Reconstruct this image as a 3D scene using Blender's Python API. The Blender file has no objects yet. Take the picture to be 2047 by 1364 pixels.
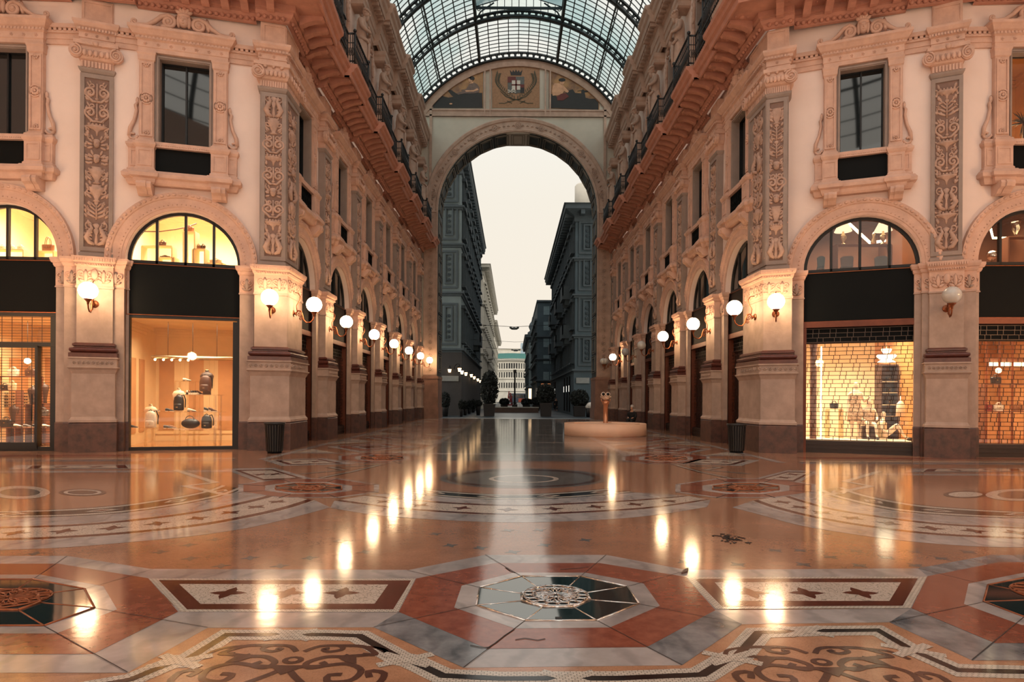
import bpy, math, random
from math import sin, cos, tan, pi, radians, sqrt, atan2
from mathutils import Vector, Matrix
RND = random.Random(11)
SC = bpy.context.scene
COL = SC.collection
# ------------------------------------------------------------------ photograph geometry
CX, YH, F, EYE = 1025.0, 797.0, 1260.0, 1.65
ROLL = radians(0.35)
def unroll(x, y):
    u, v = x-CX, y-YH
    return u*cos(ROLL)+v*sin(ROLL), -u*sin(ROLL)+v*cos(ROLL)
def px(x, y):
    "floor point under a measured position"
    u, v = unroll(x, y); Z = EYE*F/v
    return (u*Z/F, Z)
def at(x, y, Z):
    "point at a known distance Z"
    u, v = unroll(x, y)
    return Vector((u*Z/F, Z, EYE-v*Z/F))
def C(r, g, b):
    f = lambda c: (c/255/12.92) if c/255 <= .04045 else ((c/255+.055)/1.055)**2.4
    return (f(r), f(g), f(b))
# ------------------------------------------------------------------ materials
MATS = {}
def newmat(name):
    m = bpy.data.materials.new(name); m.use_nodes = True
    nt = m.node_tree; nt.nodes.clear()
    out = nt.nodes.new('ShaderNodeOutputMaterial')
    MATS[name] = m
    return m, nt, out
def N(nt, t, **kw):
    n = nt.nodes.new(t)
    for k, v in kw.items():
        if k in n.inputs: n.inputs[k].default_value = v
        else: setattr(n, k, v)
    return n
def L(nt, a, b): nt.links.new(a, b)
def c4(c): return (c[0], c[1], c[2], 1)
def mat(name, c, rough=.6, metal=0, ior=1.5, var=.2, scale=3, bump=0, bscale=40, spec=.5, c2=None, tile=None, vein=None, obj=True, coat=0):
    m, nt, out = newmat(name)
    b = N(nt, 'ShaderNodeBsdfPrincipled', Roughness=rough, Metallic=metal)
    b.inputs['Specular IOR Level'].default_value = spec; b.inputs['IOR'].default_value = ior
    if coat:
        b.inputs['Coat Weight'].default_value = coat; b.inputs['Coat Roughness'].default_value = .1
    tc = N(nt, 'ShaderNodeTexCoord'); co = tc.outputs['Object']
    c2 = c2 or tuple(x*(1-var) for x in c)
    n1 = N(nt, 'ShaderNodeTexNoise', Scale=scale, Detail=5, Roughness=.6); L(nt, co, n1.inputs['Vector'])
    rp = N(nt, 'ShaderNodeValToRGB'); rp.color_ramp.elements[0].position = .35; rp.color_ramp.elements[1].position = .68
    rp.color_ramp.elements[0].color = c4(c2); rp.color_ramp.elements[1].color = c4(c)
    L(nt, n1.outputs['Fac'], rp.inputs['Fac']); cur = rp.outputs['Color']
    if vein:
        w = N(nt, 'ShaderNodeTexWave', Scale=vein[1], Distortion=9, Detail=4); w.inputs['Detail Scale'].default_value = 1.6
        L(nt, co, w.inputs['Vector'])
        r2 = N(nt, 'ShaderNodeValToRGB'); r2.color_ramp.elements[0].position = 0; r2.color_ramp.elements[1].position = .25
        r2.color_ramp.elements[0].color = c4(vein[0]); r2.color_ramp.elements[1].color = (1, 1, 1, 1)
        L(nt, w.outputs['Fac'], r2.inputs['Fac'])
        mx = N(nt, 'ShaderNodeMix', data_type='RGBA', blend_type='MULTIPLY'); mx.inputs[0].default_value = .38
        L(nt, cur, mx.inputs[6]); L(nt, r2.outputs['Color'], mx.inputs[7]); cur = mx.outputs[2]
    if tile:
        kind, sc, dark = tile
        if kind == 'vor':
            v = N(nt, 'ShaderNodeTexVoronoi', feature='DISTANCE_TO_EDGE', Scale=sc); L(nt, co, v.inputs['Vector'])
            r2 = N(nt, 'ShaderNodeValToRGB'); r2.color_ramp.elements[0].position = .0; r2.color_ramp.elements[1].position = .06
            r2.color_ramp.elements[0].color = (dark, dark, dark, 1); r2.color_ramp.elements[1].color = (1, 1, 1, 1)
            L(nt, v.outputs['Distance'], r2.inputs['Fac']); tc_out = r2.outputs['Color']
        else:
            v = N(nt, 'ShaderNodeTexBrick', Scale=sc); L(nt, co, v.inputs['Vector'])
            v.inputs['Color1'].default_value = (1, 1, 1, 1); v.inputs['Color2'].default_value = (.8, .8, .8, 1)
            v.inputs['Mortar'].default_value = (dark, dark, dark, 1); v.inputs['Mortar Size'].default_value = .03
            v.inputs['Brick Width'].default_value = .5; v.inputs['Row Height'].default_value = .3
            tc_out = v.outputs['Color']
        mx = N(nt, 'ShaderNodeMix', data_type='RGBA', blend_type='MULTIPLY'); mx.inputs[0].default_value = 1
        L(nt, cur, mx.inputs[6]); L(nt, tc_out, mx.inputs[7]); cur = mx.outputs[2]
    L(nt, cur, b.inputs['Base Color'])
    if bump:
        n2 = N(nt, 'ShaderNodeTexNoise', Scale=bscale, Detail=4); L(nt, co, n2.inputs['Vector'])
        bp = N(nt, 'ShaderNodeBump', Strength=bump, Distance=.02); L(nt, n2.outputs['Fac'], bp.inputs['Height'])
        L(nt, bp.outputs['Normal'], b.inputs['Normal'])
    L(nt, b.outputs[0], out.inputs[0]); return m
def emat(name, c, s):
    m, nt, out = newmat(name)
    e = N(nt, 'ShaderNodeEmission', Color=c4(c), Strength=s); L(nt, e.outputs[0], out.inputs[0]); return m
def glassmat(name, tint=(1, 1, 1), gloss=.06, rough=.02, refl=(1, 1, 1), noise=None):
    "a thin pane: clear with a mirror share that grows at grazing angles"
    m, nt, out = newmat(name)
    t = N(nt, 'ShaderNodeBsdfTransparent', Color=c4(tint)); g = N(nt, 'ShaderNodeBsdfGlossy', Color=c4(refl), Roughness=rough)
    fr = N(nt, 'ShaderNodeLayerWeight', Blend=.25)
    ml = N(nt, 'ShaderNodeMath', operation='MULTIPLY_ADD'); ml.inputs[1].default_value = .4; ml.inputs[2].default_value = gloss
    ml.use_clamp = True
    L(nt, fr.outputs['Fresnel'], ml.inputs[0])
    mx = N(nt, 'ShaderNodeMixShader'); L(nt, ml.outputs[0], mx.inputs[0]); L(nt, t.outputs[0], mx.inputs[1]); L(nt, g.outputs[0], mx.inputs[2])
    if noise:
        tc = N(nt, 'ShaderNodeTexCoord'); nz = N(nt, 'ShaderNodeTexNoise', Scale=noise[0], Detail=3); L(nt, tc.outputs['Object'], nz.inputs['Vector'])
        rp = N(nt, 'ShaderNodeValToRGB'); rp.color_ramp.elements[0].position = .38; rp.color_ramp.elements[1].position = .62
        rp.color_ramp.elements[0].color = c4(noise[1]); rp.color_ramp.elements[1].color = c4(tint)
        L(nt, nz.outputs['Fac'], rp.inputs['Fac']); L(nt, rp.outputs['Color'], t.inputs['Color'])
    L(nt, mx.outputs[0], out.inputs[0]); return m
plaster = mat('plaster', C(228, 206, 195), .8, var=.07, scale=.9, bump=.08, bscale=12)
stone = mat('stone', C(208, 169, 149), .75, var=.22, scale=2.2, bump=.25, bscale=25)
stone_up = mat('upper_stone', C(182, 154, 138), .8, var=.25, scale=2, bump=.25, bscale=20)
carved = mat('carved_stone', C(188, 154, 136), .75, var=.3, scale=5, bump=.3, bscale=30)
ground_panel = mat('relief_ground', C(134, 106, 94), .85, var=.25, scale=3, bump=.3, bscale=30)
cornice_m = mat('cornice_stone', C(182, 128, 108), .8, var=.2, scale=3, bump=.3, bscale=25)
granite = mat('granite_plinth', C(96, 64, 54), .45, var=.35, scale=5, bump=.05, bscale=60, c2=C(66, 46, 41))
pedst = mat('pedestal_stone', C(172, 148, 134), .7, var=.25, scale=2.4, bump=.15, bscale=18)
redmarble = mat('red_marble', C(92, 48, 40), .3, var=.4, scale=6)
greystone = mat('grey_stone', C(150, 132, 122), .75, var=.2, scale=2, bump=.2)
blackm = mat('black_metal', C(22, 22, 24), .45, var=.2, spec=.4)
fascia_m = mat('black_board', C(9, 12, 13), .6, var=.1, spec=.12)
ironm = mat('roof_iron', C(22, 36, 42), .55, var=.3, scale=4)
bronze = mat('bronze', C(150, 88, 58), .38, metal=.85, var=.3, scale=8)
brass = mat('brass', C(214, 190, 150), .25, metal=.9, var=.2, scale=10)
chrome = mat('polished_steel', C(210, 205, 200), .18, metal=1, var=.1)
globe_on = emat('lit_globe', (1, .66, .36), 46)
globe_off = mat('opal_glass', C(190, 185, 178), .15, var=.06, spec=.8)
warmbulb = emat('warm_bulb', (1, .76, .46), 7)
coolbulb = emat('cool_bulb', (1, .95, .85), 5)
clear = glassmat('shop_glass', (.97, .96, .94), .015)
acryl = glassmat('acrylic', (.93, .9, .86), .12, refl=(1, .95, .85))
darkglass = mat('dark_window_glass', C(10, 15, 17), .03, spec=1.0, var=.1)
greyglass = mat('upper_window_glass', C(38, 34, 32), .12, spec=.8, var=.2)
vaultglass = glassmat('vault_glass', (1, 1, .98), .02, rough=.2, noise=(.13, (.58, .74, .75)))
lantglass = glassmat('lantern_glass', (.42, .56, .58), .05, rough=.2, noise=(.3, (.25, .38, .4)))
# floor stones
FR = .11
def fmat(name, c, **kw):
    kw.setdefault('rough', FR); kw.setdefault('spec', .75); kw.setdefault('bump', .03); kw.setdefault('bscale', 7)
    return mat(name, c, **kw)
f_base = fmat('floor_orange_mosaic', C(168, 122, 97), var=.25, scale=1.5, tile=('brick', 26, .72))
f_ground = fmat('floor_arabesque_ground', C(176, 130, 100), var=.25, scale=4, tile=('vor', 42, .75))
f_white = fmat('floor_white_marble', C(176, 168, 164), var=.3, scale=1.3, c2=C(132, 126, 124), vein=((.5, .5, .52), .8))
f_grey = fmat('floor_grey_marble', C(140, 140, 142), var=.4, scale=2.5, c2=C(84, 88, 92), vein=((.35, .37, .4), 1.1))
f_rust = fmat('floor_rust_marble', C(140, 82, 64), var=.3, scale=9, c2=C(118, 64, 50))
f_cream = fmat('floor_cream_mosaic', C(196, 182, 168), var=.12, scale=3, tile=('vor', 26, .3))
f_tess = fmat('floor_white_tesserae', C(206, 196, 182), var=.1, scale=3, tile=('brick', 14, .25))
f_dred = fmat('floor_dark_red_tesserae', C(104, 52, 42), var=.3, scale=4, tile=('brick', 16, .45))
f_black = fmat('floor_black_tesserae', C(34, 30, 32), var=.3, scale=4, tile=('brick', 14, .5))
f_brown = fmat('floor_brown_tesserae', C(84, 56, 48), var=.25, scale=4, tile=('vor', 40, .5))
f_greybr = fmat('floor_grey_mosaic', C(112, 106, 102), var=.25, scale=2, tile=('brick', 24, .7))
f_crack = mat('floor_crack', C(40, 34, 32), .8)
# ------------------------------------------------------------------ mesh helpers
class MB:
    def __init__(s): s.v, s.f, s.m, s.s = [], [], [], []
    def add(s, vs, fs, mi=0, sm=False):
        o = len(s.v); s.v += [tuple(p) for p in vs]
        for f in fs: s.f.append([i+o for i in f]); s.m.append(mi); s.s.append(sm)
    def box(s, x0, x1, y0, y1, z0, z1, mi=0, M=None):
        vs = [(x, y, z) for z in (z0, z1) for x, y in ((x0, y0), (x1, y0), (x1, y1), (x0, y1))]
        if M: vs = [M @ Vector(p) for p in vs]
        s.add(vs, [(0, 3, 2, 1), (4, 5, 6, 7), (0, 1, 5, 4), (1, 2, 6, 5), (2, 3, 7, 6), (3, 0, 4, 7)], mi)
    def prism(s, poly, a, b, ax='y', mi=0, M=None):
        "polygon in (x,z) pushed along y, or in (x,y) pushed along z"
        n = len(poly)
        mk = (lambda p, t: Vector((p[0], t, p[1]))) if ax == 'y' else (lambda p, t: Vector((p[0], p[1], t)))
        vs = [mk(p, a) for p in poly]+[mk(p, b) for p in poly]
        if M: vs = [M @ p for p in vs]
        s.add(vs, [list(range(n)), list(range(2*n-1, n-1, -1))]+[(i, (i+1) % n, n+(i+1) % n, n+i) for i in range(n)], mi)
    def lathe(s, prof, n=16, c=(0, 0, 0), sq=1, mi=0, M=None, sm=True):
        vs, fs = [], []
        for r, z in prof:
            for k in range(n):
                a = 2*pi*k/n; vs.append(Vector((c[0]+r*cos(a), c[1]+r*sin(a)*sq, c[2]+z)))
        if M: vs = [M @ p for p in vs]
        for j in range(len(prof)-1):
            for k in range(n): fs.append((j*n+k, j*n+(k+1) % n, (j+1)*n+(k+1) % n, (j+1)*n+k))
        if prof[0][0] > 1e-4: fs.append(list(range(n-1, -1, -1)))
        if prof[-1][0] > 1e-4: fs.append([(len(prof)-1)*n+k for k in range(n)])
        s.add(vs, fs, mi, sm)
    def sphere(s, c, r, n=10, m=6, mi=0, M=None):
        r = r if isinstance(r, (tuple, list)) else (r, r, r)
        vs = [Vector((c[0], c[1], c[2]-r[2]))]; fs = []
        for j in range(1, m):
            a = pi*j/m
            for k in range(n):
                b = 2*pi*k/n; vs.append(Vector((c[0]+r[0]*sin(a)*cos(b), c[1]+r[1]*sin(a)*sin(b), c[2]-r[2]*cos(a))))
        vs.append(Vector((c[0], c[1], c[2]+r[2])))
        if M: vs = [M @ p for p in vs]
        for k in range(n):
            fs.append((0, 1+(k+1) % n, 1+k)); e = 1+(m-2)*n
            fs.append((len(vs)-1, e+k, e+(k+1) % n))
            for j in range(m-2): fs.append((1+j*n+k, 1+j*n+(k+1) % n, 1+(j+1)*n+(k+1) % n, 1+(j+1)*n+k))
        s.add(vs, fs, mi, True)
    def tube(s, pts, r, n=6, closed=False, mi=0, sm=True):
        pts = [Vector(p) for p in pts]; m = len(pts)
        rr = r if isinstance(r, (list, tuple)) else [r]*m
        vs, fs, nx = [], [], None
        for i, p in enumerate(pts):
            t = (pts[(i+1) % m]-pts[i-1]) if closed else (pts[min(i+1, m-1)]-pts[max(i-1, 0)])
            if t.length < 1e-9: t = Vector((0, 0, 1))
            t.normalize()
            if nx is None:
                nx = t.cross(Vector((0, 1, 0.01)));
                if nx.length < .1: nx = t.cross(Vector((1, 0, 0)))
            nx = (nx-t*nx.dot(t)); nx.normalize(); ny = t.cross(nx)
            for k in range(n):
                a = 2*pi*k/n; vs.append(p+(nx*cos(a)+ny*sin(a))*rr[i])
        for i in range(m if closed else m-1):
            j = (i+1) % m
            for k in range(n): fs.append((i*n+k, i*n+(k+1) % n, j*n+(k+1) % n, j*n+k))
        if not closed: fs += [list(range(n-1, -1, -1)), [(m-1)*n+k for k in range(n)]]
        s.add(vs, fs, mi, sm)
    def sweep(s, path, prof, mi=0, cap=True, closed=False, M=None, jog=0):
        "moulding: profile (out, z) along a plan path; out is to the right of travel, corners mitred"
        P = [Vector((p[0], p[1])) for p in path]; n = len(P); offs = []
        for i in range(n):
            ds = []
            if i > 0 or closed: ds.append((P[i]-P[i-1]).normalized())
            if i < n-1 or closed: ds.append((P[(i+1) % n]-P[i]).normalized())
            ns = [Vector((d.y, -d.x)) for d in ds]
            if jog and len(ns) == 2:
                la, lb = (P[i]-P[i-1]).length, (P[i+1]-P[i]).length
                if min(la, lb) < jog: ns = [ns[0] if la > lb else ns[1]]
            if len(ns) == 1: offs.append(ns[0])
            else:
                b = ns[0]+ns[1]
                if b.length < 1e-6: offs.append(ns[0])
                else:
                    b.normalize(); offs.append(b/max(b.dot(ns[0]), .3))
        vs, fs, k = [], [], len(prof)
        for p, o in zip(P, offs):
            for q, z in prof:
                w = p+o*q; vs.append(Vector((w.x, w.y, z)))
        if M: vs = [M @ p for p in vs]
        for i in range(n if closed else n-1):
            j = (i+1) % n
            for a in range(k-1): fs.append((i*k+a, j*k+a, j*k+a+1, i*k+a+1))
        if cap:
            fs.append([i*k+k-1 for i in range(n)]); fs.append([i*k for i in range(n-1, -1, -1)])
        s.add(vs, fs, mi)
    def arc(s, cx, cz, prof, a0=0, a1=pi, n=28, mi=0, sm=False):
        "moulding round an arch in the xz plane: profile of (radius, y)"
        vs, fs, k = [], [], len(prof)
        for i in range(n+1):
            a = a0+(a1-a0)*i/n
            for r, y in prof: vs.append((cx+r*cos(a), y, cz+r*sin(a)))
        for i in range(n):
            for j in range(k): fs.append((i*k+j, (i+1)*k+j, (i+1)*k+(j+1) % k, i*k+(j+1) % k))
        fs += [list(range(k)), [n*k+j for j in range(k-1, -1, -1)]]
        s.add(vs, fs, mi, sm)
    def build(s, name, mats, parent=None, loc=(0, 0, 0), rz=0):
        me = bpy.data.meshes.new(name); me.from_pydata(s.v, [], s.f)
        for m in (mats if isinstance(mats, (list, tuple)) else [mats]): me.materials.append(m)
        me.polygons.foreach_set('material_index', s.m); me.polygons.foreach_set('use_smooth', s.s); me.update()
        o = bpy.data.objects.new(name, me); COL.objects.link(o); o.location = loc; o.rotation_euler = (0, 0, rz)
        if parent: o.parent = parent
        return o
def tag(o, label, cat=None, group=None, kind=None):
    o['label'] = label
    if cat: o['category'] = cat
    if group: o['group'] = group
    if kind: o['kind'] = kind
    return o
def thing(name, label, cat, loc=(0, 0, 0), rz=0, group=None, kind=None):
    o = bpy.data.objects.new(name, None); o.empty_display_size = .2; COL.objects.link(o)
    o.location = loc; o.rotation_euler = (0, 0, rz)
    return tag(o, label, cat, group, kind)
KIDS = {}
def kids(o):
    if o.name not in KIDS: KIDS[o.name] = [c for c in bpy.data.objects if c.parent == o]
    return KIDS[o.name]
def dup(o, loc, rz, label=None, name=None, group=None, swap=None, scale=None):
    "copy of a thing with copies of its parts and their sub-parts, mesh data shared"
    r = o.copy(); COL.objects.link(r); r.location = loc; r.rotation_euler = (0, 0, rz)
    if name: r.name = name
    if label: r['label'] = label
    if group: r['group'] = group
    if scale: r.scale = scale if isinstance(scale, tuple) else (scale,)*3
    for c in kids(o):
        d = c.copy(); d.parent = r; COL.objects.link(d)
        if swap and c.name.split('.')[0] in swap:
            d.data = d.data.copy(); d.data.materials.clear()
            for mm in swap[c.name.split('.')[0]]: d.data.materials.append(mm)
        for g in kids(c):
            e = g.copy(); e.parent = d; COL.objects.link(e)
    return r
def skin(name, chains, m, parent=None, loc=(0, 0, 0), rz=0, sub=2):
    "one continuous body grown over a skeleton: chains of (point, radius)"
    vs, rad, es, idx = [], [], [], {}
    def vid(p, r):
        k = tuple(round(c, 4) for c in p)
        if k not in idx: idx[k] = len(vs); vs.append(p); rad.append(r)
        return idx[k]
    for ch in chains:
        ids = [vid(p, r) for p, r in ch]
        es += [(a, b) for a, b in zip(ids, ids[1:])]
    me = bpy.data.meshes.new(name); me.from_pydata(vs, es, []); me.update()
    o = bpy.data.objects.new(name, me); COL.objects.link(o)
    o.modifiers.new('s', 'SKIN').use_smooth_shade = True
    if not me.skin_vertices: me.attributes.new
    for sv, r in zip(me.skin_vertices[0].data, rad):
        sv.radius = (r, r) if not isinstance(r, tuple) else r
    me.skin_vertices[0].data[0].use_root = True
    md = o.modifiers.new('u', 'SUBSURF'); md.levels = sub; md.render_levels = sub
    dg = bpy.context.evaluated_depsgraph_get(); dg.update()
    nm = bpy.data.meshes.new_from_object(o.evaluated_get(dg))
    o.modifiers.clear(); o.data = nm; bpy.data.meshes.remove(me)
    nm.materials.clear(); nm.materials.append(m); nm.name = name
    nm.polygons.foreach_set('material_index', [0]*len(nm.polygons))
    o.location = loc; o.rotation_euler = (0, 0, rz)
    if parent: o.parent = parent
    return o
def spiral(cx, cz, r, turns, a0, y=0, sx=1, n=16, r1=.12):
    "pts of a volute winding inward in the xz plane"
    out = []
    for i in range(n+1):
        t = i/n; a = a0+2*pi*turns*t; q = r*(1-t)+r*r1*t
        out.append((cx+sx*q*cos(a), y, cz+q*sin(a)))
    return out
def rosette(mb, x, z, r, y, n=8, depth=.03, mi=0):
    for k in range(n):
        a = 2*pi*k/n; mb.sphere((x+r*.62*cos(a), y, z+r*.62*sin(a)), (r*.34, depth, r*.34), 6, 4, mi)
    mb.sphere((x, y-depth*.4, z), (r*.3, depth, r*.3), 6, 4, mi)
ORD = ['first', 'second', 'third', 'fourth', 'fifth', 'sixth', 'seventh', 'eighth', 'ninth', 'tenth']
# ------------------------------------------------------------------ plan of the place
TL, TR, T0L, T0R = radians(15.4), radians(-21.7), radians(3), radians(-3)
P1L, P1R = Vector((-12.22, 18.75)), Vector((12.57, 18.64))
XL, XR, ZEND = -7.6, 8.12, 50.7
dL, nL = Vector((cos(TL), sin(TL))), Vector((-sin(TL), cos(TL)))
dR, nR = Vector((cos(TR), sin(TR))), Vector((-sin(TR), cos(TR)))
CLp = [Vector((-7.76, 19.87)), Vector((-7.42, 19.97)), Vector((-7.45, 20.9))]      # corner pier at the left: front, corner, passage side
CRp = [Vector((8.2, 21.2)), Vector((8.22, 20.1)), Vector((8.46, 20.0))]
ZK = [24.9+5*k for k in range(6)]                 # pilasters along the passage
ZB = [22.55+5*k for k in range(6)]                # bays along the passage
def v3(p, z=0): return (p[0], p[1], z)
bay1L = P1L+dL*2.19; bay1R = P1R-dR*2.03
d0L = Vector((cos(T0L), sin(T0L))); d0R = Vector((cos(T0R), sin(T0R)))
bay0L = P1L-d0L*2.88; bay0R = P1R+d0R*2.70
# ------------------------------------------------------------------ carved ornament
def leaf(mb, x, z, ln, a, y, w=.3, d=.03, mi=0):
    M = Matrix.Translation((x+ln/2*cos(a), y, z+ln/2*sin(a))) @ Matrix.Rotation(-a, 4, 'Y')
    mb.sphere((0, 0, 0), (ln/2, d, ln*w/2), 6, 5, mi, M)
def candelabra(mb, z0, z1, w, y, seed):
    "a tall symmetrical arabesque of vases, scrolls, leaves, flowers and masks"
    r = random.Random(seed); z = z0; h = w/2
    while z < z1-.25:
        t = r.choice(['vase', 'scroll', 'mask', 'scroll', 'bowl', 'beast', 'spray'])
        if z == z0: t = 'beast'
        if t == 'vase':
            H = .5; mb.lathe([(.03, 0), (.12, .02), (.05, .08), (.09, .16), (.2*h/.33, .34), (.21*h/.33, .42), (.13, .46), (.16, .5)], 12, (0, y, z), .4)
            for s in (-1, 1):
                mb.tube(spiral(s*h*.62, z+.32, .11, 1.3, pi/2, y, s), .028, 5)
                leaf(mb, s*h*.35, z+.1, .25, pi/2-s*.9, y)
        elif t == 'bowl':
            H = .36; mb.lathe([(.02, 0), (.04, .12), (.1, .17), (.3*h/.33, .24), (.31*h/.33, .28), (.28*h/.33, .29), (.02, .33)], 14, (0, y, z), .3)
            for k in range(5): mb.sphere(((k-2)*.1*h/.33, y-.04, z+.31), .045, 6, 4)
            for s in (-1, 1): mb.sphere((s*h*.75, y, z+.08), (.05, .04, .07), 6, 5)
        elif t == 'mask':
            H = .42; mb.sphere((0, y-.02, z+.2), (.09, .08, .115), 10, 7); mb.sphere((0, y-.09, z+.19), (.018, .03, .03), 6, 4)
            mb.sphere((0, y, z+.29), (.12, .06, .07), 8, 5)
            for s in (-1, 1):
                for k in range(4): leaf(mb, s*.09, z+.12+.06*k, .2*h/.33, pi/2-s*(1.9-.5*k), y, .35)
                mb.sphere((s*.035, y-.085, z+.22), .015, 5, 4)
        elif t == 'beast':
            H = .72
            for s in (-1, 1):
                mb.tube([(s*.04, y, z+.02), (s*h*.55, y-.02, z+.08), (s*h*.8, y-.03, z+.22), (s*h*.55, y-.03, z+.38), (s*h*.35, y-.02, z+.5), (s*h*.5, y-.02, z+.62)],
                        [.04, .07, .085, .07, .05, .035], 7)
                mb.tube(spiral(s*h*.6, z+.6, .12, 1.2, -pi/2, y, s), .028, 5)
                for k in range(3): leaf(mb, s*h*.3, z+.16+.09*k, .2, pi/2-s*(1.2-.3*k), y-.03, .4)
            mb.lathe([(.02, 0), (.06, .05), (.03, .3), (.1, .45), (.04, .5), (.12, .6), (.03, .66)], 10, (0, y, z), .5)
        elif t == 'spray':
            H = .5; mb.tube([(0, y, z), (0, y, z+H)], .025, 6)
            for s in (-1, 1):
                for k in range(4): leaf(mb, 0, z+.06+.1*k, h*(1.05-.12*k), pi/2-s*(1.15-.12*k), y, .22)
                rosette(mb, s*h*.78, z+.34, .075, y, 5)
            mb.sphere((0, y, z+H), (.07, .04, .06), 8, 5)
        else:
            H = .56; mb.tube([(0, y, z), (0, y, z+H)], .028, 6); mb.sphere((0, y, z+.1), (.06, .05, .04), 8, 5)
            for s in (-1, 1):
                mb.tube([(0, y, z+.03), (s*h*.35, y, z+.02), (s*h*.75, y, z+.14)]+[p for p in spiral(s*h*.55, z+.28, .16, 1.4, -.4, y, s)], [.042]*20, 6)
                mb.tube(spiral(s*h*.38, z+.47, .09, 1.3, -pi/2, y, s), .028, 5)
                leaf(mb, s*h*.6, z+.44, .18, pi/2-s*.5, y); rosette(mb, s*h*.55, z+.28, .055, y-.01, 5)
        for q in range(7):
            lx, lz, la, ll = r.uniform(.3, .85)*h, z+r.uniform(0, 1)*H, r.uniform(.2, 1.4), r.uniform(.1, .2)
            for s in (-1, 1): leaf(mb, s*lx, lz, ll, pi/2-s*la, y+.005, .45)
        for s in (-1, 1):
            if r.random() < .6: mb.sphere((s*h*.88, y, z+H*.5), (.03, .025, .07), 5, 4)
        z += H+.03
def relief(name, w, z0, z1, y, seed, parent, mats=None):
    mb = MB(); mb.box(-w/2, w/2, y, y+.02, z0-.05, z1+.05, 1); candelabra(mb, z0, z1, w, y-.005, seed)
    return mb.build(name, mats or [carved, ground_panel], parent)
def foliage_band(mb, x0, x1, z0, z1, y, mi=0):
    n = max(1, round((x1-x0)/(z1-z0)/.9)); w = (x1-x0)/n; h = z1-z0
    for k in range(n):
        cx = x0+(k+.5)*w
        leaf(mb, cx, z0+h*.05, h*.85, pi/2, y, .3)
        for s in (-1, 1):
            mb.tube(spiral(cx+s*w*.26, z0+h*.62, min(h, w)*.24, 1.3, -pi/2, y, s, 12), .022, 5, mi=mi)
            leaf(mb, cx, z0+h*.1, w*.45, pi/2-s*1.1, y, .4); leaf(mb, cx+s*w*.1, z0+h*.3, w*.3, pi/2-s*.8, y, .4)
def dentils(mb, x0, x1, y0, y1, z0, z1, step, mi=0):
    n = max(1, int((x1-x0)/step)); st = (x1-x0)/n
    for k in range(n): mb.box(x0+k*st+st*.2, x0+k*st+st*.8, y0, y1, z0, z1, mi)
def beads(mb, x0, x1, y, z, r, step, sq=1.0, mi=0):
    n = max(1, int((x1-x0)/step)); st = (x1-x0)/n
    for k in range(n): mb.sphere((x0+(k+.5)*st, y, z), (r*sq, r, r), 6, 4, mi)
PROF = dict(
    plinth=[(.16, 0), (.16, .83), (.12, .88)],
    pedestal=[(.16, .88), (.16, .95), (.13, .98), (.1, 1.04), (.1, 2.3), (.13, 2.36), (.16, 2.42)],
    pedestal_frieze=[(.15, 2.42), (.2, 2.47), (.2, 2.5), (.16, 2.51), (.16, 2.73), (.2, 2.74), (.2, 2.78), (.12, 2.79)],
    base_moulding=[(.17, 2.78), (.17, 2.9), (.1, 2.92), (.15, 2.96), (.16, 3.0), (.15, 3.04), (.05, 3.07), (.05, 3.1), (.09, 3.12), (.09, 3.17), (.02, 3.21)],
    lower_shaft=[(0, 3.2), (0, 4.8), (.03, 4.82), (.03, 4.86)],
    impost_capital=[(.03, 4.86), (.01, 4.9), (.01, 5.44), (.04, 5.47), (.06, 5.53), (.06, 5.56), (.09, 5.58), (.12, 5.66), (.12, 5.73), (0, 5.75)],
    upper_shaft=[(-.02, 5.75), (-.02, 5.86), (-.06, 5.9), (-.06, 11.16), (-.04, 11.18), (0, 11.24), (.02, 11.3)],
    capital_neck=[(-.04, 11.3), (-.04, 11.52), (.02, 11.56), (.08, 11.68), (.06, 11.8), (.06, 11.9), (.12, 11.93), (.12, 12.04), (0, 12.05)],
    entablature=[(-.02, 12.05), (-.02, 12.16), (.0, 12.17), (.0, 12.34), (.05, 12.36), (.05, 12.44), (.1, 12.48), (.15, 12.56), (.15, 12.63), (0, 12.66)],
    upper_block=[(-.06, 12.66), (-.06, 13.34)])
PM = dict(plinth=granite, pedestal=pedst, pedestal_frieze=pedst, base_moulding=redmarble, lower_shaft=pedst, impost_capital=stone,
          upper_shaft=greystone, capital_neck=stone, entablature=stone, upper_block=stone)
PN = dict(capital_neck='ionic_capital')
def volute(mb, x, y, z, r, s=1):
    mb.lathe([(r*1.0, -.05), (r*1.0, .05)], 16, M=Matrix.Translation((x, y, z)) @ Matrix.Rotation(pi/2, 4, 'X'), sm=False)
    mb.tube(spiral(x, z, r*.9, 2.2, pi/2, y-.06, s, 26, .1), [.035-.02*i/26 for i in range(27)], 6)
    mb.sphere((x, y-.07, z), .04, 8, 5)
def capital_extra(mb, w, y):
    for s in (-1, 1): volute(mb, s*(w/2+.06), y-.05, 11.72, .2, s)
    n = 5
    for k in range(n):
        x = (k-(n-1)/2)*w/n*.8; mb.sphere((x, y-.09, 11.7), (.065, .05, .1), 8, 6); mb.tube([(x+.085, y-.06, 11.6), (x+.085, y-.08, 11.8)], .015, 5)
    for k in range(9): mb.box(-w/2+.06+k*(w-.12)/9, -w/2+.06+(k+.55)*(w-.12)/9, y+.0, y+.05, 11.32, 11.5)
    mb.sphere((0, y-.12, 11.98), (.09, .05, .08), 8, 6)
    for s in (-1, 1): leaf(mb, s*.08, 11.93, .3, pi/2-s*1.3, y-.1, .4)
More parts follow.
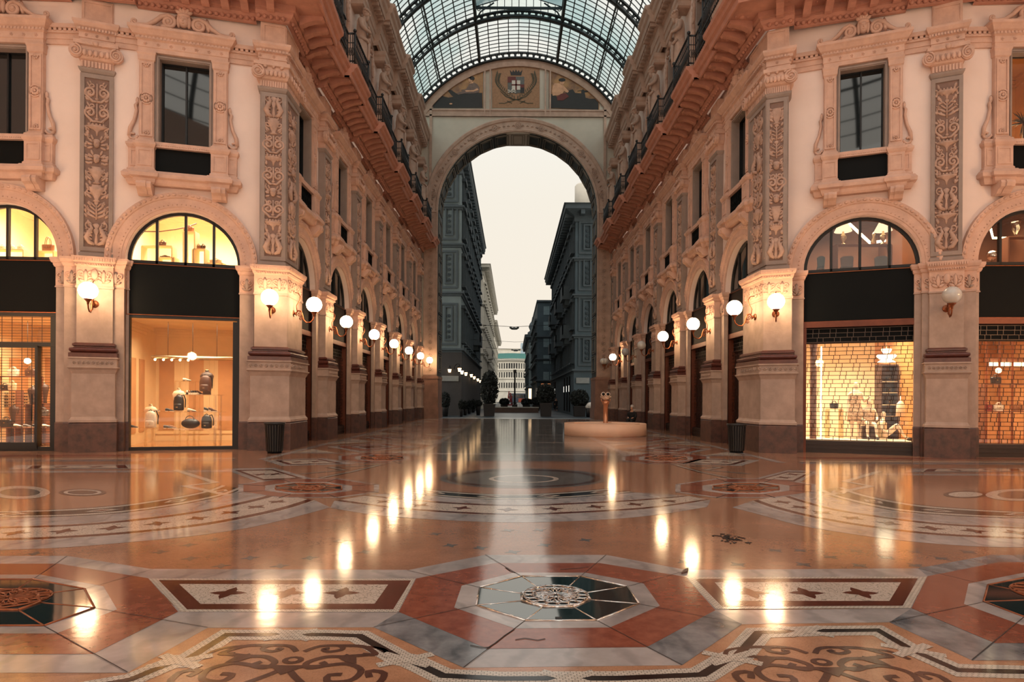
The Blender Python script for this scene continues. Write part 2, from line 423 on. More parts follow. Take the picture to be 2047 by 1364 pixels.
def frame(mb, x0, x1, z0, z1, y0, y1, t, mi=0):
    mb.box(x0, x1, y0, y1, z0, z0+t, mi); mb.box(x0, x1, y0, y1, z1-t, z1, mi)
    mb.box(x0, x0+t, y0, y1, z0+t, z1-t, mi); mb.box(x1-t, x1, y0, y1, z0+t, z1-t, mi)
def pilaster(label, seed, group):
    "one bay divider of the arcade; local x along the wall, -y towards the nave, wall face at y=0"
    t = thing('pilaster', label, 'pilaster', group=group, kind='structure')
    w, p = 1.02, .34
    path = [(-w/2, .05), (-w/2, -p), (w/2, -p), (w/2, .05)]
    for k, pr in PROF.items():
        mb = MB(); q = p if not k in ('upper_shaft', 'capital_neck', 'entablature', 'upper_block') else .28
        pp = [(x, max(y, -q)) for x, y in path]; mb.sweep(pp, pr)
        if k == 'pedestal_frieze':
            for i in range(9): rosette(mb, -.52+i*.13, 2.62, .055, -p-.17, 6, .02)
        if k == 'impost_capital':
            foliage_band(mb, -w/2, w/2, 4.92, 5.42, -p-.02); mb.sphere((0, -p-.04, 5.22), (.11, .05, .15), 8, 6)
            beads(mb, -w/2-.05, w/2+.05, -p-.07, 5.5, .03, .07); dentils(mb, -w/2-.1, w/2+.1, -p-.135, -p-.1, 5.6, 5.68, .07)
        if k == 'capital_neck': capital_extra(mb, w, -q)
        if k == 'entablature':
            dentils(mb, -w/2, w/2, -q-.09, -q-.02, 12.36, 12.43, .09)
            for i in range(3): rosette(mb, -.3+i*.3, 12.26, .05, -q-.01, 6, .02)
        if k == 'upper_shaft': frame(mb, -w/2+.04, w/2-.04, 5.92, 11.14, -q+.02, -q+.06, .12)
        if k == 'upper_block': frame(mb, -.42, .42, 12.72, 13.28, -q+.04, -q+.07, .05)
        mb.build(PN.get(k, k), PM[k], t)
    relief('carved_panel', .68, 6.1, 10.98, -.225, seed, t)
    for s in (-1, 1):
        mb = MB(); x0, x1 = (s*.5, s*.92) if s > 0 else (s*.92, s*.5)
        pp = [(x0, .05), (x0, -.1), (x1, -.1), (x1, .05)]
        mb.sweep(pp, [(0, .86), (0, 4.84), (.02, 4.86), (.02, 4.9)], 0)
        mb.sweep(pp, PROF['impost_capital'], 1); mb.sweep(pp, [(.02, 0), (.02, .84), (0, .88)], 2)
        foliage_band(mb, x0+.03, x1-.03, 4.92, 5.4, -.13, 1)
        mb.build('side_pier', [pedst, stone, granite], t)
    return t
def corner_pier(label, pts, seed):
    t = thing('corner_pier', label, 'pier', kind='structure')
    a, b, c = pts
    o1 = Vector(((b-a).y, -(b-a).x)).normalized(); o2 = Vector(((c-b).y, -(c-b).x)).normalized()
    p = .34; base = [a-o1*.5, a, b, c, c-o2*.5]
    mbs = {}
    for k, pr in PROF.items():
        mb = MB(); q = .34 if not k in ('upper_shaft', 'capital_neck', 'entablature', 'upper_block') else .28
        mb.sweep(base, [(o+q, z) for o, z in pr]); mbs[k] = (mb, q)
    # ornament on both faces
    for (e, f, o, sd) in ((a, b, o1, seed), (b, c, o2, seed+1)):
        d = (f-e).normalized(); ang = atan2(d.y, d.x); mid = (e+f)/2; front = (o == o1) == (pts is CLp)
        off = d*(-.17 if (o is o1) else .17)*0
        M = Matrix.Translation((mid.x, mid.y, 0)) @ Matrix.Rotation(ang, 4, 'Z')
        w = (f-e).length+.5
        def put(k, fn):
            tmp = MB(); fn(tmp); mb = mbs[k][0]
            i0 = len(mb.v); mb.v += [tuple(M @ Vector(q)) for q in tmp.v]
            mb.f += [[i+i0 for i in ff] for ff in tmp.f]; mb.m += tmp.m; mb.s += tmp.s
        put('impost_capital', lambda mb: (foliage_band(mb, -w/2, w/2, 4.92, 5.42, -.36), beads(mb, -w/2-.05, w/2+.05, -.41, 5.5, .03, .07), dentils(mb, -w/2-.1, w/2+.1, -.475, -.44, 5.6, 5.68, .07)))
        put('pedestal_frieze', lambda mb: [rosette(mb, -.6+i*.15, 2.62, .06, -.51, 6, .02) for i in range(9)])
        def cap(mb):
            n = 6
            for k in range(n):
                x = (k-(n-1)/2)*w/n*.85; mb.sphere((x, -.37, 11.7), (.065, .05, .1), 8, 6)
            for k in range(11): mb.box(-w/2+.04+k*(w-.08)/11, -w/2+.04+(k+.55)*(w-.08)/11, -.27, -.22, 11.32, 11.5)
            s = (-1 if (o is o1) else 1); volute(mb, s*(w/2+.02), -.33, 11.72, .2, s)
            for s2 in (-1, 0, 1): leaf(mb, s2*.2, 11.84, .22, pi/2-s2*.6, -.37, .5)
        put('capital_neck', cap)
        put('entablature', lambda mb: (dentils(mb, -w/2, w/2, -.37, -.3, 12.36, 12.43, .09), [rosette(mb, -.4+i*.4, 12.26, .05, -.29, 6, .02) for i in range(3)]))
        put('upper_shaft', lambda mb: frame(mb, -w/2+.06, w/2-.06, 5.92, 11.14, -.26, -.215, .12))
        put('upper_block', lambda mb: frame(mb, -w/2+.1, w/2-.1, 12.72, 13.28, -.24, -.2, .05))
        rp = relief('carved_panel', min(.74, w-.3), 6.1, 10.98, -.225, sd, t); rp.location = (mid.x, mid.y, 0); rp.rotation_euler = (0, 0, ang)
    for k, (mb, q) in mbs.items(): mb.build(PN.get(k, k), PM[k], t)
    return t
# ------------------------------------------------------------------ first-floor window
def window_unit(name, label, panel=True):
    t = thing(name, label, 'window', kind='structure')
    mb = MB(); frame(mb, -.82, .82, 9.2, 12.0, -.07, .2, .13); frame(mb, -.76, .76, 9.26, 11.95, -.1, .0, .05); mb.build('architrave', greystone, t)
    mb = MB(); mb.box(-.7, .7, .24, .26, 9.25, 11.9); g = mb.build('pane', darkglass, t)
    mb = MB(); frame(mb, -.7, .7, 9.25, 11.9, .18, .24, .05); mb.box(-.025, .025, .18, .235, 9.3, 11.85); mb.build('sash', blackm, t)
    mb = MB()
    for s in (-1, 1):
        x0, x1 = sorted((s*.82, s*1.22)); pp = [(x0, .05), (x0, -.14), (x1, -.14), (x1, .05)]
        mb.sweep(pp, [(.02, 9.3), (.02, 9.4), (0, 9.42), (0, 11.72), (.03, 11.76), (.04, 11.9), (.06, 11.95), (.06, 12.0)])
        frame(mb, x0+.03, x1-.03, 9.46, 11.68, -.17, -.13, .05)
        xc = (x0+x1)/2; rosette(mb, xc, 10.6, .14, -.16, 9, .04); mb.arc(xc, 10.6, [(.15, -.17), (.18, -.17), (.18, -.13), (.15, -.13)], 0, 2*pi, 20)
        for zz in (9.55, 11.62):
            rosette(mb, xc, zz, .1, -.155, 7, .03)
        mb.tube([(s*1.26, -.06, 9.42)]+spiral(s*1.4, 9.48, .13, 1.3, pi, -.06, s)[:12], .04, 6)
        mb.tube([(s*1.5, -.06, 9.45), (s*1.47, -.06, 9.7), (s*1.36, -.06, 9.95), (s*1.3, -.06, 10.25), (s*1.33, -.06, 10.4), (s*1.27, -.06, 10.5)], [.05, .06, .05, .045, .05, .03], 6)
        leaf(mb, s*1.28, 10.4, .25, pi/2, -.06, .4)
    mb.build('side_pilasters', stone, t)
    for s in (-1, 1):
        mb = MB(); x0, x1 = sorted((s*.78, s*1.27)); x2, x3 = sorted((s*1.2, s*1.5))
        for (xa, xb, q) in ((x0, x1, .26), (x2, x3, .14)):
            pp = [(xa, .05), (xa, -q), (xb, -q), (xb, .05)]
            mb.sweep(pp, [(.03, 8.4), (.03, 8.46), (0, 8.5), (0, 9.08), (.03, 9.12), (.06, 9.18), (.06, 9.24), (.02, 9.26), (0, 9.33)])
            frame(mb, xa+.05, xb-.05, 8.55, 9.04, -q-.015, -q, .04)
        mb.build('balcony_pedestal', stone, t)
    mb = MB(); mb.box(-.8, .8, -.22, -.02, 9.14, 9.3); beads(mb, -.8, .8, -.22, 9.2, .02, .06); mb.build('balcony_rail', stone, t)
    mb = MB(); mb.box(-.78, .78, -.1, -.04, 8.4, 9.14)
    if panel:
        for k in range(9): mb.tube([(-.7+k*.175, -.12, 8.42), (-.7+k*.175, -.12, 9.12)], .014, 5)
        for k in range(8):
            for z in (8.56, 8.78, 9.0): mb.tube(spiral(-.61+k*.175, z, .07, 1, 0, -.12, 1, 8, .5), .01, 4)
    mb.build('balcony_panel', fascia_m, t)
    mb = MB(); pp = [(-1.5, .05), (-1.5, -.14), (-1.27, -.14), (-1.27, -.26), (-.78, -.26), (-.78, -.2), (.78, -.2), (.78, -.26), (1.27, -.26), (1.27, -.14), (1.5, -.14), (1.5, .05)]
    mb.sweep(pp, [(.0, 8.0), (.04, 8.06), (.06, 8.16), (.14, 8.2), (.15, 8.3), (.12, 8.34), (.08, 8.4)]); mb.build('sill', stone, t)
    for s in (-1, 1):
        mb = MB(); xc = s*1.02
        prof = [(0, 8.04), (-.4, 8.04), (-.43, 7.96), (-.4, 7.86), (-.3, 7.8), (-.22, 7.7), (-.1, 7.66), (0, 7.7)]
        for (xa, xb, q) in ((xc-.2, xc-.07, 1), (xc-.07, xc+.07, 1.1), (xc+.07, xc+.2, 1)):
            n = len(prof); mb.add([(xa, y*q, z) for y, z in prof]+[(xb, y*q, z) for y, z in prof], [list(range(n)), list(range(2*n-1, n-1, -1))]+[(i, (i+1) % n, n+(i+1) % n, n+i) for i in range(n)])
        mb.build('corbel', stone, t)
    mb = MB(); pp = [(-1.24, .05), (-1.24, -.16), (1.24, -.16), (1.24, .05)]
    mb.sweep(pp, [(0, 12.0), (0, 12.12), (.02, 12.14), (.02, 12.32), (.07, 12.36), (.07, 12.42), (.13, 12.46), (.2, 12.56), (.24, 12.6), (.24, 12.68), (.2, 12.7)])
    dentils(mb, -1.26, 1.26, -.25, -.18, 12.36, 12.43, .1)
    for k in range(7): rosette(mb, -1.05+k*.35, 12.23, .06, -.18, 5, .02)
    mb.build('entablature', stone, t)
    mb = MB(); y = -.2
    for s in (-1, 1):
        mb.tube([(s*1.36, y, 12.86), (s*1.28, y, 12.76), (s*1.0, y, 12.78), (s*.8, y, 12.9), (s*.62, y, 13.08), (s*.45, y, 13.16)]+spiral(s*.42, 12.96, .2, 1.8, pi/2, y, s, 20), [.05, .05, .06, .07, .07, .06]+[.055]*21, 7)
        mb.tube(spiral(s*1.34, 12.84, .09, 1.2, -pi/2, y, s, 12), .035, 6); leaf(mb, s*.7, 12.78, .45, pi-s*(pi/2-.15) if s > 0 else .15, y, .3, .05)
        mb.sphere((s*.42, y-.03, 12.96), .07, 8, 5)
    mb.sphere((0, y-.03, 13.02), (.15, .13, .2), 12, 8); mb.sphere((0, y-.16, 13.0), (.025, .04, .045), 6, 5)
    for s in (-1, 1): mb.sphere((s*.055, y-.145, 13.05), .022, 6, 4); mb.sphere((s*.14, y, 13.02), (.07, .08, .2), 8, 6)
    mb.sphere((0, y-.14, 12.92), (.045, .025, .015), 6, 4); mb.sphere((0, y-.02, 13.18), (.19, .12, .09), 10, 6)
    for k in range(5): leaf(mb, 0, 13.2, .3, pi/2+(k-2)*.5, y, .4, .05)
    mb.arc(0, 13.0, [(.24, y+.1), (.28, y-.02), (.3, y+.1)], -.3, pi+.3, 20)
    mb.build('pediment', stone, t)
    return t
# ------------------------------------------------------------------ arch over a shop
def arch_unit(label):
    t = thing('shop_arch', label, 'arch', kind='structure')
    mb = MB()
    mb.arc(0, 5.75, [(1.6, .3), (1.6, -.04), (1.68, -.05), (1.7, -.07), (1.95, -.07), (1.97, -.1), (2.05, -.13), (2.12, -.13), (2.12, .05)])
    for k in range(44):
        a = pi*(k+.5)/44; mb.sphere((1.76*cos(a), -.075, 5.75+1.76*sin(a)), .022, 5, 4)
    for k in range(38):
        a = pi*(k+.5)/38; M = Matrix.Translation((2.05*cos(a), -.125, 5.75+2.05*sin(a))) @ Matrix.Rotation(-a, 4, 'Y'); mb.sphere((0, 0, 0), (.05, .03, .06), 6, 4, 0, M)
    mb.build('archivolt', stone, t)
    for s in (-1, 1):
        mb = MB(); x0, x1 = sorted((s*1.6, s*2.02)); pp = [(x0, .3), (x0, -.085), (x1, -.085), (x1, .05)] if s > 0 else [(x0, .05), (x0, -.085), (x1, -.085), (x1, .3)]
        mb.sweep(pp, [(0, .86), (0, 4.84), (.02, 4.86), (.02, 4.9)], 0); mb.sweep(pp, PROF['impost_capital'], 1); mb.sweep(pp, [(.015, 0), (.015, .84), (0, .88)], 2)
        foliage_band(mb, x0+.03, x1-.03, 4.92, 5.4, -.115, 1); mb.build('jamb_pier', [pedst, stone, granite], t)
    return t
def lunette_unit(label, glass, gname='pane', bars=(-.8, 0, .8), m=None):
    t = thing('arched_window', label, 'window', kind='structure')
    mb = MB(); mb.arc(0, 5.75, [(1.5, .2), (1.6, .2), (1.6, .3), (1.5, .3)]); mb.box(-1.6, 1.6, .2, .3, 5.66, 5.8)
    for x in bars: mb.box(x-.035, x+.035, .2, .3, 5.7, 5.75+sqrt(1.52**2-x*x))
    mb.build('sash', m or blackm, t)
    mb = MB(); mb.prism([(1.55*cos(pi*k/24), 5.72+1.55*sin(pi*k/24)) for k in range(25)], .25, .262); mb.build(gname, glass, t)
    return t
# ------------------------------------------------------------------ walls
def wall_bay(mb, cx, x0, x1, th=.45, ztop=13.6):
    mb.box(x0, cx-1.6, 0, th, 0, 5.74); mb.box(cx+1.6, x1, 0, th, 0, 5.74)
    arc = [(cx+1.6*cos(pi-pi*k/24), 5.74+1.6*sin(pi-pi*k/24)) for k in range(25)]
    mb.prism([(x0, 5.74)]+arc+[(x1, 5.74), (x1, 9.25), (x0, 9.25)], 0, th)
    mb.box(x0, cx-.74, 0, th, 9.25, 11.97); mb.box(cx+.74, x1, 0, th, 9.25, 11.97); mb.box(x0, x1, 0, th, 11.97, ztop)
def wall_obj(name, origin, ang, bays, label, string=True):
    mb = MB()
    for cx, x0, x1 in bays: wall_bay(mb, cx, x0, x1)
    a, b = bays[0][1], bays[-1][2]
    for z0, z1, p in ((12.05, 12.2, .05), (12.2, 12.36, .07), (12.36, 12.44, .11), (12.5, 12.62, .15)):
        mb.box(a, b, -p, .02, z0, z1, 1)
    dentils(mb, a, b, -.13, -.05, 12.42, 12.5, .14, 1)
    o = mb.build(name, [plaster, stone], None, v3(origin), ang); tag(o, label, kind='structure'); return o
wall_obj('wall_left', P1L, TL, [(2.19, 0, 4.75)], 'cream plaster wall left of the passage with arched shop opening and framed window')
wall_obj('wall_far_left', P1L, T0L, [(-2.88, -9, 0)], 'cream plaster wall at the left edge with half an arched shop opening')
wall_obj('wall_right', P1R, TR, [(-2.03, -4.5, 0)], 'cream plaster wall right of the passage with arched shop opening and framed window')
wall_obj('wall_far_right', P1R, T0R, [(2.70, 0, 9.0)], 'cream plaster wall at the right edge with half an arched shop opening')
wall_obj('wall_passage_left', (XL, 0), pi/2, [(zb, (21.0 if k == 0 else zb-2.65), zb+2.4 if k < 5 else ZEND) for k, zb in enumerate(ZB)], 'long left wall of the glazed passage with six arched shopfronts')
wall_obj('wall_passage_right', (XR, 0), -pi/2, [(-zb, -(zb+2.4 if k < 5 else ZEND), -(21.2 if k == 0 else zb-2.65)) for k, zb in reversed(list(enumerate(ZB)))], 'long right wall of the glazed passage with six arched shopfronts')
# pilasters
pil0 = pilaster('carved pilaster left of the bag shop window, two shops from the left edge', 21, 'pilasters of the arcade')
pil0.location = v3(P1L+Vector((-.2, .1))); pil0.rotation_euler = (0, 0, radians(20))
pil1 = pilaster('carved pilaster between the two lit shops at the right, with unlit globe lamp', 35, 'pilasters of the arcade')
pil1.location = v3(P1R+Vector((.2, .05))); pil1.rotation_euler = (0, 0, radians(-24))
for k, z in enumerate(ZK):
    if k == 5: z = 50.0
    dup(pil0, (XL, z, 0), pi/2, '%s carved pilaster down the left wall of the passage, counted from the corner pier' % ORD[k])
    dup(pil1, (XR, z, 0), -pi/2, '%s carved pilaster down the right wall of the passage, counted from the corner pier' % ORD[k])
pil0.scale = (.9, 1, 1); pil1.scale = (.83, 1, 1)
corner_pier('broad corner pier where the left shop wall turns into the passage', CLp, 52)
corner_pier('broad corner pier where the right shop wall turns into the passage', CRp, 77)
# windows and arches
w0 = window_unit('window_1', 'framed first-floor window with scrolled pediment above the bag shop'); w0.location = v3(bay1L); w0.rotation_euler = (0, 0, TL)
for c in kids(w0):
    if c.name.startswith('balcony_panel'): plain_src = c
plain = MB(); plain.box(-.78, .78, -.1, -.04, 8.4, 9.14); plain = plain.build('balcony_panel', fascia_m, None); plain_me = plain.data
rail_me = plain_src.data
plain_src.data = plain_me; bpy.data.objects.remove(plain)
a0 = arch_unit('moulded stone arch over the bag shop window'); a0.location = v3(bay1L); a0.rotation_euler = (0, 0, TL)
lun0 = lunette_unit('bright arched fanlight over the bag shop with four lights', clear); lun0.location = v3(bay1L); lun0.rotation_euler = (0, 0, TL)
lunD = lunette_unit('dark arched fanlight of the first passage bay on the left wall', darkglass)
wn = 2
def put_bay(p, ang, wl, al, ll, lit, rail):
    global wn
    w = dup(w0, v3(p), ang, wl, 'window_%d' % wn); wn += 1
    if rail:
        for c in bpy.data.objects:
            if c.parent == w and c.name.startswith('balcony_panel'): c.data = rail_me
    dup(a0, v3(p), ang, al)
    if ll: dup(lun0 if lit else lunD, v3(p), ang, ll)
    return w
put_bay(bay0L, T0L, 'framed first-floor window cut by the left edge', 'moulded stone arch over the shop at the left edge', 'bright arched fanlight at the left edge, over the grilled shop door', 1, 0)
wR1 = put_bay(bay1R, TR, 'framed first-floor window with scrolled pediment above the mannequin shop', 'moulded stone arch over the mannequin shop', 'arched fanlight over the mannequin shop, table lamps inside', 1, 0)
wR1.scale = (.87, 1, 1)
wR0 = put_bay(bay0R, T0R, 'framed first-floor window at the right edge, orange room and spiky plant inside', 'moulded stone arch over the shop at the right edge', 'arched fanlight at the right edge with a silver ball inside', 1, 0)
for k, z in enumerate(ZB):
    for s, X, a in (('left', XL, pi/2), ('right', XR, -pi/2)):
        if k == 0 and s == 'left':
            lunD.location = (X, z, 0); lunD.rotation_euler = (0, 0, a)
        put_bay((X, z), a, 'framed first-floor window with iron railing, %s along the %s passage wall' % (ORD[k], s),
                'moulded stone arch, %s along the %s passage wall' % (ORD[k], s), None if (k == 0 and s == 'left') else 'dark arched fanlight, %s along the %s passage wall' % (ORD[k], s), 0, 1)
# ------------------------------------------------------------------ great cornice
def stepped(a, b, centres, out, half):
    "wall line a->b that steps out by `out` around each centre (distance from a)"
    d = (b-a).normalized(); n = Vector((d.y, -d.x)); pts = []
    for c in centres:
        for t, q in ((c-half, 0), (c-half, out), (c+half, out), (c+half, 0)): pts.append(a+d*t+n*q)
    return pts
farL = P1L-d0L*8; farR = P1R+d0R*8
endL, endR = Vector((XL, ZEND)), Vector((XR, ZEND))
lenL = 8
pathL = [farL]+stepped(farL, P1L, [5], 0, .4)[:0]+[P1L-d0L*.9, P1L-d0L*.9+nL*-.2, P1L+dL*.9+nL*-.2, P1L+dL*.9]
ca, cb, cc = CLp
o1 = -nL; o2 = Vector((1, 0))
pathL += [ca-dL*.35, ca-dL*.35-nL*.25, Vector((-7.17, 19.8)), Vector((-7.3, 21.6)), Vector((XL, 21.6))]
pathL += stepped(Vector((XL, 21.6)), endL, [z-21.6 for z in ZK[:-1]], .25, 1.15)+[endL+Vector((0, -1.6)), endL+Vector((.25, -1.6)), endL+Vector((.25, 0))]
cb = CRp[1]; cc = CRp[2]
pathR = [endR+Vector((-.25, 0)), endR+Vector((-.25, -1.6)), endR+Vector((0, -1.6))]
pathR += stepped(endR, Vector((XR, 21.8)), [ZEND-z for z in reversed(ZK[:-1])], .25, 1.15)
pathR += [Vector((XR, 21.8)), Vector((7.9, 21.8)), Vector((7.94, 19.95)), cc+dR*.35-nR*.25, cc+dR*.35]
pathR += [P1R-dR*.9, P1R-dR*.9-nR*.2, P1R+d0R*.9-nR*.2, P1R+d0R*.9, farR]
CORN = [(.02, 13.32), (.1, 13.34), (.12, 13.42), (.2, 13.46), (.26, 13.54), (.26, 13.6), (.34, 13.62), (.34, 13.78), (1.12, 13.8), (1.12, 13.72), (1.18, 13.72), (1.2, 13.9), (1.28, 13.94), (1.32, 14.04), (1.4, 14.1), (1.42, 14.22), (.9, 14.26), (-.3, 14.26)]
def along(path, step, fn):
    for a, b in zip(path, path[1:]):
        a = Vector(a); b = Vector(b); ln = (b-a).length
        if ln < .5: continue
        d = (b-a)/ln; n = Vector((d.y, -d.x)); k = max(1, int(ln/step))
        for i in range(k): fn(a+d*(i+.5)*ln/k, d, n)
def cornice(name, path, label):
    t = thing(name, label, 'cornice', kind='structure')
    mb = MB(); mb.sweep(path, CORN, cap=False, jog=.4); mb.build('corona', cornice_m, t)
    mb = MB()
    def mod(p, d, n):
        M = Matrix.Translation((p.x, p.y, 0)) @ Matrix.Rotation(atan2(d.y, d.x), 4, 'Z')
        pr = [(-.34, 13.79), (-1.08, 13.79), (-1.1, 13.72), (-1.04, 13.66), (-.85, 13.65), (-.6, 13.58), (-.45, 13.5), (-.34, 13.48)]
        m = len(pr)
        for xa, xb in ((-.11, .11),):
            vs = [M @ Vector((xa, y, z)) for y, z in pr]+[M @ Vector((xb, y, z)) for y, z in pr]
            mb.add(vs, [list(range(m)), list(range(2*m-1, m-1, -1))]+[(i, (i+1) % m, m+(i+1) % m, m+i) for i in range(m)])
        c = M @ Vector((.27, -.75, 13.78)); mb.sphere(c, (.1, .1, .05), 7, 4)
        for yy in (-.55, -.95): mb.sphere(M @ Vector((.27, yy, 13.79)), (.05, .05, .03), 5, 3)
    along(path, .54, mod); mb.build('modillions', cornice_m, t)
    mb = MB()
    def egg(p, d, n):
        q = p+n*.16; mb.sphere((q.x, q.y, 13.43), (.07, .07, .075), 6, 4)
    along(path, .17, egg); mb.build('egg_moulding', cornice_m, t)
    return t
cornice('cornice_left', pathL, 'heavy bracketed cornice running along the left walls into the passage')
cornice('cornice_right', pathR, 'heavy bracketed cornice running along the right walls into the passage')
# ------------------------------------------------------------------ upper storey along the passage
ZU0, ZU1 = 14.2, 21.0
def upper_wall(side, X, ang, sgn):
    mb = MB(); x0, x1 = (21.0, ZEND) if sgn > 0 else (-ZEND, -21.0)
    cs = sorted([sgn*z for z in ZB]); cur = x0
    for c in cs:
        mb.box(cur, c-.6, .1, .5, ZU0, 22.6); mb.box(c-.6, c+.6, .1, .5, ZU0, 16.3); mb.box(c-.6, c+.6, .1, .5, 19.4, 22.6); cur = c+.6
    mb.box(cur, x1, .1, .5, ZU0, 22.6)
    tag(mb.build('wall_upper_%s' % side, plaster, None, (X, 0, 0), ang), 'plastered upper wall above the cornice on the %s of the passage' % side, kind='structure')
upper_wall('left', XL, pi/2, 1); upper_wall('right', XR, -pi/2, -1)
def upper_window():
    t = thing('window_40', 'x', 'window', kind='structure')
    mb = MB(); frame(mb, -.72, .72, 16.15, 19.55, -.02, .3, .14); mb.build('architrave', greystone, t)
    mb = MB(); mb.box(-.6, .6, .36, .38, 16.3, 19.4); mb.build('pane', darkglass, t)
    mb = MB(); mb.box(-.03, .03, .3, .36, 16.3, 19.4); mb.box(-.6, .6, .3, .36, 18.4, 18.46); mb.build('sash', blackm, t)
    mb = MB()
    pts = [(s*(.86+.16*sin(pi*k/8)+(.1 if k in (2, 6) else 0)), -.02, 15.9+3.8*k/8) for s in (1,) for k in range(9)]
    for s in (-1, 1):
        mb.tube([(s*p[0], -.03, p[2]) for p in pts], .09, 6)
        for k in range(14): leaf(mb, s*.95, 15.95+k*.27, .3, pi/2-s*.7, -.06, .5, .05)
        mb.tube(spiral(s*.75, 19.95, .25, 1.3, -pi/2, -.04, s), .07, 6); mb.tube(spiral(s*.8, 15.75, .2, 1.3, pi/2, -.04, s), .06, 6)
    mb.tube([(-.7, -.04, 20.0), (-.3, -.05, 20.2), (0, -.06, 20.3), (.3, -.05, 20.2), (.7, -.04, 20.0)], .08, 6); mb.sphere((0, -.06, 20.05), (.2, .12, .24), 8, 6)
    for k in range(5): leaf(mb, 0, 20.1, .4, pi/2+(k-2)*.5, -.06, .4, .05)
    mb.build('carved_surround', carved, t); return t
uw = upper_window()
first = True; wn = 40
for k, z in enumerate(ZB):
    for s, X, a in (('left', XL, pi/2), ('right', XR, -pi/2)):
        lab = 'second-floor window in a scrolled surround, %s along the %s passage wall' % (ORD[k], s)
        if first: uw.location = (X, z, 0); uw.rotation_euler = (0, 0, a); uw['label'] = lab; first = False
        else: wn += 1; dup(uw, (X, z, 0), a, lab, 'window_%d' % wn)
UPC = [(-.1, 20.6), (.0, 20.65), (.02, 20.85), (.08, 20.9), (.08, 21.2), (.14, 21.25), (.14, 21.7), (.24, 21.8), (.3, 21.95), (.62, 22.0), (.64, 22.3), (.74, 22.4), (.78, 22.6), (.88, 22.7), (.9, 22.85), (.3, 22.95), (-1.8, 23.1)]
def upper_cornice(side, path):
    t = thing('upper_cornice_'+side, 'top cornice under the glass roof on the %s of the passage' % side, 'cornice', kind='structure')
    mb = MB(); mb.sweep(path, UPC, cap=False, jog=.4); mb.build('corona', stone_up, t)
    mb = MB()
    along(path, .4, lambda p, d, n: mb.box(-.09, .09, -.58, -.25, 21.8, 21.98, 0, Matrix.Translation((p.x, p.y, 0)) @ Matrix.Rotation(atan2(d.y, d.x), 4, 'Z')))
    mb.build('brackets', stone_up, t)
uL = [Vector((XL, 21.0))]+stepped(Vector((XL, 21.0)), endL, [z-21.0 for z in ZK[:-1]], .25, 1.0)+[endL]
uR = [endR]+stepped(endR, Vector((XR, 21.0)), [ZEND-z for z in reversed(ZK[:-1])], .25, 1.0)+[Vector((XR, 21.0))]
upper_cornice('left', uL); upper_cornice('right', uR)
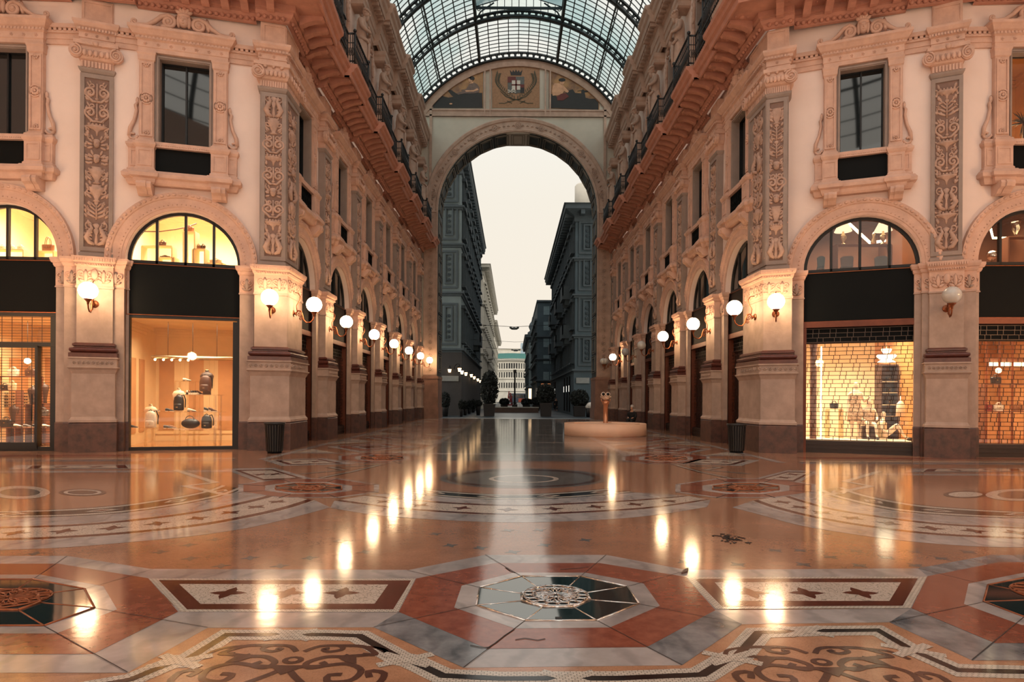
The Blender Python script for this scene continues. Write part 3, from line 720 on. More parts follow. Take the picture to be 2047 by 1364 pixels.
# statues: bearded half-figures with folded arms growing out of tapering pillars
def statue(label):
    t = thing('statue', label, 'statue', group='statues between the upper windows')
    body = [[((0, -.3, 18.25), .3), ((0, -.3, 18.7), .24), ((0, -.34, 19.1), .29), ((0, -.36, 19.42), .27), ((0, -.42, 19.58), .12), ((0, -.52, 19.75), .11)],
            [((0, -.36, 19.42), .27), ((.3, -.36, 19.42), .13), ((.44, -.44, 19.05), .11), ((.3, -.66, 18.95), .085), ((-.02, -.68, 19.1), .07), ((-.16, -.68, 19.16), .05)],
            [((0, -.36, 19.42), .27), ((-.3, -.36, 19.42), .13), ((-.44, -.44, 19.03), .11), ((-.3, -.68, 18.88), .085), ((.02, -.72, 18.98), .07), ((.16, -.72, 19.02), .05)]]
    b = skin('body', body, stone_up, t, sub=2)
    mb = MB(); M = Matrix.Translation((0, -.56, 19.86)) @ Matrix.Rotation(radians(28), 4, 'X')
    mb.sphere((0, 0, 0), (.15, .18, .2), 12, 8, 0, M); mb.sphere((0, -.18, .0), (.03, .05, .05), 6, 4, 0, M)
    for s in (-1, 1): mb.sphere((s*.06, -.155, .05), .025, 6, 4, 0, M); mb.sphere((s*.15, .02, 0), (.03, .04, .06), 6, 4, 0, M)
    mb.build('head', stone_up, t)
    mb = MB(); mb.sphere((0, .05, .06), (.19, .19, .19), 10, 7, 0, M)
    for k in range(12): mb.sphere((.19*cos(k*.55), .05+.17*sin(k*.55), .1), .06, 6, 4, 0, M)
    mb.sphere((0, -.14, -.2), (.11, .09, .16), 8, 6, 0, M)
    for k in range(5): mb.tube([M @ Vector(((k-2)*.045, -.16, -.1)), M @ Vector(((k-2)*.035, -.17, -.36))], .03, 5)
    mb.build('hair_and_beard', stone_up, t)
    mb = MB(); n = 30; vs = []; fs = []
    rings = [(18.62, .27, .24), (18.5, .33, .29), (18.2, .36, .31), (17.8, .33, .29), (17.45, .36, .31), (17.3, .4, .33)]
    for z, rx, ry in rings:
        for k in range(n):
            a = 2*pi*k/n; q = 1+.06*sin(5*a+z*3)+.04*sin(9*a); vs.append((rx*q*cos(a), -.3+ry*q*sin(a), z+.06*sin(4*a)))
    for j in range(len(rings)-1):
        for k in range(n): fs.append((j*n+k, j*n+(k+1) % n, (j+1)*n+(k+1) % n, (j+1)*n+k))
    mb.add(vs, fs, 0, True)
    mb.tube([(.3, -.5, 18.6), (.1, -.66, 18.45), (-.2, -.62, 18.5), (-.34, -.3, 18.6)], .07, 7); mb.tube([(.05, -.66, 18.45), (.02, -.66, 17.9), (.06, -.64, 17.4)], [.09, .08, .05], 7)
    mb.build('drapery', stone_up, t)
    mb = MB(); mb.add([(-.34, .1, 17.35), (.34, .1, 17.35), (.34, -.52, 17.35), (-.34, -.52, 17.35), (-.22, .1, 14.9), (.22, .1, 14.9), (.22, -.42, 14.9), (-.22, -.42, 14.9)], [(0, 1, 2, 3), (4, 5, 6, 7), (0, 1, 5, 4), (1, 2, 6, 5), (2, 3, 7, 6), (3, 0, 4, 7)])
    mb.box(-.36, .36, -.56, .1, 14.2, 14.9); foliage_band(mb, -.2, .2, 16.2, 17.2, -.5); frame(mb, -.28, .28, 14.3, 14.8, -.59, -.55, .06)
    mb.build('tapering_pillar', stone_up, t)
    mb = MB(); mb.sweep([(-.42, .1), (-.42, -.5), (.42, -.5), (.42, .1)], [(-.1, 20.05), (0, 20.1), (0, 20.3), (.06, 20.4), (.06, 20.6), (0, 20.62)])
    mb.build('head_block', stone_up, t)
    return t
st = statue('x'); first = True
for k, z in enumerate(ZK):
    if k == 5: z = 49.95
    for s, X, a in (('left', XL+.0, pi/2), ('right', XR, -pi/2)):
        lab = 'bowed bearded stone figure with folded arms, %s along the %s upper wall' % (ORD[k], s)
        if first: st.location = (X, z, 0); st.rotation_euler = (0, 0, a); st['label'] = lab; first = False
        else: dup(st, (X, z, 0), a, lab)
# balcony railings on the cornice
def railing(label):
    t = thing('balcony_railing', label, 'railing', group='black railings on the great cornice')
    pts = [(-2.5, -1.3), (-1.1, -1.3), (-1.1, -1.56), (1.1, -1.56), (1.1, -1.3), (2.5, -1.3)]
    mb = MB(); mb.tube([(x, y, 15.4) for x, y in pts], .04, 6); mb.build('handrail', blackm, t)
    mb = MB(); mb.tube([(x, y, 14.36) for x, y in pts], .03, 6); mb.tube([(x, y, 15.05) for x, y in pts], .02, 5); mb.build('lower_rail', blackm, t)
    mb = MB()
    def bal(p, d, n):
        mb.tube([(p.x, p.y, 14.3), (p.x, p.y, 15.4)], .014, 5); mb.tube([(p.x+d.x*.06*cos(i), p.y+d.y*.06*cos(i), 14.72+.16*sin(i)) for i in [q*pi/4 for q in range(8)]], .012, 4, True)
    along(pts, .14, bal)
    for x in (-1.1, 1.1):
        for q in (.0, .33, .66): bal(Vector((x, -1.3-.26*q)), Vector((0, 1)), Vector((1, 0)))
    mb.build('balusters', blackm, t)['kind'] = 'stuff'
    for x in (-1.1, 1.1):
        mb = MB(); mb.tube([(x, -1.56, 14.24), (x, -1.56, 15.45)], .035, 6); mb.sphere((x, -1.56, 15.5), .07, 8, 6); mb.build('post', blackm, t)
    return t
rl = railing('x'); first = True
for k, z in enumerate(ZK):
    if k == 5: z = 49.0
    for s, X, a in (('left', XL, pi/2), ('right', XR, -pi/2)):
        lab = 'black iron railing bulging over the cornice, %s along the %s wall' % (ORD[k], s)
        if k == 5: continue
        if first: rl.location = (X, z, 0); rl.rotation_euler = (0, 0, a); rl['label'] = lab; first = False
        else: dup(rl, (X, z, 0), a, lab)
dup(rl, (XL+.15, 20.4, 0), pi/2, 'black iron railing above the corner pier at the left'); dup(rl, (XR-.1, 20.6, 0), -pi/2, 'black iron railing above the corner pier at the right')
# ------------------------------------------------------------------ end wall with the great arch
AX, AZ, AR, Z0, Z1 = .3, 16.7, 6.4, ZEND, 53.3
VX, VC, VR = .28, 19.4, 9.6
mb = MB()
mb.box(XL-.6, AX-AR, Z0, Z1, 0, AZ); mb.box(AX+AR, XR+.6, Z0, Z1, 0, AZ)
arc = [(AX+AR*cos(pi-pi*k/40), AZ+AR*sin(pi-pi*k/40)) for k in range(41)]
mb.prism([(XL-2, AZ)]+arc+[(XR+2, AZ), (XR+2, 24.4), (XL-2, 24.4)], Z0, Z1)
a0_ = math.acos(9.2/VR) if False else .45
top = [(VX+VR*cos(a0_+(pi-2*a0_)*k/40), VC+VR*sin(a0_+(pi-2*a0_)*k/40)) for k in range(41)]
mb.prism([(XR+2, 23)]+[(XR+2, 24.0)]+[p for p in top if p[1] > 24.0]+[(XL-2, 24.0), (XL-2, 23)], Z0+.02, Z1, mi=0)
tag(mb.build('wall_end', mat('end_plaster', C(190, 184, 172), .85, var=.12, scale=.8, bump=.05)), 'pale end wall of the passage pierced by the great arch', kind='structure')
ea = thing('great_arch', 'great round arch at the end of the passage with rosette band', 'arch', kind='structure')
mb = MB(); y = Z0
mb.arc(AX, AZ, [(6.4, y+.1), (6.4, y-.1), (6.55, y-.14), (6.62, y-.08), (7.2, y-.08), (7.26, y-.16), (7.45, y-.2), (7.52, y-.16), (7.52, y+.1)], n=64)
for k in range(57):
    a = pi*(k+.5)/57; M = Matrix.Translation((AX+6.91*cos(a), y-.09, AZ+6.91*sin(a))) @ Matrix.Rotation(-a+pi/2, 4, 'Y')
    tmp = MB()
    if k % 5 == 3: rosette(tmp, 0, 0, .2, 0, 8, .06); tmp.arc(0, 0, [(.22, -.04), (.26, -.05), (.26, .04)], 0, 2*pi, 18)
    else: leaf(tmp, -.12, -.05, .24, .3, 0, .5, .05); leaf(tmp, .12, -.05, .24, pi-.3, 0, .5, .05); tmp.sphere((0, 0, .05), (.06, .05, .08), 6, 4)
    i0 = len(mb.v); mb.v += [tuple(M @ Vector(q)) for q in tmp.v]; mb.f += [[i+i0 for i in f] for f in tmp.f]; mb.m += tmp.m; mb.s += tmp.s
mb.build('archivolt', stone_up, ea)
for s in (-1, 1):
    mb = MB(); x0, x1 = sorted((AX+s*6.4, AX+s*7.52))
    mb.box(x0, x1, y-.1, y+.1, 3.4, AZ); frame(mb, x0, x1, 3.5, AZ, y-.16, y-.09, .12)
    for k in range(24):
        z = 4+k*.53; rosette(mb, (x0+x1)/2, z, .17, y-.11, 7, .04)
        mb.arc((x0+x1)/2, z, [(.2, y-.13), (.24, y-.13), (.24, y-.08)], 0, 2*pi, 14)
    mb.build('jamb_panel', stone_up, ea)
    mb = MB(); xx0, xx1 = (XL, AX-6.3) if s < 0 else (AX+6.3, XR)
    q = .03 if s < 0 else -.03
    mb.box(xx0, xx1, y-.22, Z1+.02, .02, 3.2); mb.box(*sorted((xx0 if s < 0 else xx1, (xx1 if s < 0 else xx0)+q)), y-.26, Z1+.04, 3.2, 3.4); mb.box(*sorted((xx0 if s < 0 else xx1, (xx1 if s < 0 else xx0)+2*q)), y-.27, Z1+.05, 0, .9)
    mb.build('jamb_base', mat('jamb_stone', C(140, 104, 88), .7, var=.35, scale=1.6, bump=.2), ea)
cof = mat('shaded_coffer', C(58, 64, 66), .8, var=.2); cfr = mat('coffer_frame', C(120, 116, 108), .8)  # dark soffit lining: the shade inside the arch is put into its colour
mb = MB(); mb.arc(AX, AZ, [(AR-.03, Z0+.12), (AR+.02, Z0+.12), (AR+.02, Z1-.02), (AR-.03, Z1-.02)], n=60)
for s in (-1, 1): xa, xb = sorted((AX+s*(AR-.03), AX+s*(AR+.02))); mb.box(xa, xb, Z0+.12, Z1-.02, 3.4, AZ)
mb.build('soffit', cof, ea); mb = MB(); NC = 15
for k in range(NC):
    a = pi*(k+.5)/NC; M = Matrix.Translation((AX, 0, AZ)) @ Matrix.Rotation(-a+pi/2, 4, 'Y'); w = .56
    for (q, w2) in ((0, w), (.16, w-.16)):
        ya, yb = Z0+.3+q, Z1-.2-q; h = AR-.06; t = .05
        for (xa, xb, y0, y1) in ((-w2, w2, ya, ya+t), (-w2, w2, yb-t, yb), (-w2, -w2+t, ya, yb), (w2-t, w2, ya, yb)): mb.box(xa, xb, y0, y1, h-.06, h+.03, 0, M)
for s in (-1, 1):
    for k in range(8):
        z = 3.8+k*1.58; x = AX+s*(AR-.03); xa, xb = sorted((x, x-s*.06)); zb = z+1.4; t = .05
        for q in (0, .16):
            ya, yb = Z0+.3+q, Z1-.2-q
            for (y0, y1, za, zc) in ((ya, yb, z+q, z+q+t), (ya, yb, zb-q-t, zb-q), (ya, ya+t, z+q, zb-q), (yb-t, yb, z+q, zb-q)): mb.box(xa, xb, y0, y1, za, zc)
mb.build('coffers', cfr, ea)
# lunette with its three mosaics
lf = thing('lunette', 'half-round field above the great arch framed in stone ribs', 'lunette', kind='structure')
mb = MB(); y = Z0
mb.arc(VX, VC, [(8.95, y+.05), (8.95, y-.12), (9.2, y-.16), (9.6, y-.12), (9.6, y+.05)], .45, pi-.45, 60)
for zz in (24.3, 24.75): mb.box(XL-.1, XR+.1, y-.14, y+.02, zz, zz+.12)
mb.box(XL-.1, XR+.1, y-.08, y+.02, 24.3, 24.87)
for x in (-2.46, -2.02, 2.42, 2.8):
    mb.box(x, x+.12, y-.13, y+.02, 24.4, VC+sqrt(9.1**2-(x-VX)**2))
for s in (-1, 1):
    x = VX+s*7.0; mb.box(x-.1, x+.1, y-.14, y, 16, 26.0)
mb.build('stone_ribs', stone_up, lf)
gold = mat('gold_mosaic', C(176, 132, 80), .45, var=.35, scale=1.2, c2=C(112, 78, 58), tile=('vor', 14, .7))
tanm = mat('tan_mosaic', C(158, 118, 86), .6, var=.25, scale=6, tile=('vor', 16, .65))
dk = mat('dark_mosaic', C(38, 36, 36), .6, var=.3, scale=2, tile=('vor', 14, .7)); skn = mat('flesh_mosaic', C(206, 158, 124), .6, var=.3, scale=3)
robe = mat('robe_mosaic', C(112, 92, 84), .6, var=.35, scale=3); redmo = mat('red_mosaic', C(96, 36, 32), .6); whmo = mat('white_mosaic', C(206, 200, 190), .6)
grmo = mat('grey_mosaic', C(96, 98, 96), .6, var=.4, scale=14); olive = mat('olive_mosaic', C(62, 62, 44), .6)
def PE(x, y): q = at(840+x/5.249, 110+y/5.249, ZEND); return (q.x, q.z)
def wallpic(name, label, layers):
    t = thing(name, label, 'mosaic')
    for nm, m, polys, d in layers:
        mb = MB()
        for p in polys: mb.prism(p, ZEND-.02-d, ZEND+.01)
        mb.build(nm, m, t)
    return t
def oval(x, y, rx, ry, n=14): return [PE(x+rx*cos(2*pi*k/n), y+ry*sin(2*pi*k/n)) for k in range(n)]
def poly(*a): return [PE(a[i], a[i+1]) for i in range(0, len(a), 2)]
def lens(x, y, ln, a, w): return [PE(x+ln*t*cos(a)-s*w*sin(pi*t)*sin(a), y+ln*t*sin(a)+s*w*sin(pi*t)*cos(a)) for s, ts in ((1, (0, .25, .5, .75, 1)), (-1, (.75, .5, .25))) for t in ts]
wallpic('wall_mosaic', 'gold mosaic with a robed woman reclining towards the left, holding a book', [
    ('gold_ground', gold, [poly(136, 556, 136, 480, 200, 415, 300, 335, 400, 270, 520, 205, 660, 155, 660, 556)], 0),
    ('dark_mass', dk, [poly(136, 556, 136, 488, 195, 455, 215, 425, 255, 440, 300, 450, 350, 440, 330, 425, 275, 362, 330, 372, 378, 405, 400, 412, 440, 400, 560, 395, 615, 400, 650, 400, 655, 556)], .02),
    ('robe', robe, [poly(430, 368, 480, 362, 505, 325, 520, 300, 560, 290, 600, 310, 622, 345, 618, 395, 560, 405, 470, 405, 400, 420, 378, 405, 440, 385)], .03),
    ('flesh', skn, [oval(528, 262, 22, 30), poly(520, 285, 555, 285, 560, 300, 525, 305), poly(470, 375, 560, 372, 600, 352, 612, 370, 560, 388, 480, 388), oval(322, 515, 16, 8)], .04),
    ('hair', dk, [oval(545, 248, 26, 20), oval(515, 240, 20, 10)], .05)])
wallpic('wall_mosaic', 'gold mosaic with a bare-chested seated youth beside dark tools at the right', [
    ('gold_ground', gold, [poly(1350, 556, 1350, 160, 1450, 190, 1560, 240, 1680, 320, 1790, 410, 1880, 500, 1880, 580, 1350, 560)], 0),
    ('dark_mass', dk, [poly(1350, 556, 1352, 405, 1400, 420, 1440, 440, 1470, 412, 1530, 400, 1560, 375, 1600, 362, 1625, 400, 1690, 405, 1690, 378, 1650, 385, 1650, 378, 1695, 372, 1710, 360, 1722, 375, 1765, 380, 1760, 392, 1725, 395, 1735, 450, 1780, 462, 1830, 460, 1870, 500, 1870, 578, 1350, 556)], .02),
    ('flesh', skn, [oval(1488, 285, 26, 32), poly(1410, 300, 1460, 300, 1500, 320, 1535, 360, 1560, 385, 1545, 400, 1510, 380, 1480, 420, 1440, 425, 1390, 430, 1380, 380, 1392, 325)], .03),
    ('robe', redmo, [poly(1430, 440, 1480, 410, 1530, 405, 1560, 440, 1500, 480, 1440, 480)], .04),
    ('hair', dk, [oval(1488, 265, 36, 18)], .05)])
wr = []
for s in (-1, 1):
    for k in range(17):
        t = k/16; a = 1.15*pi*(t*.62+.02); cx = 1005; x = cx+s*(20+190*sin(a)*.98); yy = 465-260*(t)+0
        xx = cx+s*(15+195*sin(min(1, t*1.25)*pi/2)-40*max(0, t-.55)); dirn = -pi/2+s*(.9-1.5*t)
        wr += [lens(xx, yy, 42, dirn-.7, 5), lens(xx, yy, 42, dirn+.7, 5)]
    wr += [poly(1005+s*10, 470, 1005+s*100, 435, 1005+s*160, 380, 1005+s*168, 380, 1005+s*106, 442, 1005+s*14, 477)]
    wr += [poly(1005-s*20, 460, 1005+s*120, 505, 1005+s*180, 505, 1005+s*180, 511, 1005+s*118, 511, 1005-s*22, 466), poly(1005+s*40, 505, 1005+s*95, 480, 1005+s*98, 486, 1005+s*45, 511)]
chk = [poly(920+17*i, 368+10*j, 937+17*i, 368+10*j, 937+17*i, 378+10*j, 920+17*i, 378+10*j) for i in range(5) for j in range(3) if (i+j) % 2 == 0]
wallpic('wall_mosaic', 'tan mosaic with the crowned city shield of a red cross in a laurel wreath', [
    ('tan_ground', tanm, [poly(755, 556, 755, 118, 880, 98, 1005, 92, 1130, 98, 1253, 118, 1253, 556)], 0),
    ('wreath', olive, wr, .02),
    ('crown', dk, [poly(952, 215, 940, 160, 965, 185, 975, 158, 990, 182, 1005, 155, 1020, 182, 1035, 158, 1045, 185, 1072, 160, 1060, 215)], .02),
    ('shield', grmo, [poly(918, 230, 1092, 230, 1092, 400, 1020, 402, 1005, 412, 990, 402, 918, 400)], .02),
    ('red_quarter', redmo, [poly(918, 230, 1003, 230, 1003, 292, 918, 292), poly(1050, 312, 1092, 312, 1092, 345, 1050, 345)], .03),
    ('white_squares', whmo, chk+[poly(962, 270, 1050, 270, 1050, 368, 962, 368)], .035),
    ('red_cross', redmo, [poly(998, 262, 1014, 262, 1014, 372, 998, 372), poly(956, 310, 1052, 310, 1052, 324, 956, 324)], .045),
    ('dark_quarter', dk, [poly(1050, 345, 1092, 345, 1092, 400, 1050, 400)], .03)])
# ------------------------------------------------------------------ glass roof
A0, A1 = .41, pi-.41
def vp(a, r): return (VX+r*cos(a), VC+r*sin(a))
roof = thing('ceiling_vault', 'glass and iron barrel vault over the passage', 'glass roof', kind='structure')
LW = 3.1; LZ0, LZ1 = 25.0, 45.0
aL = math.acos(LW/10.0)
mb = MB()
ribs = [20+5*k for k in range(7)]; ribs[-1] = ZEND-.25
def pane(a, b, z0, z1, n):
    for i in range(n):
        p, q = vp(a+(b-a)*i/n, 10.05), vp(a+(b-a)*(i+1)/n, 10.05)
        mb.add([(p[0], z0, p[1]), (q[0], z0, q[1]), (q[0], z1, q[1]), (p[0], z1, p[1])], [(0, 1, 2, 3)])
pane(A0, A1, LZ1, ZEND+.3, 30)
for s in (0, 1): pane(*((A0, aL) if s else (pi-aL, A1)), 20, LZ1, 14)
mb.build('panes', vaultglass, roof)['kind'] = 'stuff'
mb = MB(); NL = 30
for i in range(NL+1):
    a = A0+(A1-A0)*i/NL; inside = abs(10*cos(a)) < LW-.1
    p = vp(a, 10.0); z0 = LZ1 if inside else 20.0
    big = i in (6, 24); 
    M = Matrix.Translation((p[0], 0, p[1])) @ Matrix.Rotation(-a+pi/2, 4, 'Y')
    mb.box(-.03, .03, z0, ZEND, -.06, .02, 0, M)
    if big: mb.box(-.05, .05, z0, ZEND, -.42, -.36, 0, M); [mb.tube([M @ Vector((0, zz, -.02)), M @ Vector((0, zz+1.2, -.4)), M @ Vector((0, zz+2.4, -.02))], .03, 5) for zz in [20+2.5*q for q in range(12)]]
mb.build('longitudinal_bars', ironm, roof)
mb = MB(); z = 20.0
def barc(a, b, z, r, t, w, n):
    vs, fs = [], []
    for i in range(n+1):
        q = a+(b-a)*i/n
        for rr, zz in ((r, z-w), (r, z+w), (r+t, z+w), (r+t, z-w)):
            p = vp(q, rr); vs.append((p[0], zz, p[1]))
    for i in range(n):
        for j in range(4): fs.append((i*4+j, (i+1)*4+j, (i+1)*4+(j+1) % 4, i*4+(j+1) % 4))
    mb.add(vs, fs)
while z < ZEND:
    if z < LZ1-.01: barc(A0, aL, z, 9.97, .05, .018, 12); barc(pi-aL, A1, z, 9.97, .05, .018, 12)
    else: barc(A0, A1, z, 9.97, .05, .018, 30)
    z += .5
mb.build('glazing_bars', ironm, roof)
for zr in ribs:
    mb = MB(); barc(A0, A1, zr, 9.5, .1, .12, 40); barc(A0, A1, zr, 9.9, .1, .1, 40)
    for i in range(46):
        a = A0+(A1-A0)*(i+.5)/46
        for da in (-.012, .012):
            p, q = vp(a+da, 9.55), vp(a-da, 9.92); mb.tube([(p[0], zr, p[1]), (q[0], zr, q[1])], .05, 5)
        p = vp(a, 9.74); mb.sphere((p[0], zr, p[1]), (.1, .05, .1), 6, 4)
    mb.build('arched_rib', ironm, roof)
mb = MB()
hz = VC+sqrt(100-LW**2)
for s in (-1, 1):
    mb.box(VX+s*LW-.09, VX+s*LW+.09, 20, ZEND-.2, hz-.45, hz+.1)
    mb.box(VX+s*LW-.06, VX+s*LW+.06, LZ0, LZ1, hz+.62, hz+.75)
    for k in range(41): mb.box(VX+s*LW-.03, VX+s*LW+.03, LZ0+k*.5-.02, LZ0+k*.5+.02, hz, hz+.7)
mb.box(VX-.08, VX+.08, LZ0, LZ1, hz+1.6, hz+1.72)
for k in range(21):
    z = LZ0+k
    for s in (-1, 1): mb.tube([(VX+s*LW, z, hz+.72), (VX, z, hz+1.68)], .035, 5)
for zr in ribs[1:6]:
    for s in (-1, 1):
        mb.tube([(VX+s*LW, zr, hz-.3), (VX+s*(LW-.35), zr, hz+.35), (VX+s*(LW-1.3), zr, hz+1.0)], .06, 6)
        mb.tube(spiral(VX+s*(LW-.25), hz+.55, .22, 1.4, 0, zr, -s), .03, 5)
    mb.tube([(VX-LW, zr, hz+.7), (VX+LW, zr, hz+.7)], .04, 6); mb.tube([(VX, zr, hz+.7), (VX, zr, hz+1.7)], .03, 5)
for k in range(13): x = VX-LW+LW*2*k/12; mb.box(x-.025, x+.025, LZ1-.03, LZ1+.03, hz-.3 if abs(x-VX) > 2 else 29.2, hz+.7+1.0*(1-abs(x-VX)/LW))
mb.box(VX-LW, VX+LW, LZ1-.05, LZ1+.05, hz+.55, hz+.68)
mb.build('lantern_frame', ironm, roof)
mb = MB()
for s in (-1, 1):
    mb.add([(VX+s*LW, LZ0, hz+.72), (VX, LZ0, hz+1.7), (VX, LZ1, hz+1.7), (VX+s*LW, LZ1, hz+.72)], [(0, 1, 2, 3)])
    mb.add([(VX+s*LW, LZ0, hz), (VX+s*LW, LZ0, hz+.72), (VX+s*LW, LZ1, hz+.72), (VX+s*LW, LZ1, hz)], [(0, 1, 2, 3)])
mb.build('lantern_panes', lantglass, roof)
mb = MB(); mb.prism([(VX-LW, hz-.2), (VX+LW, hz-.2), (VX+LW, hz+.7), (VX, hz+1.7), (VX-LW, hz+.7)], LZ1-.005, LZ1+.005)
mb.build('gable_pane', glassmat('gable_glass', (.93, .96, .94), .03), roof)
# ------------------------------------------------------------------ globe lamps
def wall_lamp(label, on=True, group='globe lamps of the arcade'):
    t = thing('wall_lamp', label, 'lamp', group=group)
    # origin at the wall fixing; -y out from the wall
    mb = MB(); mb.lathe([(.0, -.05), (.07, -.05), (.1, -.02), (.11, 0), (.1, .02)], 14, M=Matrix.Rotation(pi/2, 4, 'X')); mb.sphere((0, -.06, 0), .045, 8, 6); mb.build('wall_rose', bronze, t)
    mb = MB(); arm = [(0, -.06, 0), (0, -.1, -.08), (0, -.1, .02), (0, -.16, .1), (0, -.25, .08), (0, -.3, -.05), (0, -.33, -.2), (0, -.42, -.29), (0, -.55, -.28), (0, -.64, -.2), (0, -.67, -.1), (0, -.67, -.02)]
    mb.tube(arm, .022, 7)
    for (yc, zc, r) in ((-.2, -.02, .09), (-.24, -.15, .07)):
        mb.tube([(0, yc+q[0], zc+q[2]) for q in spiral(0, 0, r, 1.6, pi/2)], .015, 5)
    mb.tube([(0, -.12, .08), (0, -.1, .25), (0, -.2, .42), (0, -.22, .55), (0, -.15, .66), (0, -.02, .68)], .014, 6)
    mb.build('scroll_arm', bronze, t)
    mb = MB(); mb.lathe([(.03, -.06), (.035, 0), (.06, .04), (.1, .08), (.11, .1), (.0, .1)], 14, (0, -.67, -.04)); mb.build('cup', bronze, t)
    mb = MB(); mb.sphere((0, -.67, .29), .245, 24, 16); mb.build('globe', globe_on if on else globe_off, t)
    return t
lampA = wall_lamp('lit globe lamp on the front of the left corner pier'); lampB = None
def lamp(loc, rz, label, on):
    return dup(lampA, loc, rz, label, swap=None if on else {'globe': [globe_off]})
HL = 4.35
m = (CLp[0]+CLp[1])/2; lampA.location = v3(m-nL*.36, HL); lampA.rotation_euler = (0, 0, TL)
lamp((pil0.location.x+.12, pil0.location.y-.33, HL), radians(20), 'lit globe lamp on the pilaster between bag shop and grilled shop door', 1)
mr = (CRp[1]+CRp[2])/2
lamp(v3(mr-nR*.36, HL), TR, 'lit globe lamp on the front of the right corner pier', 1)
lamp((pil1.location.x-.145, pil1.location.y-.325, HL), radians(-24), 'unlit opal globe lamp on the pilaster right of the mannequin shop', 0)
lamp((-7.1, 20.35, HL), pi/2, 'lit globe lamp on the passage side of the left corner pier', 1)
lamp((7.86, 20.5, HL), -pi/2, 'lit globe lamp on the passage side of the right corner pier', 1)
for k, z in enumerate(ZK):
    if k == 5: z = 49.8
    lamp((XL+.34, z, HL), pi/2, 'lit globe lamp on the %s pilaster along the left passage wall' % ORD[k], 1)
    on = k in (0, 1, 4)
    lamp((XR-.34, z, HL), -pi/2, '%s globe lamp on the %s pilaster along the right passage wall' % ('lit' if on else 'unlit', ORD[k]), on)
lamp((7.3, ZEND-.24, HL), 0, 'unlit globe lamp on the right jamb of the great arch', 0)
# ------------------------------------------------------------------ inlaid floor (positions measured on the ground plane)
FM = [f_base, f_ground, f_white, f_grey, f_rust, f_cream, f_tess, f_dred, f_black, f_brown, f_greybr, f_crack]
iB, iG, iW, iY, iR, iC, iT, iD, iK, iN, iM, iX = range(12)
fl = MB()
FC = [0]
def flat(pts, lv, mi):
    FC[0] += 1; z = .0007*lv+.00002*(FC[0] % 30); fl.add([(p[0], p[1], z) for p in pts], [list(range(len(pts)))], mi)
def fp(lv, mi, *a): flat([px(a[i], a[i+1]) for i in range(0, len(a), 2)], lv, mi)
def strip(A, B, lv, mi):
    FC[0] += 1; z = .0007*lv+.00002*(FC[0] % 30); m = len(A)
    fl.add([(p[0], p[1], z) for p in list(A)+list(B)], [(i, i+1, m+i+1, m+i) for i in range(m-1)], mi)
def resamp(P, n):
    P = [Vector(p) for p in P]; d = [0]
    for a, b in zip(P, P[1:]): d.append(d[-1]+(b-a).length)
    out = []
    for k in range(n+1):
        t = d[-1]*k/n; i = max(j for j in range(len(d)-1) if d[j] <= t+1e-9)
        f = (t-d[i])/max(d[i+1]-d[i], 1e-9)
        p0, p1, p2, p3 = P[max(i-1, 0)], P[i], P[i+1], P[min(i+2, len(P)-1)]
        out.append(.5*((2*p1)+(p2-p0)*f+(2*p0-5*p1+4*p2-p3)*f*f+(3*p1-p0-3*p2+p3)*f**3))
    return out
def curve(*a, n=24): return resamp([px(a[i], a[i+1]) for i in range(0, len(a), 2)], n)
def ribbon(P, w, lv, mi, closed=False):
    P = [Vector(p) for p in P]; Lp, Rp = [], []
    for i, p in enumerate(P):
        t = (P[(i+1) % len(P)]-P[i-1]) if closed else (P[min(i+1, len(P)-1)]-P[max(i-1, 0)]); t.normalize(); n = Vector((-t.y, t.x))
        Lp.append(p+n*w/2); Rp.append(p-n*w/2)
    if closed: Lp.append(Lp[0]); Rp.append(Rp[0])
    strip(Lp, Rp, lv, mi)
def rib_sharp(P, w, lv, mi):
    P = [Vector(p) for p in P]; Lp, Rp = [], []
    for i, p in enumerate(P):
        ds = [(P[j+1]-P[j]).normalized() for j in (i-1, i) if 0 <= j < len(P)-1]
        ns = [Vector((-d.y, d.x)) for d in ds]; b = sum(ns, Vector((0, 0))).normalized(); b = b/max(b.dot(ns[0]), .4)
        Lp.append(p+b*w/2); Rp.append(p-b*w/2)
    strip(Lp, Rp, lv, mi)
def cross(x, y, r, lv, mi, ang=0):
    p = Vector((x, y)); pts = []
    for k in range(16):
        a = 2*pi*k/16; q = r*(.42+.58*abs(cos(2*a))**3); pts.append(p+Vector((q*cos(a+ang), q*sin(a+ang))))
    flat(pts, lv, mi)
flat([(-16, -6), (17, -6), (17, ZEND+2.6), (-16, ZEND+2.6)], 0, iB)
# --- near arabesque ground under the frame
fp(1, iG, -40, 1420, -40, 1358, 0, 1357, 255, 1346, 415, 1256, 747, 1255, 927, 1336, 1363, 1331, 1483, 1249, 1778, 1245, 1943, 1321, 2090, 1330, 2090, 1420)
def octagon(pts, m, lv, mi):
    "visible corners of an eight-sided slab, the rest mirrored about x=m"
    q = [px(x, y) for x, y in pts]; q2 = [px(2*m-x, y) for x, y in reversed(pts)]
    flat(q+q2, lv, mi)
def joint(x0, y0, x1, y1, w=.006, lv=8): ribbon([px(x0, y0), px(x1, y1)], w, lv, iX)
LO, RO = 14, 2132
octagon([(135, 1112), (307, 1139), (330, 1200), (415, 1256), (255, 1346)], LO, 2, iW)
octagon([(1982, 1110), (1833, 1137), (1815, 1180), (1778, 1245), (1943, 1321)][::1], RO, 2, iY)
fp(2, iW, 970, 1110, 1212, 1110, 1377, 1141, 1440, 1200, 1483, 1249, 1363, 1331, 927, 1336, 747, 1255, 790, 1200, 813, 1141)
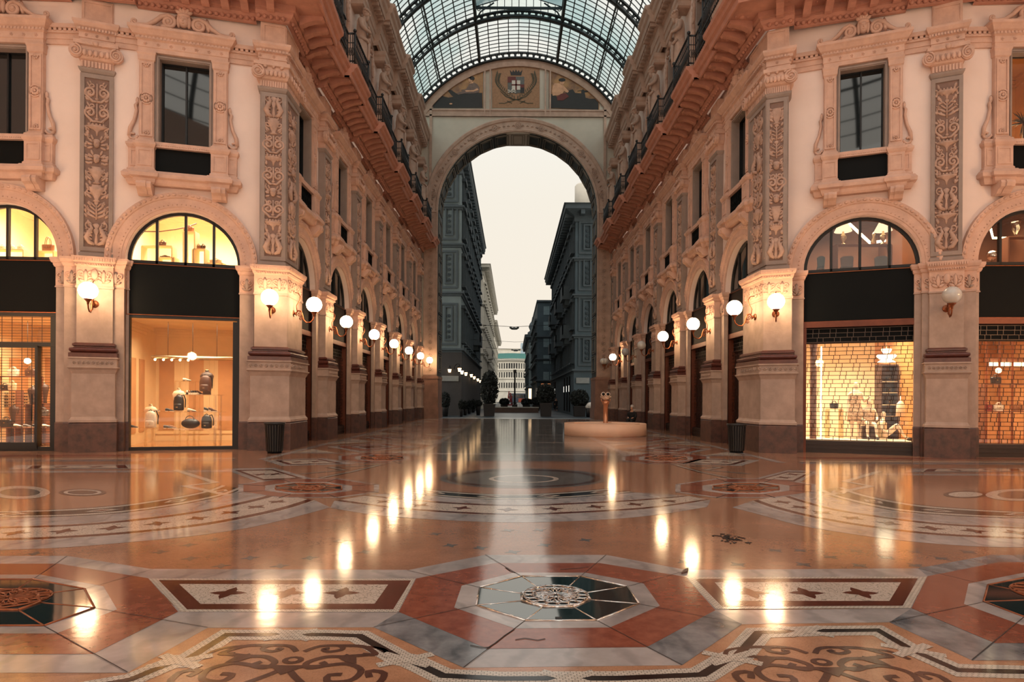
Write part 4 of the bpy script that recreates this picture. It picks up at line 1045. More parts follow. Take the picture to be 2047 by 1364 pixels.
fp(3, iY, 797, 1224.5, 974, 1298, 927, 1336, 747, 1255); fp(3, iY, 1293, 1295, 1430, 1221, 1483, 1249, 1363, 1331)
# bands between octagons
fp(2, iW, 300, 1138, 815, 1140, 832, 1158, 296, 1158); fp(2, iW, 356, 1224, 797, 1224.5, 747, 1255, 415, 1256)
fp(2, iW, 1375, 1140, 1835, 1137, 1856, 1154, 1370, 1155); fp(2, iW, 1430, 1221, 1822, 1217, 1778, 1245, 1483, 1249)
octagon([(117, 1128), (296, 1157), (356, 1224), (186, 1309)], LO, 4, iR)
octagon([(1996, 1125), (1854, 1153), (1822, 1217), (1989, 1287)], RO, 4, iR)
fp(4, iR, 989, 1126.6, 1198, 1126.6, 1370, 1154, 1430, 1221, 1293, 1295, 974, 1298, 797, 1224.5, 832, 1157.6)
octagon([(81, 1150), (207, 1173.5), (234, 1219.7), (113, 1268)], LO, 5, iW)
octagon([(2047, 1146), (1936, 1168), (1927, 1209), (2042, 1251)], RO, 5, iW)
fp(5, iW, 1028, 1146, 1170, 1146, 1287, 1168, 1319, 1212.5, 1219, 1256, 1029, 1258, 908, 1216, 923, 1172)
for a in ((970, 1110, 1043, 1154), (1212, 1110, 1160, 1154), (1377, 1141, 1254, 1174), (1483, 1249, 1278, 1209), (1363, 1331, 1193, 1242), (927, 1336, 1050, 1242), (747, 1255, 952, 1212), (813, 1141, 959, 1176)):
    joint(*a)
for a in ((135, 1112, 65, 1160), (307, 1139, 169, 1179), (415, 1256, 189, 1217), (255, 1346, 88, 1253), (1833, 1137, 1975, 1171), (1778, 1245, 1966, 1205), (1943, 1321, 2047, 1235)): joint(*a)
# mosaic panels between octagons
for w, r, c, cr in (((297, 1158, 830, 1158, 796, 1225, 360, 1224), (317, 1161, 821.6, 1161.7, 786, 1219.6, 374, 1219.6), (358, 1169, 776, 1170, 749, 1208.5, 401, 1209), (456, 575, 683)),
                    ((1372, 1155, 1853.6, 1154, 1820, 1217, 1432, 1219), (1389.6, 1158.5, 1835, 1157.4, 1804.6, 1212.4, 1443, 1214), (1428.6, 1165.6, 1801, 1165.6, 1778, 1203, 1460.5, 1203), (1501, 1612, 1720))):
    fp(5, iT, *w); fp(6, iD, *r); fp(7, iC, *c)
    for x in cr: cross(*px(x, 1187), .16, 8, iD)
# braided border of the arabesque panels
def braid(P):
    P = [px(*p) for p in P]; rib_sharp(P, .19, 3, iT); rib_sharp(P, .062, 4, iK)
braid([(-60, 1385), (120, 1385), (261, 1360), (350, 1323), (369, 1323), (454, 1270), (650, 1270), (718, 1272), (800, 1318), (822, 1322), (885, 1352), (1000, 1358), (1240, 1357), (1404, 1350), (1450, 1322), (1475, 1312), (1516, 1266), (1640, 1262), (1755, 1261), (1815, 1296), (1835, 1306), (1915, 1341), (2100, 1346)])
for q in ((360, 1323), (582, 1270), (811, 1320), (1138, 1358), (1463, 1317), (1610, 1263), (1825, 1301)):
    c = px(*q); ribbon([(c[0]-.16, c[1]-.09), (c[0]+.16, c[1]+.09)], .07, 5, iT); ribbon([(c[0]-.16, c[1]+.09), (c[0]+.16, c[1]-.09)], .07, 5, iT)
def scrollwork(cx, cy, s):
    for m in (-1, 1):
        def S(*pts, w=.07): ribbon(resamp([(cx+m*x*s, cy+y*s) for x, y in pts], 26), w*s, 4, iN)
        S((.04, .36), (.16, .5), (.36, .52), (.42, .42), (.3, .36), (.22, .42), (.28, .45), w=.06)
        S((.36, .52), (.62, .5), (.8, .3), (.66, .3)); S((.8, .3), (.5, .24), (.3, .22), (.16, .08), (.22, -.04), (.36, .02), (.3, .1))
        S((.0, -.02), (.3, .0), (.56, .06), (.74, -.08), (.7, -.3), (.5, -.34), (.46, -.2), (.58, -.18)); S((.05, -.1), (.2, -.3), (.4, -.5), (.7, -.55), (.95, -.4), (.98, -.15), (.82, -.1), (.86, -.24))
        S((.0, -.4), (.14, -.55), (.1, -.8)); S((.66, .5), (.86, .42), (.95, .22), w=.05); S((.4, -.5), (.2, -.7), (.3, -.95))
        flat([(cx+m*x*s, cy+y*s) for x, y in ((.5, .3), (.62, .22), (.66, .06), (.54, .1), (.44, .2))], 5, iN)
    flat([(cx+x*s, cy+y*s) for x, y in ((-.16, -.02), (.16, -.02), (0, -.2))], 5, iN)
    flat([(cx+.11*s*cos(k*.524), cy+.14*s+.09*s*sin(k*.524)) for k in range(12)], 5, iN); flat([(cx+.05*s*cos(k*.785), cy+.14*s+.04*s*sin(k*.785)) for k in range(8)], 6, iG)
scrollwork(px(590, 1316)[0], 3.86, .62); scrollwork(px(1632, 1316)[0], 3.88, .62)
# --- the three great circles
def ringset(o, ci, cn, w2, b2, crosses, flip=False):
    n = 24; O, A, B, Wn, D = [curve(*q, n=n) for q in (o, ci, cn, w2, b2)]
    strip(O, A, 2, iW); strip(A, B, 2, iC); strip(B, Wn, 2, iW); strip(Wn, D, 2, iK)
    for P, Q in ((A, B), (B, A)):
        R1 = [p+(q-p)*.03 for p, q in zip(P, Q)]; R2 = [p+(q-p)*.16 for p, q in zip(P, Q)]; strip(R1, R2, 3, iD)
    E1 = [p+(q-p)*.08 for p, q in zip(Wn, D)]; E2 = [p+(q-p)*.24 for p, q in zip(Wn, D)]; strip(E1, E2, 3, iT)
    E1 = [p+(q-p)*.76 for p, q in zip(Wn, D)]; E2 = [p+(q-p)*.92 for p, q in zip(Wn, D)]; strip(E1, E2, 3, iT)
    for k in range(3, n, 6):
        m = (Wn[k]+D[k])/2; t = (Wn[k+1]-Wn[k-1]).normalized(); nn = Vector((-t.y, t.x))
        flat([m+t*.22, m+nn*.14, m-t*.22, m-nn*.14], 4, iT); flat([m+t*.12, m+nn*.07, m-t*.12, m-nn*.07], 5, iD)
    M = resamp([(p+q)/2 for p, q in zip(A, B)], crosses)
    for k in range(1, crosses): t = M[k]-M[k-1]; cross(M[k].x, M[k].y, .17, 4, iD, atan2(t.y, t.x))
ringset((-60, 1103, 0, 1100.6, 135, 1094.6, 264, 1084, 390, 1071.6, 497, 1055.6, 582, 1036, 660, 1015),
        (-60, 1083, 0, 1082, 106, 1078.6, 262, 1068, 408, 1052, 514, 1032.5, 580, 1017, 630, 1001),
        (-60, 1054, 0, 1053, 142, 1048.5, 262, 1038.6, 390, 1022, 470, 1006, 525, 993, 540, 987),
        (-60, 1037, 0, 1036, 142, 1033, 255, 1025, 355, 1011, 430, 996, 468, 985, 485, 978),
        (-60, 1023, 0, 1022, 130, 1018, 230, 1011, 310, 1000, 380, 988, 420, 978, 440, 970), 9)
ringset((2110, 1097, 2047, 1095, 1950, 1093, 1819, 1083, 1702, 1068, 1595, 1050, 1517, 1029, 1464, 1015),
        (2110, 1080, 2047, 1079, 1879, 1071.6, 1737, 1055.6, 1624, 1036, 1545, 1016.6, 1503, 1002),
        (2110, 1055, 2047, 1054, 1879, 1046, 1755, 1031, 1666, 1016.6, 1595, 997, 1575, 989),
        (2110, 1038, 2047, 1037, 1914, 1032.5, 1790, 1022, 1702, 1004, 1652, 990, 1630, 980),
        (2110, 1025, 2047, 1023.7, 1872, 1013, 1780, 1000, 1720, 986, 1690, 974), 9)
ringset((660, 1016, 767, 1032, 904, 1041, 1019, 1045, 1157, 1042, 1295, 1032, 1414, 1014),
        (668, 1002, 790, 1018, 927, 1028, 1030, 1031, 1111, 1029, 1295, 1018, 1420, 1000),
        (740, 990, 830, 999, 930, 1006, 1030, 1009, 1110, 1007, 1272, 999, 1370, 991),
        (800, 985, 870, 992, 950, 998, 1030, 999, 1111, 997, 1200, 991, 1270, 985),
        (850, 978, 900, 983, 960, 987, 1030, 989, 1102, 986, 1160, 982, 1215, 977), 9)
def disc(cx, cy, rx, ry, lv, mi, n=36): flat([px(cx+rx*cos(2*pi*k/n), cy+ry*sin(2*pi*k/n)) for k in range(n)], lv, mi)
disc(1047, 957, 170, 20, 1, iM); disc(1047, 957, 156, 18, 2, iN); disc(1047, 957, 140, 15.5, 3, iM); disc(1047, 958, 70, 8, 4, iC); disc(1047, 958, 60, 6.6, 5, iM); disc(1052, 956, 11, 1.8, 6, iK)
disc(165, 985, 48, 7, 3, iN); disc(165, 985, 38, 5.4, 4, iC); disc(165, 985, 30, 4, 5, iN); disc(40, 985, 60, 13, 3, iC); disc(40, 985, 40, 8, 4, iM)
disc(1930, 989, 44, 7, 3, iN); disc(1930, 989, 34, 5.2, 4, iC); disc(2040, 990, 70, 12, 3, iC); disc(2040, 990, 46, 8, 4, iM)
# middle-distance octagons
def node(cx, cy, w, h, lv=3):
    for (k, mi, q) in ((1.62, iW, 0), (1.5, iR, 1), (1.0, iW, 2)):
        flat([px(cx+w*k*a, cy+h*k*b) for a, b in ((-.42, -1), (.42, -1), (1, -.4), (1, .42), (.42, 1), (-.42, 1), (-1, .42), (-1, -.4))], lv+q, mi)
    for a, b in ((-.42, -1), (.42, -1), (1, -.4), (1, .42), (.42, 1), (-.42, 1), (-1, .42), (-1, -.4)): joint(cx+w*a, cy+h*b, cx+w*a*1.62, cy+h*b*1.62, .02, lv+4)
node(617, 976.5, 87, 12); node(1491, 976.5, 87, 12)
node(764, 916, 54, 6.8); node(1331, 917, 54, 6.8)
def panel(*q):
    P = [Vector(px(q[i], q[i+1])) for i in range(0, 8, 2)]; c = sum(P, Vector((0, 0)))/4
    for k, mi, lv in ((1.3, iW, 2), (1.0, iT, 3), (.95, iD, 4), (.75, iC, 5)): flat([c+(p-c)*k for p in P], lv, mi)
    for t in (-.25, .25): m = c+(P[1]+P[2]-P[0]-P[3])/2*t*.7; cross(m.x, m.y, .2, 6, iD)
panel(465, 940, 546, 938.5, 612, 958, 525, 962); panel(1510, 960, 1574, 943, 1627, 944, 1588, 964)
panel(545, 921, 640, 918, 690, 927, 575, 930); panel(1395, 918, 1500, 921, 1470, 930, 1360, 927)
panel(60, 931, 255, 930, 262, 937, 50, 938); panel(1850, 938, 2040, 937, 2047, 943, 1840, 944)
for s, pts in ((0, ((600, 948), (690, 940), (660, 935), (760, 930), (700, 944), (640, 956))), (1, ((1500, 948), (1410, 940), (1440, 935), (1350, 930), (1400, 944), (1460, 956)))):
    rib_sharp([px(*p) for p in pts], .16, 3, iK); rib_sharp([px(*p) for p in pts], .06, 4, iT)
rib_sharp([px(350, 940), px(430, 965), px(370, 972), px(455, 990)], .14, 3, iT); rib_sharp([px(1760, 942), px(1690, 963), px(1740, 972), px(1650, 990)], .14, 3, iT)
for y, w, mi in ((912, .5, iR), (918.5, .16, iT), (922, .4, iY), (944, .35, iW)):
    ribbon([px(-30, y), px(470, y-2)], w, 1, mi); ribbon([px(1600, y+4), px(2090, y+6)], w, 1, mi)
# little stars scattered in the orange ground
for (x, y) in ((70, 1107), (378, 1090), (430, 1079), (320, 1104), (381, 1117), (500, 1116), (442, 1132), (560, 1132), (619, 1116), (680, 1082), (730, 1104), (870, 1068), (900, 1091), (960, 1096), (1015, 1061), (1078, 1060), (1088, 1090), (1025, 1104), (1170, 1080), (1370, 1124), (1475, 1129), (1550, 1101), (1606, 1129), (1600, 1101), (1660, 1114), (1712, 1102), (1718, 1131), (1772, 1115), (1827, 1103), (1882, 1117), (1936, 1104), (1650, 1067), (1830, 1131)):
    cross(*px(x, y), .1, 1, iM, .4)
# passage lane: bands, lozenges and medallions every bay
flat([(-2.6, 16.6), (3.2, 16.6), (3.2, ZEND), (-2.6, ZEND)], 1, iM)
for x in (-2.75, 3.35, -6.6, 7.1): flat([(x-.12, 16.6), (x+.12, 16.6), (x+.12, ZEND), (x-.12, ZEND)], 2, iW)
z = 18.5
while z < ZEND-1:
    flat([(-6.6, z), (7.1, z), (7.1, z+.25), (-6.6, z+.25)], 2, iW)
    for x0, x1 in ((-6.4, -2.9), (3.5, 6.9)):
        cx, cz = (x0+x1)/2, z+2.6; hw = (x1-x0)/2
        flat([(cx-hw*.9, cz), (cx, cz-2.1), (cx+hw*.9, cz), (cx, cz+2.1)], 2, iW); flat([(cx-hw*.72, cz), (cx, cz-1.7), (cx+hw*.72, cz), (cx, cz+1.7)], 3, iR)
        flat([(cx-hw*.45, cz), (cx, cz-1.05), (cx+hw*.45, cz), (cx, cz+1.05)], 4, iW); flat([(cx-hw*.3, cz), (cx, cz-.7), (cx+hw*.3, cz), (cx, cz+.7)], 5, iD)
        for s in (-1, 1):
            flat([(cx+s*hw, z+.3), (cx+s*hw*.35, z+.3), (cx+s*hw, z+1.6)], 2, iC); flat([(cx+s*hw, z+4.9), (cx+s*hw*.35, z+4.9), (cx+s*hw, z+3.6)], 2, iC)
    for k in range(2): flat([(-2.6, z+k*2.5+.25), (3.2, z+k*2.5+.25), (3.2, z+k*2.5+.33), (-2.6, z+k*2.5+.33)], 2, iT)
    z += 5
# cracks in the worn octagon
for pts in (((974, 1298), (990, 1288), (1010, 1272), (1028, 1260)), ((1030, 1281), (1050, 1278), (1075, 1282), (1090, 1279)), ((940, 1292), (965, 1297), (975, 1296)), ((1010, 1136), (1020, 1143), (1030, 1147)), ((1120, 1140), (1150, 1138), (1176, 1135))):
    ribbon([px(*p) for p in pts], .011, 9, iX)
fl_o = fl.build('floor', FM); tag(fl_o, 'polished marble and mosaic floor with octagons, rings and braided borders', kind='structure')
# glass lights let into the floor
bgl = mat('floor_glass', C(26, 44, 46), .05, ior=2.0, spec=1.0, var=.2, scale=3); metal_frame = mat('floor_light_brass', C(225, 200, 170), .2, metal=1, var=.1)
gratem = mat('grate_metal', C(196, 176, 156), .3, metal=.9, var=.2, scale=20); hole = mat('grate_hole', C(8, 8, 9), .9)
def floor_light(label, outer, inner, big=True, mats=None):
    P = [Vector(px(*p)) for p in outer]; Q = [Vector(px(*p)) for p in inner]; c = sum(P, Vector((0, 0)))/8
    t = thing('floor_light', label, 'floor light', (c.x, c.y, 0), group='octagonal glass lights in the floor')
    mm = mats or (bgl, metal_frame, gratem)
    P = [p-c for p in P]; Q = [q-c for q in Q]; r = sum(q.length for q in Q)/8
    for i in range(8):
        j = (i+1) % 8; mb = MB(); mb.prism([P[i]*.99, P[j]*.99, Q[j], Q[i]], .004, .007, 'z'); mb.build('glass_pane', mm[0], t)
    mb = MB()
    for i in range(8):
        mb.tube([(P[i].x, P[i].y, .006), (Q[i].x, Q[i].y, .006)], .006 if big else .012, 5)
        j = (i+1) % 8; mb.tube([(P[i].x, P[i].y, .008), (P[j].x, P[j].y, .006)], .008 if big else .014, 5); mb.tube([(Q[i].x, Q[i].y, .009), (Q[j].x, Q[j].y, .009)], .012, 5)
    mb.build('frame', mm[1], t)
    mb = MB(); mb.prism(Q, .004, .006, 'z', 1)
    Ex = Vector(((Q[0]-Q[4]).length/2, 0)); sx = max(abs(q.x) for q in Q); sy = max(abs(q.y) for q in Q); w = .009 if big else .012
    def ring(x, y, a, b, n=12): mb.tube([(sx*(x+a*cos(2*pi*k/n)), sy*(y+b*sin(2*pi*k/n)), .012) for k in range(n)], w, 4, True)
    for k in range(16):
        a = 2*pi*(k+.5)/16; ring(.8*cos(a), .8*sin(a), .14, .14)
    for k in range(12 if big else 6):
        a = 2*pi*k/(12 if big else 6); pts = [(sx*(q*cos(a+d)), sy*(q*sin(a+d)), .012) for q, d in ((.08, 0), (.34, .2), (.62, 0), (.34, -.2))]; mb.tube(pts, w, 4, True)
        if big: a += pi/12; mb.tube([(sx*q*cos(a+d), sy*q*sin(a+d), .012) for q, d in ((.2, 0), (.45, .16), (.66, 0), (.45, -.16))], w, 4, True)
    ring(0, 0, .66, .66, 24); ring(0, 0, .2, .2, 12); ring(0, 0, .95, .95, 24)
    mb.build('rosette_grate', [mm[2], hole], t)
    return t
floor_light('octagonal glass floor light in the middle foreground, polished steel rosette grate',
    [(1043, 1154), (1160, 1154), (1254, 1174), (1278, 1209), (1193.5, 1242.5), (1050, 1242.5), (952, 1212), (959, 1176)],
    [(1078, 1178), (1133, 1178), (1172, 1187), (1179, 1201), (1146, 1215.5), (1086, 1215.5), (1043, 1203.5), (1043, 1188.5)], mats=(bgl, chrome, chrome))
def mir(a, m): return a+[(2*m-x, y) for x, y in reversed(a)]
floor_light('octagonal glass floor light cut by the left edge, copper-coloured rosette grate', mir([(65.7, 1160), (169, 1179), (189, 1217), (88, 1253)], LO), mir([(32, 1181), (74, 1191), (80, 1207), (37, 1222)], LO), mats=(bgl, bronze, bronze))
floor_light('octagonal glass floor light cut by the right edge', mir([(2047, 1157), (1975, 1171), (1966, 1204.6), (2047, 1235)][::1], RO), mir([(2110, 1180), (2070, 1189), (2064, 1201), (2100, 1216)], RO), mats=(bgl, bronze, bronze))
def small_light(cx, cy, w, h, label):
    o = [(cx+w*a, cy+h*b) for a, b in ((-.42, -1), (.42, -1), (1, -.4), (1, .42), (.42, 1), (-.42, 1), (-1, .42), (-1, -.4))]
    floor_light(label, o, [(cx+(x-cx)*.46, cy+(y-cy)*.46) for x, y in o], False, (bgl, bronze, bronze))
small_light(617, 976.5, 66, 8.6, 'small octagonal floor light between the left and middle mosaic circles')
small_light(1491, 976.5, 66, 8.6, 'small octagonal floor light between the middle and right mosaic circles')
small_light(764, 916, 42, 5, 'far small octagonal floor light at the left, near the passage mouth')
small_light(1331, 917, 42, 5, 'far small octagonal floor light at the right, before the round platform')
mb = MB(); r = random.Random(3); c = px(1458, 1077)
for k in range(60):
    x, y = c[0]+r.gauss(0, .07), c[1]+r.gauss(0, .12); a = r.random()*6; l = r.uniform(.012, .035)
    mb.prism([(x-l*cos(a), y-l*sin(a)), (x+l*.4*sin(a), y-l*.4*cos(a)), (x+l*cos(a), y+l*sin(a)), (x-l*.4*sin(a), y+l*.4*cos(a))], .002, .008, 'z')
tag(mb.build('leaf_litter', mat('dead_leaf', C(34, 26, 22), .8)), 'scatter of dark dead leaf bits on the orange mosaic', 'litter', kind='stuff')
mb = MB(); P = [px(1362, 1149), px(1366, 1143), px(1376, 1139), px(1374, 1146)]; mb.prism(P, .003, .02, 'z'); tag(mb.build('tile_fragment', [granite]), 'loose dark chip of marble beside the middle octagon', 'rubble')
mb = MB(); c = px(1117, 1240); mb.box(c[0]-.025, c[0]+.025, c[1]-.03, c[1]+.03, .006, .014); tag(mb.build('dark_patch', [blackm]), 'tiny black square on the glass of the middle floor light', 'patch')
# ------------------------------------------------------------------ shop rooms
creamw = mat('shop_cream_wall', C(232, 200, 150), .8, var=.12, scale=1.2); shopfl = mat('shop_floor', C(190, 140, 90), .2, var=.2, scale=2)
tanw = mat('shop_tan_wall', C(206, 150, 96), .7, var=.25, scale=1); brownw = mat('shop_brown_wall', C(122, 72, 46), .6, var=.3, scale=2)
def room(name, p, ang, x0, x1, y0, y1, z0, z1, m, fm, label):
    mb = MB(); t = .06
    mb.box(x0-t, x1+t, y1, y1+t, z0, z1); mb.box(x0-t, x0, y0, y1, z0, z1); mb.box(x1, x1+t, y0, y1, z0, z1); mb.box(x0-t, x1+t, y0, y1+t, z1, z1+t)
    mb.box(x0-t, x1+t, y0, y1+t, z0-.05, z0+.003, 1)
    for q, w in ((0, .16), (.1, .1), (.2, .05)): mb.box(x0, x1, y1-w, y1, z1-.1-q, z1-q); mb.box(x1-w, x1, y0, y1, z1-.1-q, z1-q); mb.box(x0, x0+w, y0, y1, z1-.1-q, z1-q)
    if z0 < 1 and 'mannequin' not in name:
        for k in range(4): xa = x0+.1+k*(x1-x0-.2)/4; frame(mb, xa, xa+(x1-x0-.2)/4-.1, .25, z1-.9, y1-.03, y1, .06); mb.box(xa+.2, xa+(x1-x0-.2)/4-.3, y1-.02, y1, .4, z1-1.1, 2)
        for k in range(3): ya = y0+.2+k*(y1-y0-.3)/3; mb.box(x1-.02, x1, ya, ya+.9, .4, z1-1.2, 2); mb.box(x0, x0+.02, ya, ya+.9, .4, z1-1.2, 2)
    return tag(mb.build(name, [m, fm, tanw], None, v3(p), ang), label, kind='structure')
def local(p, ang, x, y, z):
    return Vector((p[0]+x*cos(ang)-y*sin(ang), p[1]+x*sin(ang)+y*cos(ang), z))
def area(name, loc, sx, sy, power, col, rot=(0, 0, 0)):
    l = bpy.data.lights.new(name, 'AREA'); l.shape = 'RECTANGLE'; l.size = sx; l.size_y = sy; l.energy = power; l.color = col
    o = bpy.data.objects.new(name, l); COL.objects.link(o); o.location = loc; o.rotation_euler = rot; return o
def point(name, loc, power, col, r=.1):
    l = bpy.data.lights.new(name, 'POINT'); l.energy = power; l.color = col; l.shadow_soft_size = r
    o = bpy.data.objects.new(name, l); COL.objects.link(o); o.location = loc; return o
WARM = (1, .66, .34); WARM2 = (1, .78, .5)
FR4 = [('bag', bay1L, TL, creamw), ('grilled', bay0L, T0L, creamw), ('mannequin', bay1R, TR, mat('shop_pale_wall', C(248, 230, 196), .8, var=.08)), ('edge', bay0R, T0R, tanw)]
for nm, p, a, wm in FR4:
    room('wall_room_%s_shop' % nm, p, a, -2.1, 2.1, .5, 4.6, 0, 4.15, wm, shopfl, 'warm lit interior walls of the %s shop' % nm)
    up = nm in ('mannequin', 'edge')
    room('wall_mezzanine_%s_shop' % nm, p, a, -2.1, 2.1, .5, 4.4, 5.5, 8.3, brownw if up else MATS['shop_pale_wall'], brownw if up else creamw, 'upper room of the %s shop seen through its fanlight' % nm)
    o = area('shop_ceiling_light', local(p, a, 0, 1.9, 4.08), 3, 2.6, dict(mannequin=340, grilled=420, edge=300, bag=225)[nm], (1, .80, .56)); o.rotation_euler = (0, 0, a); o.data.spread = radians(125)
    o = area('mezzanine_light', local(p, a, 0, 2.2, 8.2), 2.6, 2, 230 if up else 320, WARM2 if up else (1, .89, .74)); o.rotation_euler = (0, 0, a); o.data.spread = radians(140)
# orange room and spiky plant behind the right-edge window
room('wall_room_orange', bay0R, T0R, -1.2, 1.6, .5, 3, 8.6, 12.6, tanw, brownw, 'orange lit room behind the right-edge window'); point('room_lamp', local(bay0R, T0R, .2, 1.5, 10.2), 60, WARM, .2)
for c in bpy.data.objects:
    if c.parent == wR0 and c.name.startswith('pane'): c.data = c.data.copy(); c.data.materials[0] = clear
# black sign boards and shopfronts
def sign_board(p, a, label, m=fascia_m):
    t = thing('sign_board', label, 'sign board', v3(p), a, group='blank shop sign boards')
    mb = MB(); mb.box(-1.6, 1.6, .12, .4, 4.14, 5.7); mb.build('board', m, t)
    mb = MB(); frame(mb, -1.6, 1.6, 4.12, 5.68, .09, .12, .02); mb.build('edge_strip', bronze, t); return t
sign_board(bay1L, TL, 'blank black sign board above the bag shop window'); sign_board(bay0L, T0L, 'blank black sign board at the left edge above the grilled shop door')
sign_board(bay1R, TR, 'blank black sign board above the mannequin shop'); sign_board(bay0R, T0R, 'blank black sign board at the right edge')
t = thing('shopfront', 'black framed display window of the bag shop at the left', 'shop window', v3(bay1L), TL)
mb = MB(); frame(mb, -1.6, 1.6, .0, 4.14, .12, .3, .1); mb.box(1.38, 1.5, .12, .3, .1, 4.0); mb.build('frame', blackm, t)
mb = MB(); mb.box(-1.5, 1.4, .2, .212, .1, 4.04); mb.build('pane', clear, t)
t = thing('shopfront', 'black framed glass door behind a fine grille at the left edge', 'shop window', v3(bay0L), T0L)
mb = MB(); frame(mb, -1.6, 1.6, .0, 4.14, .12, .3, .12); mb.box(-1.6, 1.6, .12, .3, 3.12, 3.24); mb.box(1.3, 1.48, .14, .3, 0, 4.1); mb.build('frame', blackm, t)
mb = MB(); mb.box(.88, .96, .1, .26, .1, 3.14); mb.box(-.9, -.82, .1, .26, .1, 3.14); mb.box(-.9, .96, .1, .26, 3.08, 3.14); mb.box(-.9, .96, .1, .26, .05, .25); mb.tube([(.84, .05, .9), (.84, .05, 1.7)], .02, 6); mb.build('door', blackm, t)
mb = MB(); mb.box(-1.5, 1.3, .2, .21, .1, 4.04); mb.build('pane', clear, t)
mb = MB()
for k in range(48): mb.box(-1.5, 1.3, .33, .34, .15+k*.082, .162+k*.082)
for k in range(10): mb.box(-1.4+k*.29, -1.388+k*.29, .33, .345, .1, 4.05)
mb.build('rod_grille', mat('grille_rod', C(58, 40, 30), .4, metal=.6), t)
shut_m = mat('shutter_bar', C(60, 38, 30), .45, metal=.5, var=.2); shut_d = mat('shutter_dark', C(9, 12, 14), .65, var=.2, spec=.12); rustbar = mat('rust_beam', C(112, 60, 42), .45, metal=.4, var=.3); basebar = mat('shutter_base', C(48, 34, 30), .5, var=.3)
def brickbars(mb, x0, x1, z0, z1, y, dz=.128, th=.016):
    n = round((z1-z0)/dz); dz = (z1-z0)/n
    for k in range(n+1): mb.box(x0, x1, y, y+.012, z0+k*dz-th/2, z0+k*dz+th/2)
    offs = [0, .3, .12, .42, .2]
    for k in range(n):
        x = x0-offs[k % 5]; i = k
        while x < x1:
            if x > x0: mb.box(x-th/2, x+th/2, y, y+.012, z0+k*dz, z0+(k+1)*dz)
            x += (.32, .17)[i % 2]; i += 1
def shutter_front(p, a, label, lit):
    t = thing('roller_grille', label, 'roller grille', v3(p), a, group='roller grilles of the shops')
    mb = MB(); mb.box(-1.6, 1.6, .06, .4, 3.95, 4.13); mb.build('top_beam', rustbar, t)
    mb = MB(); mb.box(-1.56, 1.56, .3, .36, 3.45, 3.96); mb.build('rolled_section', shut_d, t)
    mb = MB(); brickbars(mb, -1.5, 1.5, 3.5, 3.92, .28); mb.build('upper_bars', mat('pale_bar', C(84, 72, 66), .4, metal=.5) if 'pale_bar' not in MATS else MATS['pale_bar'], t)
    mb = MB(); brickbars(mb, -1.52, 1.52, .4, 3.46, .24); mb.build('brick_grille', shut_m, t)
    for xa in (-1.6, 1.5): mb = MB(); mb.box(xa, xa+.1, .1, .4, 0, 3.96); mb.build('guide_rail', rustbar, t)
    mb = MB(); mb.box(-1.54, 1.54, .16, .34, 0, .38); mb.box(-1.54, 1.54, .13, .16, .12, .16); mb.box(-1.54, 1.54, .13, .16, .25, .29); mb.build('bottom_bar', basebar, t)
    if lit: mb = MB(); mb.box(-1.5, 1.5, .4, .412, .3, 3.9); mb.build('pane', clear, t)
    return t
shutter_front(bay1R, TR, 'brick-patterned roller grille in front of the lit mannequin shop', 1)
shutter_front(bay0R, T0R, 'brick-patterned roller grille at the right edge over shelves of shoes', 1)
g0 = shutter_front((0, 0), 0, 'x', 0)
mb = MB(); mb.box(-1.55, 1.55, .34, .36, .3, 3.9); mb.build('dark_backing', mat('dark_shop', C(46, 32, 28), .3, var=.5, scale=1.4, c2=C(14, 14, 16)), g0)  # panel colour stands in for the darkness of the unlit shop behind
s0 = sign_board((0, 0), 0, 'x', mat('passage_board', C(34, 26, 26), .7, spec=.12))
first = True
for k, z in enumerate(ZB):
    for s, X, a in (('left', XL, pi/2), ('right', XR, -pi/2)):
        l1 = 'dark closed roller grille, %s along the %s passage wall' % (ORD[k], s); l2 = 'dark sign board, %s along the %s passage wall' % (ORD[k], s)
        if first:
            for o, l in ((g0, l1), (s0, l2)): o.location = (X, z, 0); o.rotation_euler = (0, 0, a); o['label'] = l
            first = False
        else: dup(g0, (X, z, 0), a, l1); dup(s0, (X, z, 0), a, l2)
# ------------------------------------------------------------------ goods
def on(x, Z, z): p = at(x, 700, Z); return Vector((p.x, Z, z))
def H_of(y, x, Z): return at(x, y, Z).z
leath = {n: mat('leather_'+n, C(*c), .4, var=.25, scale=12, bump=.1) for n, c in dict(black=(26, 22, 24), brown=(88, 52, 38), tan=(150, 96, 60), white=(232, 214, 190), red=(140, 30, 26), grey=(92, 84, 80), cream=(214, 186, 146)).items()}
def rbox(mb, w0, w1, d, h, z=0, c=.03, n=3):
    "soft-cornered tapering body"
    rings = [(0, .92), (.04, 1), (h*.9, 1), (h, .9)]
    vs, fs = [], []
    for q, (zz, k) in enumerate(rings):
        w = (w0+(w1-w0)*zz/h)/2*k; dd = d/2*k*(1-.25*zz/h); ring = []
        for (sx, sy) in ((-1, -1), (1, -1), (1, 1), (-1, 1)):
            ring += [(sx*w, sy*(dd-c)), (sx*(w-c), sy*dd)] if sx*sy > 0 else [(sx*(w-c), sy*dd), (sx*w, sy*(dd-c))]
        vs += [(x, y, z+zz) for x, y in ring]
    for j in range(3):
        for k in range(8): fs.append((j*8+k, j*8+(k+1) % 8, (j+1)*8+(k+1) % 8, (j+1)*8+k))
    fs += [list(range(7, -1, -1)), [24+k for k in range(8)]]; mb.add(vs, fs, 0, False)
